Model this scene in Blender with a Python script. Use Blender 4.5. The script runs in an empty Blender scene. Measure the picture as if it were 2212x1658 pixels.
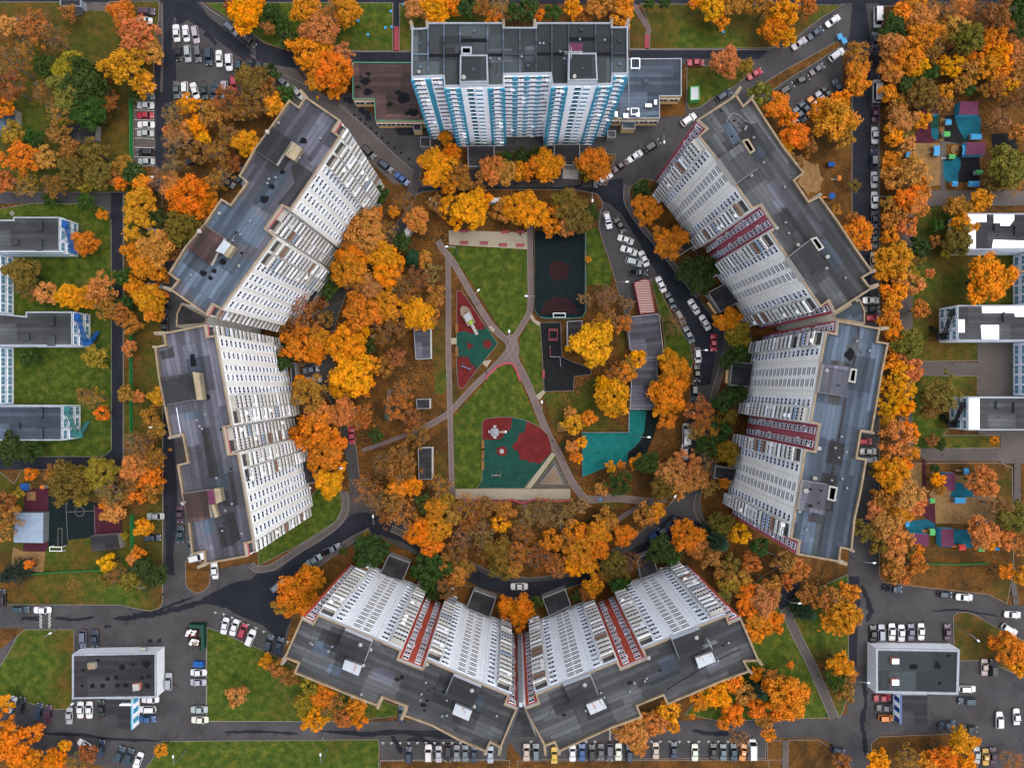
import bpy, bmesh, math, random
import numpy as np
from mathutils import Matrix, Vector
random.seed(7)
D=bpy.data; sc=bpy.context.scene; COL=sc.collection
# ---------------- camera, world, sun, exposure ----------------
H=215.0; S=0.125                      # camera height, metres per overview pixel at ground level
cam=D.cameras.new('camera'); cam.lens=28.0; cam.sensor_width=36.0; cam.clip_end=4000; cam.clip_start=1
co=D.objects.new('camera',cam); co.location=(0,0,H); co.rotation_euler=(0,0,0); COL.objects.link(co); sc.camera=co
w=D.worlds.new("World"); sc.world=w; w.use_nodes=True
wn=w.node_tree.nodes; wl=w.node_tree.links
sky=wn.new('ShaderNodeTexSky'); sky.sky_type='NISHITA'; sky.sun_disc=False
SUN_EL=math.radians(74); SUN_ROT=math.radians(82)
sky.sun_elevation=SUN_EL; sky.sun_rotation=SUN_ROT; sky.air_density=1.0; sky.dust_density=3.0
hs0=wn.new('ShaderNodeHueSaturation'); hs0.inputs['Saturation'].default_value=0.55; wl.new(sky.outputs[0],hs0.inputs['Color']); wl.new(hs0.outputs[0],wn['Background'].inputs[0]); wn['Background'].inputs[1].default_value=0.15
sl=D.lights.new('sun','SUN'); sl.energy=0.6; sl.angle=math.radians(50); sl.color=(1,0.93,0.84)
so=D.objects.new('sun',sl); COL.objects.link(so)
sd=Vector((math.cos(SUN_EL)*math.sin(SUN_ROT),math.cos(SUN_EL)*math.cos(SUN_ROT),math.sin(SUN_EL)))
so.rotation_euler=sd.to_track_quat('Z','Y').to_euler(); so.location=(0,0,100)
sc.view_settings.view_transform='Standard'; sc.view_settings.look='None'; sc.view_settings.exposure=1.5; sc.view_settings.gamma=1
sc.render.engine='CYCLES'

# ---------------- helpers ----------------
def P(x,y,z=0.0):                     # overview pixel of the survey -> place in the world at height z
    k=S*(H-z)/H
    return ((x-1106.0)*k,(829.0-y)*k)
def PP(pts,z=0.0): return [P(a,b,z) for a,b in pts]
def tag(o,label=None,cat=None,group=None,kind=None):
    if label: o['label']=label
    if cat: o['category']=cat
    if group: o['group']=group
    if kind: o['kind']=kind
    return o
def mk(name,me,parent=None,loc=None,rot=0,scale=None,color=None):
    o=D.objects.new(name,me); COL.objects.link(o)
    if loc: o.location=loc
    if rot: o.rotation_euler=(0,0,rot)
    if scale: o.scale=scale
    if color: o.color=(color[0],color[1],color[2],1)
    if parent:
        o.parent=parent
        if parent.get('_m') is not None: pass
        o.matrix_parent_inverse=PM[parent.name].inverted()
    return o
PM={}
def thing(name,label,cat,loc=(0,0,0),rot=0,group=None,kind=None):
    e=D.objects.new(name,None); COL.objects.link(e); e.location=loc; e.rotation_euler=(0,0,rot); e.empty_display_size=1
    PM[e.name]=Matrix.Translation(loc)@Matrix.Rotation(rot,4,'Z')
    tag(e,label,cat,group,kind); return e
class MB:
    def __init__(s): s.v=[];s.f=[];s.m=[];s.uv=[]
    def face(s,pts,m=0,uv=None):
        i=len(s.v); s.v+= [tuple(p) for p in pts]; s.f.append(tuple(range(i,i+len(pts)))); s.m.append(m); s.uv.append(uv)
    def box(s,x0,x1,y0,y1,z0,z1,m=0,M=None,mt=None):
        c=[(x0,y0,z0),(x1,y0,z0),(x1,y1,z0),(x0,y1,z0),(x0,y0,z1),(x1,y0,z1),(x1,y1,z1),(x0,y1,z1)]
        if M is not None: c=[tuple(M@Vector(p)) for p in c]
        for k,q in enumerate(((3,2,1,0),(4,5,6,7),(0,1,5,4),(1,2,6,5),(2,3,7,6),(3,0,4,7))):
            s.face([c[j] for j in q], mt if (k==1 and mt is not None) else m)
    def prism(s,pts,z0,z1,m=0,ms=None,bottom=False):
        if area(pts)<0: pts=pts[::-1]
        s.face([(x,y,z1) for x,y in pts],m)
        n=len(pts)
        for i in range(n):
            a=pts[i];b=pts[(i+1)%n]
            s.face([(a[0],a[1],z0),(b[0],b[1],z0),(b[0],b[1],z1),(a[0],a[1],z1)],m if ms is None else ms)
        if bottom: s.face([(x,y,z0) for x,y in pts[::-1]],m)
    def tube(s,a,b,r0,r1=None,n=6,m=0,cap=True):
        r1=r0 if r1 is None else r1
        a=Vector(a);b=Vector(b);d=(b-a).normalized()
        u=d.orthogonal().normalized();v=d.cross(u)
        A=[a+(u*math.cos(t)+v*math.sin(t))*r0 for t in [2*math.pi*i/n for i in range(n)]]
        B=[b+(u*math.cos(t)+v*math.sin(t))*r1 for t in [2*math.pi*i/n for i in range(n)]]
        for i in range(n): s.face([A[i],A[(i+1)%n],B[(i+1)%n],B[i]],m)
        if cap: s.face(B,m); s.face(A[::-1],m)
    def mesh(s,name,mats,smooth=False):
        me=D.meshes.new(name); me.from_pydata(s.v,[],s.f)
        for x in mats: me.materials.append(x)
        me.polygons.foreach_set('material_index',s.m)
        if smooth: me.polygons.foreach_set('use_smooth',[True]*len(s.f))
        if any(u is not None for u in s.uv):
            L=me.uv_layers.new(name='UVMap'); k=0; data=[]
            for f,u in zip(s.f,s.uv):
                for j in range(len(f)): data+= list(u[j]) if u is not None else [0,0]
            L.data.foreach_set('uv',data)
        me.update(); return me
    def obj(s,name,mats,parent=None,smooth=False,**k):
        return mk(name,s.mesh(name,mats,smooth),parent,**k)
def area(p): return sum(p[i][0]*p[(i+1)%len(p)][1]-p[(i+1)%len(p)][0]*p[i][1] for i in range(len(p)))/2
def smooth(pts,n=5,closed=False):
    if len(pts)<3: return pts
    out=[];N=len(pts); rng=range(N) if closed else range(N-1)
    for i in rng:
        g=(lambda j:pts[j%N]) if closed else (lambda j:pts[max(0,min(N-1,j))])
        p0,p1,p2,p3=g(i-1),g(i),g(i+1),g(i+2)
        for k in range(n):
            t=k/n
            out.append(tuple(0.5*((2*p1[a])+(-p0[a]+p2[a])*t+(2*p0[a]-5*p1[a]+4*p2[a]-p3[a])*t*t+(-p0[a]+3*p1[a]-3*p2[a]+p3[a])*t**3) for a in (0,1)))
    if not closed: out.append(pts[-1])
    return out
def rough(pts,amp,n=4,rng=random):
    out=[];N=len(pts)
    for i in range(N):
        a=pts[i];b=pts[(i+1)%N]
        for k in range(n):
            t=k/n; out.append((a[0]+(b[0]-a[0])*t+rng.uniform(-amp,amp),a[1]+(b[1]-a[1])*t+rng.uniform(-amp,amp)))
    return out
def offs(line,d,closed=False):
    n=len(line);out=[]
    for i in range(n):
        if closed: a=line[i-1];b=line[(i+1)%n]
        else: a=line[max(0,i-1)];b=line[min(n-1,i+1)]
        p=line[i]
        def nrm(u,v):
            dx,dy=v[0]-u[0],v[1]-u[1];l=math.hypot(dx,dy) or 1
            return (-dy/l,dx/l)
        n1=nrm(a,p) if a!=p else None; n2=nrm(p,b) if b!=p else None
        if n1 is None:n1=n2
        if n2 is None:n2=n1
        dt=max(0.35,1+n1[0]*n2[0]+n1[1]*n2[1])
        out.append((p[0]+(n1[0]+n2[0])/dt*d,p[1]+(n1[1]+n2[1])/dt*d))
    return out
def ribbon(mb,line,wd,z0,z1,m=0):
    """strip with real thickness along a line (world metres)"""
    L=offs(line,wd/2);R=offs(line,-wd/2)
    for i in range(len(line)-1):
        mb.face([(R[i][0],R[i][1],z1),(R[i+1][0],R[i+1][1],z1),(L[i+1][0],L[i+1][1],z1),(L[i][0],L[i][1],z1)],m)
        for Q,fl in ((R,0),(L,1)):
            q=[(Q[i][0],Q[i][1],z0),(Q[i+1][0],Q[i+1][1],z0),(Q[i+1][0],Q[i+1][1],z1),(Q[i][0],Q[i][1],z1)]
            mb.face(q[::-1] if fl else q,m)
    for i,fl in ((0,1),(len(line)-1,0)):
        q=[(R[i][0],R[i][1],z0),(L[i][0],L[i][1],z0),(L[i][0],L[i][1],z1),(R[i][0],R[i][1],z1)]
        mb.face(q[::-1] if fl else q,m)
# ---------------- materials ----------------
def lin(r,g,b): 
    f=lambda c:(c/255/12.92 if c/255<=0.04045 else ((c/255+0.055)/1.055)**2.4)
    return (f(r),f(g),f(b),1)
class N:
    def __init__(s,name,rough=0.85,spec=0.2):
        s.m=D.materials.new(name); s.m.use_nodes=True; s.t=s.m.node_tree; s.n=s.t.nodes; s.l=s.t.links
        s.b=s.n['Principled BSDF']; s.b.inputs['Roughness'].default_value=rough; s.b.inputs['Specular IOR Level'].default_value=spec
        s.tc=s.n.new('ShaderNodeTexCoord')
    def noise(s,scale,detail=4,rough=0.6,coord='Object',vec=None,dist=0):
        t=s.n.new('ShaderNodeTexNoise'); t.inputs['Scale'].default_value=scale; t.inputs['Detail'].default_value=detail
        t.inputs['Roughness'].default_value=rough; t.inputs['Distortion'].default_value=dist
        s.l.new(vec if vec is not None else s.tc.outputs[coord],t.inputs['Vector']); return t.outputs['Fac']
    def ramp(s,fac,stops):
        r=s.n.new('ShaderNodeValToRGB'); e=r.color_ramp.elements
        while len(e)<len(stops): e.new(0.5)
        for i,(p,c) in enumerate(stops): e[i].position=p; e[i].color=c if len(c)==4 else (*c,1)
        s.l.new(fac,r.inputs[0]); return r.outputs[0]
    def mix(s,fac,a,b,mode='MIX'):
        x=s.n.new('ShaderNodeMix'); x.data_type='RGBA'; x.blend_type=mode
        for v,i in ((fac,0),(a,6),(b,7)):
            if isinstance(v,(int,float)): x.inputs[i].default_value=v
            elif isinstance(v,tuple): x.inputs[i].default_value=v
            else: s.l.new(v,x.inputs[i])
        return x.outputs[2]
    def math(s,op,a,b=0.0,c=0.0,clamp=False):
        x=s.n.new('ShaderNodeMath'); x.operation=op; x.use_clamp=clamp
        for v,i in ((a,0),(b,1),(c,2)):
            if isinstance(v,(int,float)): x.inputs[i].default_value=v
            else: s.l.new(v,x.inputs[i])
        return x.outputs[0]
    def base(s,c,k=1.0):
        if k!=1.0: c=s.mix(1.0,c,(k,k,k,1),'MULTIPLY')
        if isinstance(c,tuple): s.b.inputs['Base Color'].default_value=c
        else: s.l.new(c,s.b.inputs['Base Color'])
        return s
    def bump(s,h,strength=0.4,dist=0.1):
        x=s.n.new('ShaderNodeBump'); x.inputs['Strength'].default_value=strength; x.inputs['Distance'].default_value=dist
        s.l.new(h,x.inputs['Height']); s.l.new(x.outputs[0],s.b.inputs['Normal']); return s
    def brick(s,vec,wd,ht,mortar,c1,c2,cm,offset=0.5):
        t=s.n.new('ShaderNodeTexBrick'); t.inputs['Scale'].default_value=1; t.inputs['Brick Width'].default_value=wd; t.inputs['Row Height'].default_value=ht
        t.inputs['Mortar Size'].default_value=mortar; t.inputs['Mortar Smooth'].default_value=0.1; t.offset=offset
        t.inputs['Color1'].default_value=c1; t.inputs['Color2'].default_value=c2; t.inputs['Mortar'].default_value=cm
        s.l.new(vec,t.inputs['Vector']); return t.outputs['Color']
KG=0.44
WALLS=('balcony_white','green_fence_paint','window_frame','grey_ledge','teal_blue_paint','brown_balcony_panel','blue_balcony_panel','green_balcony_panel','car_glass','window_glass','blue_window_glass','stair_window_glass')
def plain(name,c,rough=0.7,spec=0.2,var=0.12,scale=1.5,metal=0):
    if name not in WALLS: c=tuple(x*(KG+.03) for x in c[:3])+(1,)
    n=N(name,rough,spec); f=n.noise(scale,3)
    lo=tuple(x*(1-var) for x in c[:3])+(1,); hi=tuple(min(1,x*(1+var)) for x in c[:3])+(1,)
    n.base(n.ramp(f,[(0.3,lo),(0.7,hi)])); n.b.inputs['Metallic'].default_value=metal; return n.m
def ground_mat(name):
    """lawn under fallen leaves; the object's colour.r sets how many leaves lie on it"""
    n=N(name,0.95,0.05); oi=n.n.new('ShaderNodeObjectInfo'); sx=n.n.new('ShaderNodeSeparateColor'); n.l.new(oi.outputs['Color'],sx.inputs[0])
    big=n.noise(0.045,3,0.55); mid=n.noise(0.5,4,0.65); fine=n.noise(3.2,3,0.7); fleck=n.noise(5.5,2,0.6)
    green=n.ramp(mid,[(0.3,lin(56,76,28)),(0.5,lin(82,101,36)),(0.72,lin(128,130,52))])
    green=n.mix(n.math('MULTIPLY',fine,0.5),green,lin(50,68,24))
    lit=n.ramp(mid,[(0.25,lin(54,42,26)),(0.42,lin(84,60,32)),(0.58,lin(124,84,40)),(0.75,lin(74,55,32))])
    lit=n.mix(n.ramp(fine,[(0.35,(0,0,0)),(0.62,(1,1,1))]),lit,lin(140,96,48))
    lit=n.mix(n.ramp(fleck,[(0.5,(0,0,0)),(0.6,(0.8,0.8,0.8))]),lit,lin(78,48,26))
    dk_=n.noise(0.16,4,0.7,dist=0.5); lit=n.mix(n.ramp(dk_,[(0.42,(0,0,0)),(0.6,(.8,.8,.8))]),lit,lin(70,54,32))
    f=n.math('ADD',n.math('MULTIPLY',big,1.5),n.math('MULTIPLY',mid,0.6))
    f=n.math('ADD',f,n.math('MULTIPLY',fleck,0.5)); f=n.math('SUBTRACT',f,1.3)
    f=n.math('ADD',f,n.math('MULTIPLY_ADD',sx.outputs[0],2.2,-1.1)); f=n.math('MULTIPLY_ADD',f,2.2,0.5,clamp=True)
    c=n.mix(f,green,lit)
    wn_=n.noise(0.22,4,0.7,dist=0.8); c=n.mix(n.ramp(wn_,[(0.6,(0,0,0)),(0.72,(.55,.55,.55))]),c,lin(120,96,62))
    # stray single leaves
    v=n.n.new('ShaderNodeTexVoronoi'); v.inputs['Scale'].default_value=1.9; n.l.new(n.tc.outputs['Object'],v.inputs['Vector'])
    dn=n.math('MULTIPLY_ADD',n.noise(0.09,3,0.6),3.0,-1.15,clamp=True)
    lf=n.math('LESS_THAN',v.outputs['Distance'],n.math('MULTIPLY',dn,n.math('MULTIPLY_ADD',sx.outputs[0],0.30,0.16)))
    c=n.mix(n.math('MULTIPLY',lf,0.7),c,lin(196,132,66))
    n.base(c,KG); n.bump(fine,0.6,0.15); return n.m
def asphalt(name,c1,c2,c3,leaf=0.0,scale=0.12):
    n=N(name,0.9,0.15); a=n.noise(scale,5,0.65); f=n.noise(6,3,0.7); p=n.noise(0.6,4,0.6,dist=0.6)
    c=n.ramp(a,[(0.3,c1),(0.5,c2),(0.7,c3)])
    c=n.mix(n.math('MULTIPLY',f,0.5),c,tuple(x*0.55 for x in c2[:3])+(1,))
    pt=n.ramp(p,[(0.63,(0,0,0)),(0.66,(0.55,0.55,0.55))]); c=n.mix(pt,c,tuple(x*0.45 for x in c1[:3])+(1,))
    if leaf:
        v=n.n.new('ShaderNodeTexVoronoi'); v.inputs['Scale'].default_value=0.9; n.l.new(n.tc.outputs['Object'],v.inputs['Vector'])
        g=n.noise(0.07,3,0.6); gg=n.math('MULTIPLY_ADD',g,2.5,-1.2,clamp=True)
        lf=n.math('LESS_THAN',v.outputs['Distance'],n.math('MULTIPLY',gg,leaf)); c=n.mix(n.math('MULTIPLY',lf,0.8),c,lin(176,104,48))
    n.base(c,KG); n.bump(f,0.3,0.03); return n.m
def slabs(name,c1,c2,cm,wd,ht,mo,leafy=0):
    n=N(name,0.85,0.2); c=n.brick(n.tc.outputs['Object'],wd,ht,mo,c1,c2,cm); f=n.noise(0.4,4,0.6); c=n.mix(n.math('MULTIPLY',f,0.45),c,tuple(x*0.6 for x in c1[:3])+(1,)); n.base(c,KG); return n.m
def rubber(name,c):
    n=N(name,0.9,0.1); f=n.noise(0.5,5,0.65); g=n.noise(8,2,0.7)
    col=n.ramp(f,[(0.3,tuple(x*0.7 for x in c[:3])+(1,)),(0.7,tuple(x*1.2 for x in c[:3])+(1,))]); col=n.mix(n.math('MULTIPLY',g,0.35),col,tuple(x*0.5 for x in c[:3])+(1,))
    v=n.n.new('ShaderNodeTexVoronoi'); v.inputs['Scale'].default_value=0.8; n.l.new(n.tc.outputs['Object'],v.inputs['Vector'])
    n.base(n.mix(n.math('MULTIPLY',n.math('LESS_THAN',v.outputs['Distance'],0.07),0.7),col,lin(170,100,50)),KG); return n.m
def roofmat(name,c1,c2,c3,seam,wd=14,ht=1.0):
    """bitumen felt laid in rolls, patched with newer and older sheets"""
    n=N(name,0.8,0.25); o=n.tc.outputs['Object']
    mp=n.n.new('ShaderNodeVectorMath'); mp.operation='ADD'; n.l.new(o,mp.inputs[0])
    wob=n.n.new('ShaderNodeTexNoise'); wob.inputs['Scale'].default_value=0.25; n.l.new(o,wob.inputs['Vector'])
    sc_=n.n.new('ShaderNodeVectorMath'); sc_.operation='SCALE'; sc_.inputs['Scale'].default_value=0.5; n.l.new(wob.outputs['Color'],sc_.inputs[0]); n.l.new(sc_.outputs[0],mp.inputs[1])
    b=n.brick(mp.outputs[0],wd,ht,0.045,(0.0,0,0,1),(1,1,1,1),(0.5,0.5,0.5,1)); 
    b2=n.brick(o,7.3,5.1,0.0,(0,0,0,1),(1,1,1,1),(0.5,0.5,0.5,1))
    a=n.noise(0.16,5,0.65); f=n.noise(2.5,4,0.7)
    c=n.ramp(a,[(0.3,c1),(0.5,c2),(0.7,c3)])
    c=n.mix(0.5,c,b,'OVERLAY'); c=n.mix(0.5,c,b2,'OVERLAY')
    sm=n.n.new('ShaderNodeTexBrick'); sm.inputs['Scale'].default_value=1; sm.inputs['Brick Width'].default_value=wd; sm.inputs['Row Height'].default_value=ht; sm.inputs['Mortar Size'].default_value=0.05
    n.l.new(mp.outputs[0],sm.inputs['Vector']); c=n.mix(n.math('MULTIPLY',sm.outputs['Fac'],0.75),c,seam)
    c=n.mix(n.math('MULTIPLY',f,0.4),c,tuple(x*0.5 for x in c2[:3])+(1,))
    st=n.noise(0.35,5,0.7,dist=1.0); c=n.mix(n.ramp(st,[(0.62,(0,0,0)),(0.67,(0.7,0.7,0.7))]),c,tuple(x*0.3 for x in c1[:3])+(1,))
    n.base(c,KG); n.bump(f,0.3,0.03); return n.m
def wallmat(name,c1,c2,seam,pw,ph,stain=0.5,mo=0.05):
    n=N(name,0.85,0.15); uv=n.tc.outputs['UV']
    b=n.brick(uv,pw,ph,mo,c1,c2,seam,0.0)
    a=n.noise(0.5,5,0.7,'UV'); 
    mp=n.n.new('ShaderNodeMapping'); mp.inputs['Scale'].default_value=(1.6,0.12,1); n.l.new(uv,mp.inputs[0]); st=n.noise(1.0,4,0.7,vec=mp.outputs[0])
    c=n.mix(n.ramp(a,[(0.45,(0,0,0)),(0.7,(stain,stain,stain))]),b,tuple(x*0.72 for x in c2[:3])+(1,))
    c=n.mix(n.ramp(st,[(0.5,(0,0,0)),(0.72,(stain,stain,stain))]),c,tuple(x*0.7 for x in c2[:3])+(1,))
    n.base(c); return n.m
def objcol(name,rough=0.35,spec=0.5,coat=0.0,metal=0):
    n=N(name,rough,spec); oi=n.n.new('ShaderNodeObjectInfo'); f=n.noise(2.0,3)
    n.base(n.mix(n.math('MULTIPLY',f,0.25),oi.outputs['Color'],(0.12,0.11,0.10,1)),KG); n.b.inputs['Coat Weight'].default_value=coat; n.b.inputs['Coat Roughness'].default_value=0.1; n.b.inputs['Metallic'].default_value=metal; return n.m
def leafmat(name,attr=False):
    n=N(name,0.8,0.1); oi=n.n.new('ShaderNodeObjectInfo')
    vec=n.n.new('ShaderNodeVectorMath'); vec.operation='ADD'; n.l.new(n.tc.outputs['Object'],vec.inputs[0])
    sc_=n.n.new('ShaderNodeVectorMath'); sc_.operation='SCALE'; n.l.new(oi.outputs['Random'],sc_.inputs['Scale']); sc_.inputs[0].default_value=(37,11,5); n.l.new(sc_.outputs[0],vec.inputs[1])
    f=n.noise(0.5 if attr else 2.2,3,0.6,vec=vec.outputs[0]); g=n.noise(4.5 if attr else 20,2,0.6,vec=vec.outputs[0])
    if attr: at=n.n.new('ShaderNodeAttribute'); at.attribute_name='tint'; col=at.outputs['Color']
    else: col=oi.outputs['Color']
    hs=n.n.new('ShaderNodeHueSaturation'); n.l.new(col,hs.inputs['Color']); n.l.new(n.math('MULTIPLY_ADD',f,-0.05,0.527),hs.inputs['Hue'])
    n.l.new(n.math('MULTIPLY_ADD',n.math('ADD',f,n.math('MULTIPLY',g,1.1)),2.1*.50,-1.02*.50),hs.inputs['Value']); hs.inputs['Saturation'].default_value=1.03  # noise varies leaf tone; its contrast also paints crown highlights and dark gaps
    n.base(hs.outputs[0])
    tr=n.n.new('ShaderNodeBsdfTranslucent'); n.l.new(hs.outputs[0],tr.inputs[0]); mx=n.n.new('ShaderNodeMixShader'); mx.inputs[0].default_value=0.25
    out=n.n['Material Output']; n.l.new(n.b.outputs[0],mx.inputs[1]); n.l.new(tr.outputs[0],mx.inputs[2]); n.l.new(mx.outputs[0],out.inputs[0]); return n.m
G=lambda v,b=0:lin(v,v,v+b)
M=dict(
 ground=ground_mat('lawn_and_leaves'),
 asph=asphalt('asphalt',lin(66,64,65),lin(84,82,83),lin(100,97,97),0.2),
 asphd=asphalt('dark_asphalt',lin(32,35,44),lin(44,47,58),lin(58,60,70),0.22),
 wet=asphalt('wet_asphalt',lin(30,32,40),lin(38,41,50),lin(48,50,60),0.12),
 path=asphalt('path_asphalt',lin(118,102,98),lin(134,116,112),lin(148,130,124),0.1),
 pave=asphalt('pavement_asphalt',lin(96,88,84),lin(108,100,96),lin(120,112,108),0.16),
 tile=slabs('paving_slabs',lin(196,184,160),lin(184,170,146),lin(140,130,112),0.5,0.5,0.03),
 sand=plain('sand',lin(146,114,76),0.95,0.05,0.25,1.2),
 kerb=plain('kerb_concrete',lin(140,134,128),0.85,0.1,0.15,3),
 red=rubber('red_rubber',lin(122,42,42)), teal=rubber('green_rubber',lin(34,84,72)), dk=rubber('black_rubber',lin(38,40,42)),
 navy=rubber('dark_court',lin(26,40,42)), maroon=rubber('maroon_court',lin(56,34,37)), turq=rubber('turquoise_coating',lin(30,128,124)),
 blueg=rubber('blue_rubber',lin(30,110,130)), purg=rubber('maroon_rubber',lin(88,40,56)),
 roofg=roofmat('grey_felt_roof',lin(66,68,72),lin(80,82,84),lin(94,95,96),lin(44,46,50,)),
 roofb=roofmat('blue_grey_felt_roof',lin(72,86,102),lin(84,98,114),lin(94,106,120),lin(58,64,76)),
 roofp=roofmat('lilac_grey_felt_roof',lin(84,84,94),lin(98,98,110),lin(112,112,124),lin(56,56,64)),
 roofd=roofmat('dark_felt_roof',lin(48,46,50),lin(58,56,60),lin(70,68,72),lin(34,34,38)),
 roofbr=roofmat('brown_felt_roof',lin(70,50,48),lin(86,62,58),lin(104,78,70),lin(44,34,34),9,1.2),
 roofn=roofmat('green_grey_felt_roof',lin(58,66,70),lin(66,74,78),lin(76,84,86),lin(46,52,56),9,9),
 tar=plain('tar_patch',lin(24,25,30),0.8,0.08,0.3),
 cope=plain('tan_coping',lin(160,140,114),0.9,0.1,0.25,0.6), copew=plain('grey_coping',lin(170,176,184),0.8,0.1,0.15,0.6),
 white=wallmat('cream_panel_wall',lin(224,221,212),lin(215,212,204),lin(170,162,150),6.0,2.8,0.35),
 whitec=wallmat('white_panel_wall',lin(226,227,228),lin(218,220,224),lin(170,174,180),3.0,2.8,0.25),
 brick=wallmat('rust_red_wall',lin(176,74,54),lin(168,68,50),lin(176,104,88),2.8,2.8,0.2,0.03),
 brickm=wallmat('maroon_wall',lin(150,70,82),lin(142,64,76),lin(186,130,130),2.8,2.8,0.2,0.03),
 pinkb=wallmat('pale_red_wall',lin(188,96,88),lin(178,90,84),lin(200,140,130),2.8,2.8,0.4,0.03),
 nwall=wallmat('white_tower_wall',lin(242,243,244),lin(236,238,240),lin(184,188,194),3.2,2.65,0.15),
 ochre=wallmat('ochre_wall',lin(204,172,126),lin(196,164,118),lin(160,130,92),3.0,2.8,0.3),
 swall=wallmat('school_wall',lin(226,230,236),lin(218,224,232),lin(110,150,172),3.2,3.0,0.2,0.09),
 tblue=plain('teal_blue_paint',lin(58,138,164),0.7,0.2), frame=plain('window_frame',lin(228,230,232),0.6,0.3,0.06), ledge=plain('grey_ledge',lin(176,184,196),0.7),
 glass=plain('window_glass',lin(40,44,52),0.2,0.5,0.4,0.4), glassb=plain('blue_window_glass',lin(96,136,158),0.25,0.5,0.3,0.4), glassg=plain('stair_window_glass',lin(126,126,124),0.5,0.3,0.35,0.5),
 bwhite=plain('balcony_white',lin(192,190,184),0.8,0.1,0.25), concrete=plain('concrete',lin(186,182,174),0.85,0.1,0.15), bbrown=plain('brown_balcony_panel',lin(120,84,66),0.8), bblue=plain('blue_balcony_panel',lin(110,140,170),0.8), bgreen=plain('green_balcony_panel',lin(60,110,90),0.8),
 beige=plain('beige_render',lin(174,158,130),0.9,0.1,0.2,0.5), metalb=plain('pale_blue_sheet_metal',lin(150,170,190),0.5,0.4,0.12,0.8), metal=plain('pale_sheet_metal',lin(186,192,198),0.5,0.5,0.12,0.8), rust=None,
 purple=plain('purple_roof',lin(108,56,82),0.8,0.1,0.2), 
 bluest=plain('bright_blue_steel',lin(20,90,168),0.6),
 mark=plain('white_marking',lin(214,214,208),0.8,0.1,0.1), mesh=plain('green_fence_paint',lin(34,120,62),0.7), meshd=plain('teal_fence_paint',lin(60,130,128),0.7),
 steel=plain('galvanised_steel',lin(150,154,160),0.4,0.5), lamp=plain('lamp_glass',lin(236,240,244),0.3,0.5,0.03), wood=plain('wood',lin(160,110,60),0.8), wdark=plain('dark_wood',lin(84,62,48),0.8),
 redp=plain('pink_red_paint',lin(176,76,88),0.7,0.2), bark=plain('bark',lin(96,84,74),0.95,0.05,0.3,2), barkp=plain('pale_bark',lin(150,132,116),0.95,0.05,0.3,2),
 rubberb=plain('tyre_rubber',lin(22,22,24),0.9), 
 paint=objcol('painted_surface',0.35,0.3,0.12), matt=objcol('matt_surface',0.8,0.2), cglass=plain('car_glass',lin(16,20,27),0.15,0.3,0.2), leaf=leafmat('leaves'), leafs=leafmat('leaves_mixed',True), clight=plain('car_lamp',lin(220,222,226),0.2,0.5), ctail=plain('car_tail_lamp',lin(150,20,20),0.3,0.4),
 skin=plain('skin',lin(200,150,125),0.7), 
)
def rustmat():
    n=N('rusty_sheet_metal',0.5,0.5); mp=n.n.new('ShaderNodeMapping'); mp.inputs['Scale'].default_value=(1.8,0.35,1); n.l.new(n.tc.outputs['Object'],mp.inputs[0])
    a=n.noise(1,4,0.7,vec=mp.outputs[0]); b=n.n.new('ShaderNodeTexWave'); b.inputs['Scale'].default_value=1.2; n.l.new(n.tc.outputs['Object'],b.inputs['Vector'])
    c=n.ramp(a,[(0.56,lin(186,194,202)),(0.62,lin(166,110,84)),(0.75,lin(150,80,56))]); c=n.mix(0.15,c,b.outputs[0],'MULTIPLY'); n.base(c,.5); return n.m
M['rust']=rustmat()
def stripes():
    n=N('red_and_cream_striped_roof',0.7,0.3); mp=n.n.new('ShaderNodeMapping'); mp.inputs['Rotation'].default_value=(0,0,math.radians(22)); n.l.new(n.tc.outputs['Object'],mp.inputs[0])
    w_=n.n.new('ShaderNodeTexWave'); w_.bands_direction='Y'; w_.inputs['Scale'].default_value=0.5; n.l.new(mp.outputs[0],w_.inputs[0])
    n.base(n.ramp(w_.outputs['Fac'],[(0.45,lin(132,56,60)),(0.55,lin(206,182,170))]),.5); return n.m
M['stripe']=stripes()
# ---------------- setting: ground, roads, lawns, paths ----------------
SEQ=0
def sheet(name,pts,z0,z1,mat,leaf=None,kerb=None,label=None,kind='structure'):
    global SEQ
    SEQ+=1; z1+=0.0007*SEQ
    w_=PP(pts); mb=MB(); mb.prism(w_,z0,z1)
    o=mb.obj(name,[M[mat]]); tag(o,kind=kind)
    if leaf is not None: o.color=(leaf,0,0,1)
    if kerb:
        k=MB(); q=w_ if area(w_)>0 else w_[::-1]; L=offs(q,-kerb,True); z=z1+0.03; n=len(q)
        for i in range(n):
            j=(i+1)%n; a,b,c,d=q[i],q[j],L[j],L[i]
            k.face([(a[0],a[1],z),(d[0],d[1],z),(c[0],c[1],z),(b[0],b[1],z)])
            k.face([(d[0],d[1],0),(c[0],c[1],0),(c[0],c[1],z),(d[0],d[1],z)]); k.face([(a[0],a[1],z),(b[0],b[1],z),(b[0],b[1],z1-0.05),(a[0],a[1],z1-0.05)])
        tag(k.obj('kerb',[M['kerb']]),kind='structure')
    return o
g=MB(); g.face([(-700,-700,0),(700,-700,0),(700,700,0),(-700,700,0)]); o=g.obj('ground',[M['ground']]); tag(o,kind='structure'); o.color=(0.80,0,0,1)
A=lambda pts,mat='asph',name='road',z=0.03: sheet(name,pts,-0.2,z,mat)
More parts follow.
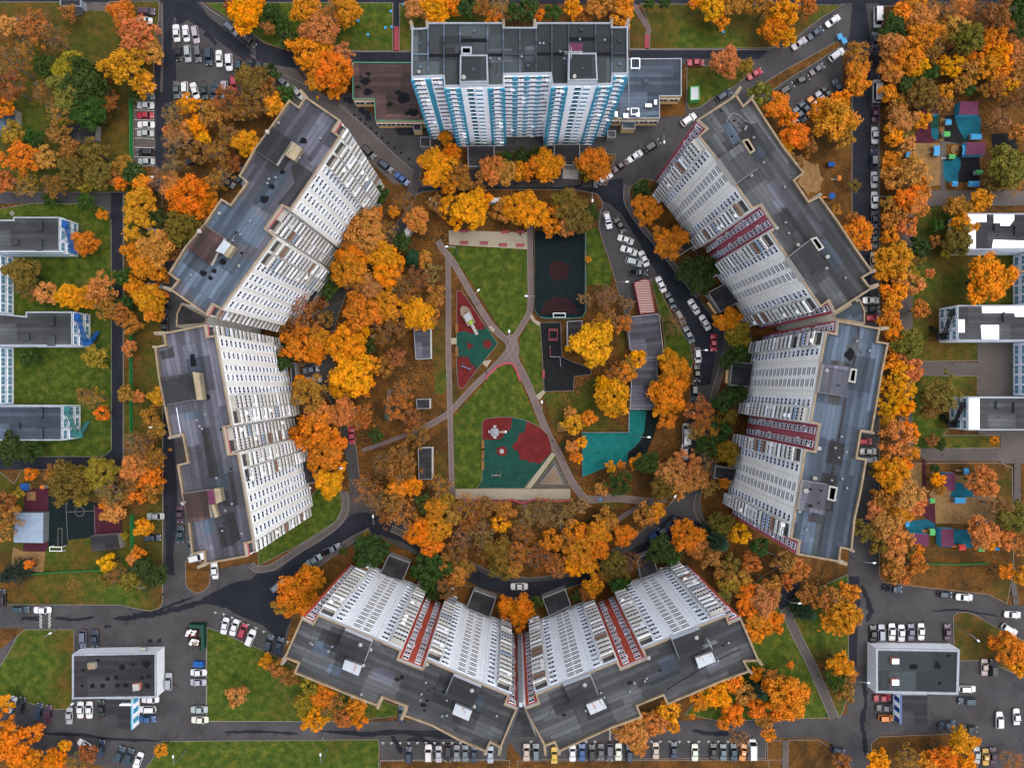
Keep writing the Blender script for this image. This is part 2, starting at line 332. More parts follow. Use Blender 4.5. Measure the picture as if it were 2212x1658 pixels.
# streets and yards (dry asphalt)
A([(-300,-120),(2500,-120),(2500,13),(1660,11),(1106,9),(553,6),(-300,4)],'asphd','road')
A([(344,4),(430,5),(440,8),(499,48),(545,70),(556,84),(573,97),(615,110),(640,113),(895,112),(895,135),(765,135),(757,145),(752,190),(742,222),(700,215),(665,187),(648,152),(600,150),(560,150),(540,190),(515,212),(380,215),(381,300),(372,430),(336,430),(336,360),(338,130),(343,60)],'asph','car_park',0.034)
A([(336,120),(352,90),(380,110),(382,260),(368,372),(352,380),(336,350)],'asphd','road',0.042)
A([(352,4),(425,4),(440,20),(460,60),(500,90),(553,130),(553,150),(500,110),(440,66),(400,40),(376,36),(372,110),(352,110)],'asphd','road',0.042)
A([(553,84),(573,97),(615,110),(640,113),(895,112),(895,135),(765,135),(740,150),(650,150),(600,142),(553,132)],'asphd','road',0.042)
A([(291,176),(337,176),(337,360),(291,360)],'pave','car_park',0.038)
A([(240,414),(268,414),(268,660),(270,990),(262,1012),(-300,1016),(-300,970),(200,985),(228,975),(241,950)],'asphd','road',0.034)
A([(-300,414),(268,414),(268,470),(150,450),(100,440),(-300,440)],'asph','road',0.03)
A([(352,560),(400,560),(400,720),(400,1000),(440,1240),(412,1244),(414,1320),(352,1330)],'asph','road',0.034)
A([(322,590),(362,590),(362,628),(322,628)],'asph','car_park',0.03)
A([(-300,1300),(160,1305),(260,1305),(352,1305),(412,1240),(540,1215),(560,1233),(590,1232),(655,1186),(735,1130),(750,1105),(900,1140),(800,1152),(690,1222),(660,1250),(630,1330),(612,1420),(553,1396),(500,1373),(446,1352),(446,1545),(446,1556),(820,1557),(1106,1545),(1400,1556),(1700,1552),(1800,1552),(1830,1540),(1830,1240),(1891,1240),(1909,1259),(2000,1270),(2134,1285),(2174,1306),(2500,1312),(2500,1660),(2110,1660),(2100,1590),(2075,1580),(1900,1587),(1884,1600),(1880,1790),(1815,1790),(1806,1640),(1795,1605),(1770,1592),(1655,1592),(1653,1636),(1127,1637),(1095,1596),(1094,1640),(822,1638),(820,1598),(420,1598),(340,1640),(300,1670),(60,1620),(-20,1560),(-300,1550),(-300,1400),(-20,1420),(55,1356),(-300,1350)],'asph','road',0.03)
A([(1360,108),(1659,108),(1709,88),(1741,62),(1779,35),(1819,8),(1898,8),(1899,700),(1896,1245),(1832,1245),(1842,700),(1841,110),(1820,115),(1819,205),(1770,225),(1700,262),(1690,230),(1640,210),(1560,250),(1500,290),(1430,390),(1400,420),(1410,530),(1456,585),(1506,642),(1553,690),(1563,727),(1558,770),(1535,874),(1531,1100),(1560,1180),(1400,1240),(1120,1300),(1000,1250),(905,1200),(800,1150),(740,1110),(756,1060),(748,1000),(742,950),(735,900),(700,860),(660,850),(655,770),(700,640),(740,580),(800,540),(850,480),(870,440),(893,372),(780,262),(742,225),(752,200),(770,210),(812,255),(920,280),(1480,250),(1484,140),(1360,140)],'asph','road',0.026)
A([(540,118),(600,140),(640,150),(665,187),(740,222),(893,372),(890,402),(850,398),(800,350),(740,290),(640,225),(573,160)],'pave','road',0.03)
# inner ring courtyard (litter) over asphalt is drawn after
SHEETS=[]
inner=smooth([(905,418),(960,412),(1130,410),(1290,420),(1293,490),(1323,585),(1352,680),(1366,660),(1406,603),(1428,610),(1452,670),(1480,715),(1498,750),(1500,800),(1490,860),(1478,940),(1474,1010),(1470,1060),(1440,1095),(1385,1145),(1300,1200),(1200,1240),(1110,1245),(1050,1228),(980,1190),(900,1150),(852,1118),(805,1078),(780,1040),(772,980),(762,930),(750,880),(735,830),(722,780),(722,720),(735,670),(760,615),(800,580),(850,540),(885,500),(890,440)],3,True)
sheet('courtyard_ground',inner,0,0.10,'ground',0.86,0.14)
A([(1200,405),(1290,395),(1345,385),(1346,432),(1378,482),(1418,535),(1456,585),(1506,642),(1540,690),(1545,760),(1535,830),(1500,835),(1500,800),(1505,750),(1480,700),(1448,640),(1418,590),(1400,560),(1372,510),(1340,460),(1316,440),(1276,425),(1100,414),(920,425),(900,425),(905,405)],'asphd','road',0.05)
A([(1290,455),(1318,450),(1345,490),(1378,545),(1402,590),(1412,605),(1366,660),(1352,690),(1323,585),(1293,490)],'asph','car_park',0.12)
A([(351,870),(372,860),(380,1000),(386,1110),(374,1200),(378,1242),(360,1240),(352,1000)],'asphd','road',0.045)
A([(1841,8),(1870,8),(1880,90),(1881,400),(1880,640),(1842,640),(1841,120),(1822,110),(1835,80)],'asphd','road',0.045)
A([(1833,1244),(1856,1244),(1858,1300),(1852,1370),(1850,1440),(1833,1432)],'asphd','road',0.045)
A([(735,1132),(760,1110),(790,1105),(850,1130),(900,1160),(1000,1215),(1060,1245),(1120,1258),(1200,1252),(1300,1225),(1400,1165),(1450,1110),(1520,1130),(1510,1180),(1400,1215),(1250,1275),(1120,1290),(1040,1270),(980,1235),(870,1170),(800,1148),(690,1215),(640,1260),(612,1395),(570,1350),(520,1330),(470,1300),(430,1305),(520,1270),(560,1235),(600,1232),(655,1186)],'asphd','road',0.045)
A([(1140,135),(895,135),(895,120)],'asphd','road',0.045) if 0 else None
A([(1360,110),(1659,110),(1640,128),(1472,127),(1360,128)],'asphd','road',0.045)
A([(820,1597),(1100,1597),(1093,1640),(822,1638)],'asph','car_park',0.036)
# wet stains: each with its own ragged outline
rs=random.Random(3)
def wet(pts,amp=3,n=5): 
    o=A(rough(pts,amp,n,rs),'wet','wet_asphalt',0.052); return o
def wl(pts,w_,j=.35):
    q=smooth(pts,6); L_=[];R_=[]
    o=offs(q,1.0); n=len(q)
    for i,(p,c) in enumerate(zip(q,o)):
        t=i/(n-1); k=w_/2*min(1,6*t+.15,6*(1-t)+.15); dx,dy=c[0]-p[0],c[1]-p[1]; a_=k*rs.uniform(1-j,1+j); b_=k*rs.uniform(1-j,1+j)
        L_.append((p[0]+dx*a_,p[1]+dy*a_)); R_.append((p[0]-dx*b_,p[1]-dy*b_))
    A(L_+R_[::-1],'wet','wet_asphalt',0.052)
wl([(46,1335),(68,1334),(92,1336)],8); wl([(117,1333),(160,1337),(205,1332)],6); wl([(245,1335),(285,1332),(320,1327),(352,1322),(400,1310),(440,1295)],11,.5)
wl([(300,1324),(340,1318),(380,1302),(420,1288)],6,.5)
wet([(440,1290),(480,1268),(560,1243),(640,1218),(662,1245),(630,1330),(610,1388),(590,1365),(553,1338),(520,1328),(490,1312),(455,1305),(425,1308)],3,4)
wl([(430,25),(470,60),(510,92),(545,118)],13,.4); wl([(395,6),(388,30),(392,52)],24,.4); wl([(440,72),(455,82),(468,98)],9,.5)
wl([(485,1580),(560,1579),(645,1584)],6,.5); wl([(690,1576),(780,1585),(860,1580),(950,1590),(1010,1595)],9,.6); wl([(845,1588),(860,1606),(866,1626)],10,.6); wl([(905,1590),(925,1602),(950,1604)],9,.5); wl([(985,1584),(1010,1600),(1000,1606)],6,.5)
wl([(820,1577),(900,1578),(1010,1582)],5,.6); wl([(1495,1576),(1540,1584),(1582,1580)],9,.5); wl([(84,1582),(180,1586),(230,1594),(345,1599)],6,.5)
wl([(1860,1262),(1872,1290),(1880,1320),(1872,1342)],13,.5); wl([(1864,1470),(1870,1510),(1863,1560),(1868,1600),(1870,1635)],9,.5); wl([(2014,1320),(2060,1316),(2110,1322),(2160,1331)],4,.5)
wl([(776,234),(790,245),(797,262)],14,.5); wl([(742,214),(752,216),(762,222)],12,.5); wl([(1272,412),(1300,424),(1345,455),(1390,520)],14,.4); wl([(363,950),(374,1020),(376,1100),(368,1180)],10,.5); wl([(878,1597),(905,1595),(925,1600)],7,.5)
for x,y,r in ((262,1290,4),(316,1291,4),(230,1267*0+1352,4),(325,1383,5),(90,1349,3),(345,1382,5),(545,86,3),(600,1278,3),(770,1300,2),(238,1352,3),(1030,1585,4)):
    wet([(x-r,y-r*.7),(x+r,y-r),(x+r*.8,y+r),(x-r,y+r*.8)],1.2,3)
# pavements
def rib(name,pts,wd,z,mat,z0=0.0,sm=4,kerb=False):
    global SEQ
    SEQ+=1; z+=0.0007*SEQ
    l=smooth(PP(pts),sm); mb=MB(); ribbon(mb,l,wd*S,z0,z,0)
    if kerb:
        for d in (wd*S/2+.08,-wd*S/2-.08): ribbon(mb,offs(l,d),0.16,z0,z+0.03,1)
    o=mb.obj(name,[M[mat],M['kerb']]); tag(o,kind='structure'); return o
rib('pavement',[(744,1060),(748,1085),(745,1105),(730,1130),(690,1160),(653,1182),(600,1217),(580,1226),(556,1228),(542,1218)],12,0.15,'pave',kerb=True)
rib('pavement',[(800,1145),(760,1165),(720,1193),(680,1222)],11,0.15,'pave',kerb=True)
rib('pavement',[(845,1140),(900,1165),(950,1192),(995,1220)],12,0.15,'pave',kerb=True)
rib('pavement',[(1354,400),(1352,430),(1362,455),(1384,487),(1420,530),(1460,580),(1508,640)],9,0.15,'pave',kerb=True)
rib('pavement',[(1567,700),(1570,740),(1562,780),(1545,840),(1535,880)],11,0.15,'pave',kerb=True)
rib('pavement',[(1510,1065),(1503,1090),(1510,1115),(1526,1135)],10,0.15,'pave',kerb=True)
rib('kerb',[(730,225),(760,250),(800,285),(850,332),(893,370)],1.6,0.14,'kerb')
rib('kerb',[(573,137),(610,160),(665,187),(700,213)],1.4,0.14,'kerb')
rib('kerb',[(435,5),(460,26),(497,47)],1.4,0.12,'kerb')
rib('kerb',[(352,880),(352,1000),(352,1244),(352,1280)],1.4,0.12,'kerb',sm=1)
rib('kerb',[(267,420),(267,660),(267,1000)],1.4,0.12,'kerb',sm=1)
rib('kerb',[(446,1350),(446,1556),(700,1557)],1.4,0.12,'kerb',sm=1)
rib('kerb',[(1360,108),(1659,108),(1709,88),(1741,62),(1779,35),(1819,10)],1.4,0.12,'kerb',sm=1)
rib('kerb',[(640,114),(760,113),(885,113)],1.4,0.12,'kerb',sm=1)
rib('kerb',[(822,1640),(1090,1638)],1.2,0.12,'kerb',sm=1); rib('kerb',[(1127,1638),(1653,1636),(1654,1600)],1.2,0.12,'kerb',sm=1)
rib('kerb',[(1840,120),(1840,640)],1.2,0.12,'kerb',sm=1); rib('kerb',[(1896,20),(1896,700)],1.2,0.12,'kerb',sm=1)
rib('kerb',[(892,1244),(909,1259),(2000,1270)],1.2,0.12,'kerb',sm=1) if 0 else None
rib('pavement',[(350,10),(352,120),(349,200)],5,0.13,'pave',sm=1)
# lawns (leaf cover 0..1) with kerbs
L=lambda pts,leaf,k=0.14,n=0,z=0.10: sheet('lawn',smooth(pts,n,True) if n else pts,0,z,'ground',leaf,k)
L([(0,6),(130,6),(135,25),(185,25),(238,25),(238,5),(344,4),(343,40),(330,110),(333,170),(290,176),(288,415),(-300,415),(-300,5)],0.50)
L([(-300,414+20),(0,452),(72,440),(100,440),(170,441),(205,442),(228,450),(240,475),(241,600),(241,970),(228,982),(205,985),(80,985),(80,975),(-300,970)],0.34)
L([(-300,1020),(2,1020),(32,1045),(48,1015),(110,1014),(262,1016),(268,1000),(268,420),(350,415),(352,590),(322,590),(322,628),(352,628),(352,1300),(345,1312),(325,1318),(290,1312),(260,1305),(-300,1303)],0.5)
L([(402,1245),(402,1212),(455,1215),(453,1262),(440,1275),(425,1280),(408,1270),(403,1262)],0.72)
L([(560,1219),(655,1170),(725,1125),(738,1100),(735,1060),(700,1040),(640,1110),(560,1180)],0.22)
L([(55,1359),(160,1359),(160,1500),(150,1530),(110,1530),(60,1515),(-300,1490),(-300,1430),(0,1440),(20,1410),(40,1370)],0.42)
L([(448,1354),(475,1364),(530,1388),(590,1412),(640,1440),(900,1540),(750,1556),(448,1556)],0.40)
L([(350,1600),(815,1596),(819,1602),(815,1790),(200,1790),(330,1640)],0.36)
L([(822,1642),(1100,1641),(1102,1790),(822,1790)],0.66); L([(1118,1642),(1690,1640),(1692,1597),(1657,1597),(1657,1639),(1690,1790),(1118,1790)],0.74)
L([(1703,1597),(1765,1597),(1790,1610),(1800,1635),(1803,1790),(1700,1790)],0.9)
L([(1882,1604),(1898,1590),(2060,1584),(2110,1600),(2110,1790),(1882,1790)],0.7,n=0)
L([(1640,1240),(1686,1320),(1796,1548),(1640,1552),(1560,1556),(1480,1540),(1600,1400)],0.30)
L([(1700,1315),(1700,1300),(1830,1240),(1832,1430),(1828,1510),(1815,1545),(1810,1548),(1700,1325)],0.42)
L([(2059,1330),(2068,1322),(2085,1321),(2104,1326),(2135,1345),(2180,1370),(2300,1420),(2300,1470),(2250,1480),(2130,1425),(2074,1425),(2060,1400)],0.5)
L([(1895,1244),(1909,1256),(2000,1267),(2134,1282),(2174,1303),(2500,1308),(2500,660),(2160,780),(1975,780),(1975,815),(2500,800),(2500,960),(1975,965),(1900,965)],0.5) if 0 else None
L([(1900,1000),(1970,1000),(2160,1000),(2185,1010),(2188,1225),(2174,1302),(2134,1282),(2000,1267),(1909,1256),(1899,1243)],0.62)
L([(1900,15),(2500,15),(2500,412),(2040,420),(1975,425),(1900,425)],0.82)
L([(1900,425),(1942,425),(1942,1000),(1900,1000)],0.92); L([(1970,440),(2060,432),(2060,500),(2500,520),(2500,772),(1970,780)],0.46)
L([(1970,812),(2110,812),(2110,850),(2035,940),(2160,940),(2160,966),(1990,968),(1970,962)],0.45)
L([(1484,143),(1610,145),(1612,165),(1585,188),(1535,214),(1512,232),(1489,236),(1484,222)],0.55)
L([(1360,10),(1370,10),(1396,62),(1393,106),(1360,106)],0.5); L([(1385,10),(1660,12),(1820,12),(1775,38),(1738,66),(1705,92),(1659,104),(1403,106),(1405,60)],0.46)
L([(1655,178),(1700,150),(1760,118),(1806,92),(1818,98),(1762,135),(1712,165),(1664,198),(1640,200)],0.85)
L([(560,7),(848,8),(848,110),(640,110),(615,106),(573,93),(553,78),(500,44),(445,8)],0.40); L([(864,9),(1085,9),(1085,80),(890,108),(864,110)],0.5)
L([(655,152),(745,140),(748,190),(735,218),(702,208),(668,185)],0.8)
L([(1360,413),(1365,401),(1388,386),(1415,392),(1470,480),(1530,600),(1500,628),(1462,576),(1420,525),(1384,480),(1362,446)],0.62)
L([(1406,604),(1418,610),(1440,660),(1470,715),(1490,745),(1497,780),(1480,830),(1440,780),(1432,700)],0.38,z=0.13)
L([(1555,700),(1575,690),(1620,720),(1625,785),(1570,790),(1560,770),(1574,740),(1572,715)],0.3)
L([(950,1560-1245),(960,300),(1010,318),(1010,385),(905,390),(915,350)],0.8); L([(1068,330),(1196,325),(1196,390),(1068,392)],0.75); L([(1253,330),(1330,335),(1310,400),(1253,398)],0.8)
L([(1558,1640-400),(1640,1240),(1600,1400)],0.7) if 0 else None
L([(660,690),(700,620),(740,560),(790,500),(850,440),(900,420),(890,440),(850,490),(800,545),(745,590),(708,650),(680,700),(668,780),(650,790)],0.85)
L([(640,800),(690,830),(735,900),(735,1050),(700,1045),(670,960)],0.85)
L([(880,1220),(1110,1300),(1120,1500),(1100,1500),(860,1300)],0.75); L([(1130,1300),(1400,1215),(1520,1180),(1560,1150),(1700,1210),(1560,1300),(1300,1420),(1140,1500)],0.75)
L([(1535,890),(1580,850),(1640,850),(1600,1100),(1560,1150),(1520,1125),(1512,1080),(1530,1000)],0.75)
L([(1842,640),(1842,1230),(1700,1240),(1690,1300),(1650,1240),(1842,900)],0.9) if 0 else None
# courtyard lawns
z=0.13; T=lambda pts,leaf: sheet('lawn',pts,0.0,z,'ground',leaf)
T([(970,532),(1106,536),(1138,540),(1139,640),(1136,677),(1113,715),(1100,722),(1085,717),(1018,610),(968,537)],0.22)
T([(1148,692),(1167,705),(1173,842),(1158,852),(1130,785),(1121,757),(1124,728),(1137,705)],0.30)
T([(980,900),(1052,820),(1063,797),(1085,787),(1105,790),(1120,815),(1158,905),(1205,1000),(1232,1054),(983,1054)],0.28)
T([(942,690),(965,690),(965,830),(960,850),(940,850),(935,760)],0.46); T([(943,690+290),(965,975),(968,1060),(945,1050)],0.55)
T([(1173,850),(1240,845),(1290,810),(1290,880),(1352,930),(1280,932),(1250,925),(1200,935)],0.45)
T([(1268,497),(1290,492),(1322,590),(1318,620),(1268,615)],0.4)
T([(1335,710),(1350,715),(1350,770),(1336,770)],0.5); T([(985,838),(975,880),(975,845),(984,770)],0.35)
T([(1297,1070),(1340,1067),(1345,1090),(1325,1100),(1300,1093)],0.5)
T([(976,560),(1000,605),(1050,680),(1090,745),(1075,770),(1028,830),(985,872),(976,870)],0.62)
zp=0.16
rib('path',[(968,545),(969,650),(969,760),(971,840),(972,880),(974,960),(976,1040),(978,1085)],9,zp,'path',kerb=True)
rib('path',[(946,520),(958,540),(980,568),(1018,634),(1058,698),(1080,722),(1097,738),(1102,760)],11,zp,'path',kerb=True)
rib('path',[(1145,480),(1145,560),(1146,640),(1143,675),(1126,706),(1112,728),(1104,750)],10,zp+.002,'path',kerb=True)
rib('path',[(1104,750),(1115,780),(1141,832),(1178,925),(1204,975),(1230,1030),(1250,1060),(1270,1078),(1330,1075),(1400,1082),(1440,1075)],13,zp+.004,'path',kerb=True)
rib('path',[(1105,748),(1090,768),(1060,800),(1028,830),(998,862),(974,888),(955,902),(913,925)],10,zp+.006,'path',kerb=True)
rib('path',[(913,925),(860,945),(820,960),(783,972)],9,zp-.01,'path')
rib('path',[(842,840),(838,870),(835,900)],8,zp-.01,'path')
rib('path',[(1131,1078),(1136,1100),(1145,1118)],9,zp-.01,'path')
rib('path',[(1400,1085),(1360,1105),(1320,1130),(1260,1150)],10,zp-.012,'path')
sheet('path',smooth([(1090,728),(1108,722),(1118,735),(1122,755),(1118,778),(1104,786),(1085,784),(1082,768),(1094,750)],4,True),0,zp+.012,'path')
sheet('path',[(1148,676),(1155,690),(1169,697),(1164,704),(1150,694),(1145,684)],0,zp+.01,'tile')
sheet('path',[(1173,842),(1180,845),(1165,864),(1157,854)],0,zp+.01,'tile')
sheet('plaza_paving',[(969,498),(1138,502),(1139,539),(1075,535),(970,529)],0,zp+.02,'tile')
sheet('plaza_paving',[(984,1055),(1232,1055),(1232,1077),(1150,1079),(1106,1078),(1040,1079),(984,1077)],0,zp+.02,'tile')
sheet('path',[(1192,976),(1200,982),(1147,1054),(1134,1054)],0,zp+.03,'tile')
sheet('path',[(1060,703),(1070,712),(1064,718),(1054,706)],0,zp+.01,'tile'); sheet('path',[(1045,779),(1062,777),(1052,793),(1043,786)],0,zp+.01,'tile'); sheet('path',[(974,730),(987,730),(987,743),(974,743)],0,zp+.01,'tile')
# playground surfacing
zq=0.20
sheet('playground_surface',[(987,629),(996,628),(1020,662),(1045,700),(1062,722),(1075,742),(1050,773),(1028,800),(1004,835),(998,839),(990,832),(987,800)],0,zq,'teal',kerb=0.1)
sheet('playground_surface',[(987,629),(996,628),(1020,662),(1047,702),(1045,712)]+smooth([(1045,712),(1030,712),(1020,721),(1003,715),(987,720)],4),0,zq+.02,'red')
sheet('playground_surface',smooth([(987,772),(1002,770),(1013,773),(1016,785),(1027,790),(1028,800)],3)+[(1004,835),(998,839),(990,832)],0,zq+.02,'red')
sheet('playground_surface',[(1009,738),(1023,747),(1010,755)],0,zq+.02,'red')
circ=lambda x,y,r,n=20:[(x+r*math.cos(2*math.pi*i/n),y+r*math.sin(2*math.pi*i/n)) for i in range(n)]
sheet('playground_surface',circ(1053,743,9.5),0,zq+.02,'red')
sheet('playground_surface',[(1042,912),(1050,904),(1080,901),(1106,901),(1130,906),(1150,914),(1168,924),(1182,938),(1190,960),(1192,976),(1165,1012),(1131,1053),(1031,1053),(1042,1037)],0,zq,'teal',kerb=0.1)
sheet('playground_surface',smooth([(1106,901),(1103,925),(1090,935),(1085,945),(1065,949),(1042,948)],3)+[(1042,912),(1050,904),(1080,901)],0,zq+.02,'red')
sheet('playground_surface',smooth([(1136,917),(1133,932),(1121,937),(1118,949),(1107,962),(1110,969),(1121,977),(1123,992),(1136,992),(1143,998),(1153,997),(1166,1002)],3)+[(1191,977),(1190,960),(1182,938),(1168,924),(1150,914),(1139,909)],0,zq+.02,'red')
sheet('playground_surface',smooth([(1084,963),(1094,968),(1095,978),(1086,984),(1075,980),(1073,969)],4,True),0,zq+.02,'red')
sheet('playground_surface',[(1198,990),(1231,1053),(1150,1053)],0,zq+.01,'pave')
sheet('playground_surface',[(1167,697),(1210,697),(1213,770),(1236,782),(1276,795),(1276,808),(1240,812),(1238,843),(1176,845),(1172,770)],0,zq,'dk',kerb=0.1)
sheet('sports_court',smooth([(1156,500),(1262,497)],1)+smooth([(1262,640),(1263,672),(1255,684),(1235,686)],4)+smooth([(1180,686),(1165,680),(1156,668),(1156,640)],4),0,zq,'navy')
sheet('court_marking',circ(1208,586,22,28),0,zq+.02,'maroon'); sheet('court_marking',[(1208+40*math.cos(t),678-36*math.sin(t)) for t in [math.pi*i/18 for i in range(19)]],0,zq+.02,'maroon')
sheet('turquoise_court',[(1256,933),(1357,934),(1359,886),(1396,886),(1391,930),(1382,952),(1371,964),(1356,977),(1355,1003),(1306,1010),(1257,1030)],0,zq,'turq')
sheet('turquoise_court',[(1396,886),(1425,888),(1412,940),(1392,985),(1356,1000),(1357,977),(1372,965),(1384,952),(1392,930)],0,zq-.03,'navy')
# places beside the kindergartens and schools
sheet('sand',rough([(1738,350),(1765,355),(1778,385),(1768,415),(1742,420),(1722,395)],4,4,random.Random(4)),0,0.05,'sand')
sheet('sand',[(1990,205+105),(2030,310),(2030,400),(1975,410),(1972,310)],0,0.13,'sand') ; sheet('sand',[(2030,255),(2060,260),(2060,305),(2030,305)],0,0.13,'sand')
sheet('path',[(2030,305),(2088,300),(2080,312),(2042,312),(2042,414),(2030,414)],0,0.15,'pave')
sheet('playground_surface',[(1970,300),(1990,270),(2008,250),(2026,248),(2026,303),(2010,310),(1970,308)],0,0.16,'purg'); sheet('playground_surface',smooth([(2010,250),(2025,250),(2025,278),(2010,278)],3,True),0,0.18,'teal')
sheet('playground_surface',smooth([(2010,280),(2025,280),(2025,302),(2014,300)],3,True),0,0.18,'blueg')
sheet('playground_surface',[(2040,250),(2112,250),(2118,290),(2084,305),(2075,312),(2038,305)],0,0.16,'dk')
sheet('playground_surface',smooth([(2064,250),(2110,250),(2117,270),(2110,300),(2085,304),(2078,295),(2072,285),(2066,270)],3,True),0,0.18,'blueg')
sheet('playground_surface',[(2039,338),(2115,336),(2115,395),(2040,395)],0,0.16,'dk'); sheet('playground_surface',smooth([(2039,340),(2070,340),(2073,360),(2068,375),(2066,393),(2040,390)],3,True),0,0.18,'blueg')
sheet('playground_surface',[(2140,290),(2196,288),(2196,345),(2145,330)],0,0.15,'dk')
sheet('path',[(1992,994),(1998,994),(1999,1115),(1993,1115)],0,0.15,'purg'); 
sheet('sand',[(2006,1065),(2042,1020),(2150,1040),(2150,1130),(2020,1130)],0,0.13,'sand') ; sheet('sand',[(1958,1005),(1990,1000),(1990,1060),(1965,1050)],0,0.13,'sand')
sheet('playground_surface',[(2050,1073),(2064,1040),(2128,1060),(2130,1073)],0,0.16,'blueg'); sheet('playground_surface',[(2049,1141),(2026,1139),(2026,1180),(2145,1184),(2120,1145)],0,0.16,'blueg')
sheet('playground_surface',[(1958,1125),(2000,1120),(2018,1130),(2020,1150),(1960,1155)],0,0.16,'blueg'); sheet('playground_surface',[(1980,1100),(2018,1085),(2020,1140),(2005,1125)],0,0.15,'purg')
sheet('path',[(1975,780),(2112,783),(2112,810),(1975,812)],0,0.14,'pave'); sheet('path',[(1985,968),(2500,968),(2500,996),(2000,995),(1985,985)],0,0.14,'pave'); sheet('path',[(2110,740),(2500,740),(2500,1000),(2160,1000),(2160,938),(2112,938)],0,0.13,'pave')
sheet('path',[(2190,995),(2203,995),(2203,1085),(2188,1085)],0,0.15,'pave')
sheet('path',[(1944,415),(1972,415),(1972,545),(1968,780),(1944,800)],0,0.14,'pave'); sheet('path',[(1975,412),(2500,412),(2500,440),(2190,445),(1975,446)],0,0.125,'pave')
sheet('path',[(1944,800),(1969,800),(1969,1000),(1946,1000)],0,0.14,'pave')
rib('path',[(1693,1312),(1720,1370),(1755,1440),(1802,1550)],18,0.14,'pave',kerb=True,sm=1)
rib('path',[(1696,1597),(1695,1660),(1694,1790)],12,0.14,'pave',sm=1); rib('path',[(2187,1255),(2194,1305)],12,0.14,'pave',sm=1)
A([(1683,1315),(1700,1310),(1730,1262),(1720,1245),(1690,1244)],'asphd','path',0.12)
rib('path',[(856,4),(857,58)],11,0.13,'asphd',sm=1); rib('path',[(1370,14),(1386,40),(1400,62),(1398,75)],12,0.13,'path',sm=3)
def steps(a,b,wd,n,label):
    mb=MB(); A0=Vector(P(*a));B0=Vector(P(*b)); d=(B0-A0)/n; u=d.normalized(); v=Vector((-u.y,u.x))*wd/2
    for i in range(n):
        p=A0+d*i; q=A0+d*(i+0.72); mb.prism([tuple(p-v),tuple(p+v),tuple(q+v),tuple(q-v)],0,0.2+0.02*i)
    o=mb.obj('steps',[M['redp']]); tag(o,label,'steps')
steps((857,58),(858,112),1.3,22,'long straight flight of reddish steps crossing the lawn left of the blue and white tower')
steps((1398,75),(1396,106),1.2,13,'flight of reddish steps at the bend path right of the blue and white tower')
sheet('plaza_paving',[(183,6),(237,6),(236,24),(185,25)],0,0.14,'pave')
# courts at lower left
sheet('sports_court',[(106,1070),(208,1085),(265,1130),(265,1150),(194,1160),(147,1165),(147,1178),(106,1177)],0,0.16,'navy'); sheet('sports_court',[(54,1055),(106,1055),(106,1178),(99,1190),(52,1190)],0,0.155,'purg')
sheet('sports_court',[(205,1090),(262,1120),(266,1150),(205,1158)],0,0.18,'purg')
sheet('sand',[(100,1190),(52,1190),(30,1180),(25,1230),(95,1235)],0,0.12,'sand')
def line(mb,a,b,wd=0.12,z=0.19):
    z+=0.17; ribbon(mb,[P(*a),P(*b)],wd,z-0.02,z)
mb=MB()
for a,b in (((144,1105),(205,1102)),((144,1085),(148,1165)),((205,1090),(207,1156)),((127,1140),(127,1177)),((136,1140),(136,1177)),((127,1140),(136,1140))): line(mb,a,b,0.1,0.195)
c=circ(174,1104,10,18)
for i in range(18): line(mb,c[i],c[(i+1)%18],0.1,0.2)
tag(mb.obj('court_marking',[M['kerb']]),kind='structure')
# painted markings: stall ticks, bay lines, chequered humps
mb=MB()
def tick(x,y,a,s=3.0,z=0.06):
    c_,s_=math.cos(math.radians(a)),math.sin(math.radians(a))
    for seg in (((-s,0),(s,0)),((0,0),(0,s*1.2))):
        pa=[(x+px*c_-py*s_, y+px*s_+py*c_) for px,py in seg]; line(mb,pa[0],pa[1],0.22,z)
for i in range(10): tick(553+1098/4+i*74.5/4,1244+1432/4,0)
for u in (165,330,410,495,565,640,715,1205,1280,1362,1445,1525,1612,1697,1780,1865): tick(1106+u/4,1244+1440/4-5,0)
for u,v in ((1865,308),(1938,323),(2010,352),(2080,383),(2148,412),(2211,440)): tick(u/4,1244+v/4,22)
for u,v in ((8,442),(70,472),(142,502),(208,532),(278,562)): tick(553+u/4,1244+v/4,22)
for y in (180,200,220,239,259,279,299,319,339,358): line(mb,(292,y),(334,y+1),0.16,0.06)
tag(mb.obj('parking_markings',[M['mark']]),kind='structure')
def hump(x0,y0,wd,ln,label,horizontal=False):
    mb=MB(); w0=PP([(x0,y0),(x0+wd,y0+ln)]); (xa,ya),(xb,yb)=w0
    prof=[(0,0),(0.25,0.045),(0.5,0.06),(0.75,0.045),(1,0)]
    for i in range(4):
        (a,za),(b,zb)=prof[i],prof[i+1]; X0=xa+(xb-xa)*a; X1=xa+(xb-xa)*b; n=max(4,int(abs(yb-ya)/0.45))
        for k in range(n):
            Y0=ya+(yb-ya)*k/n; Y1=ya+(yb-ya)*(k+1)/n
            mb.face([(X0,Y1,.16+za),(X1,Y1,.16+zb),(X1,Y0,.16+zb),(X0,Y0,.16+za)],(i+k)%2)
    tag(mb.obj('speed_hump',[M['mark'],M['wet']]),label,'speed hump')
hump(86,1325,6,30,'white chequered speed hump strip on street, left one of the pair by the white car'); hump(105,1312,6,43,'white chequered speed hump strip on street, right one of the pair by the white car')
hump(1315,1573,5,24,'white chequered hump strip behind the bottom right tower, left one of the pair'); hump(1330,1568,5,29,'white chequered hump strip behind the bottom right tower, right one of the pair')
hump(1650,1560,6,25,'white chequered hump strip by the end of the bottom parking row under trees')
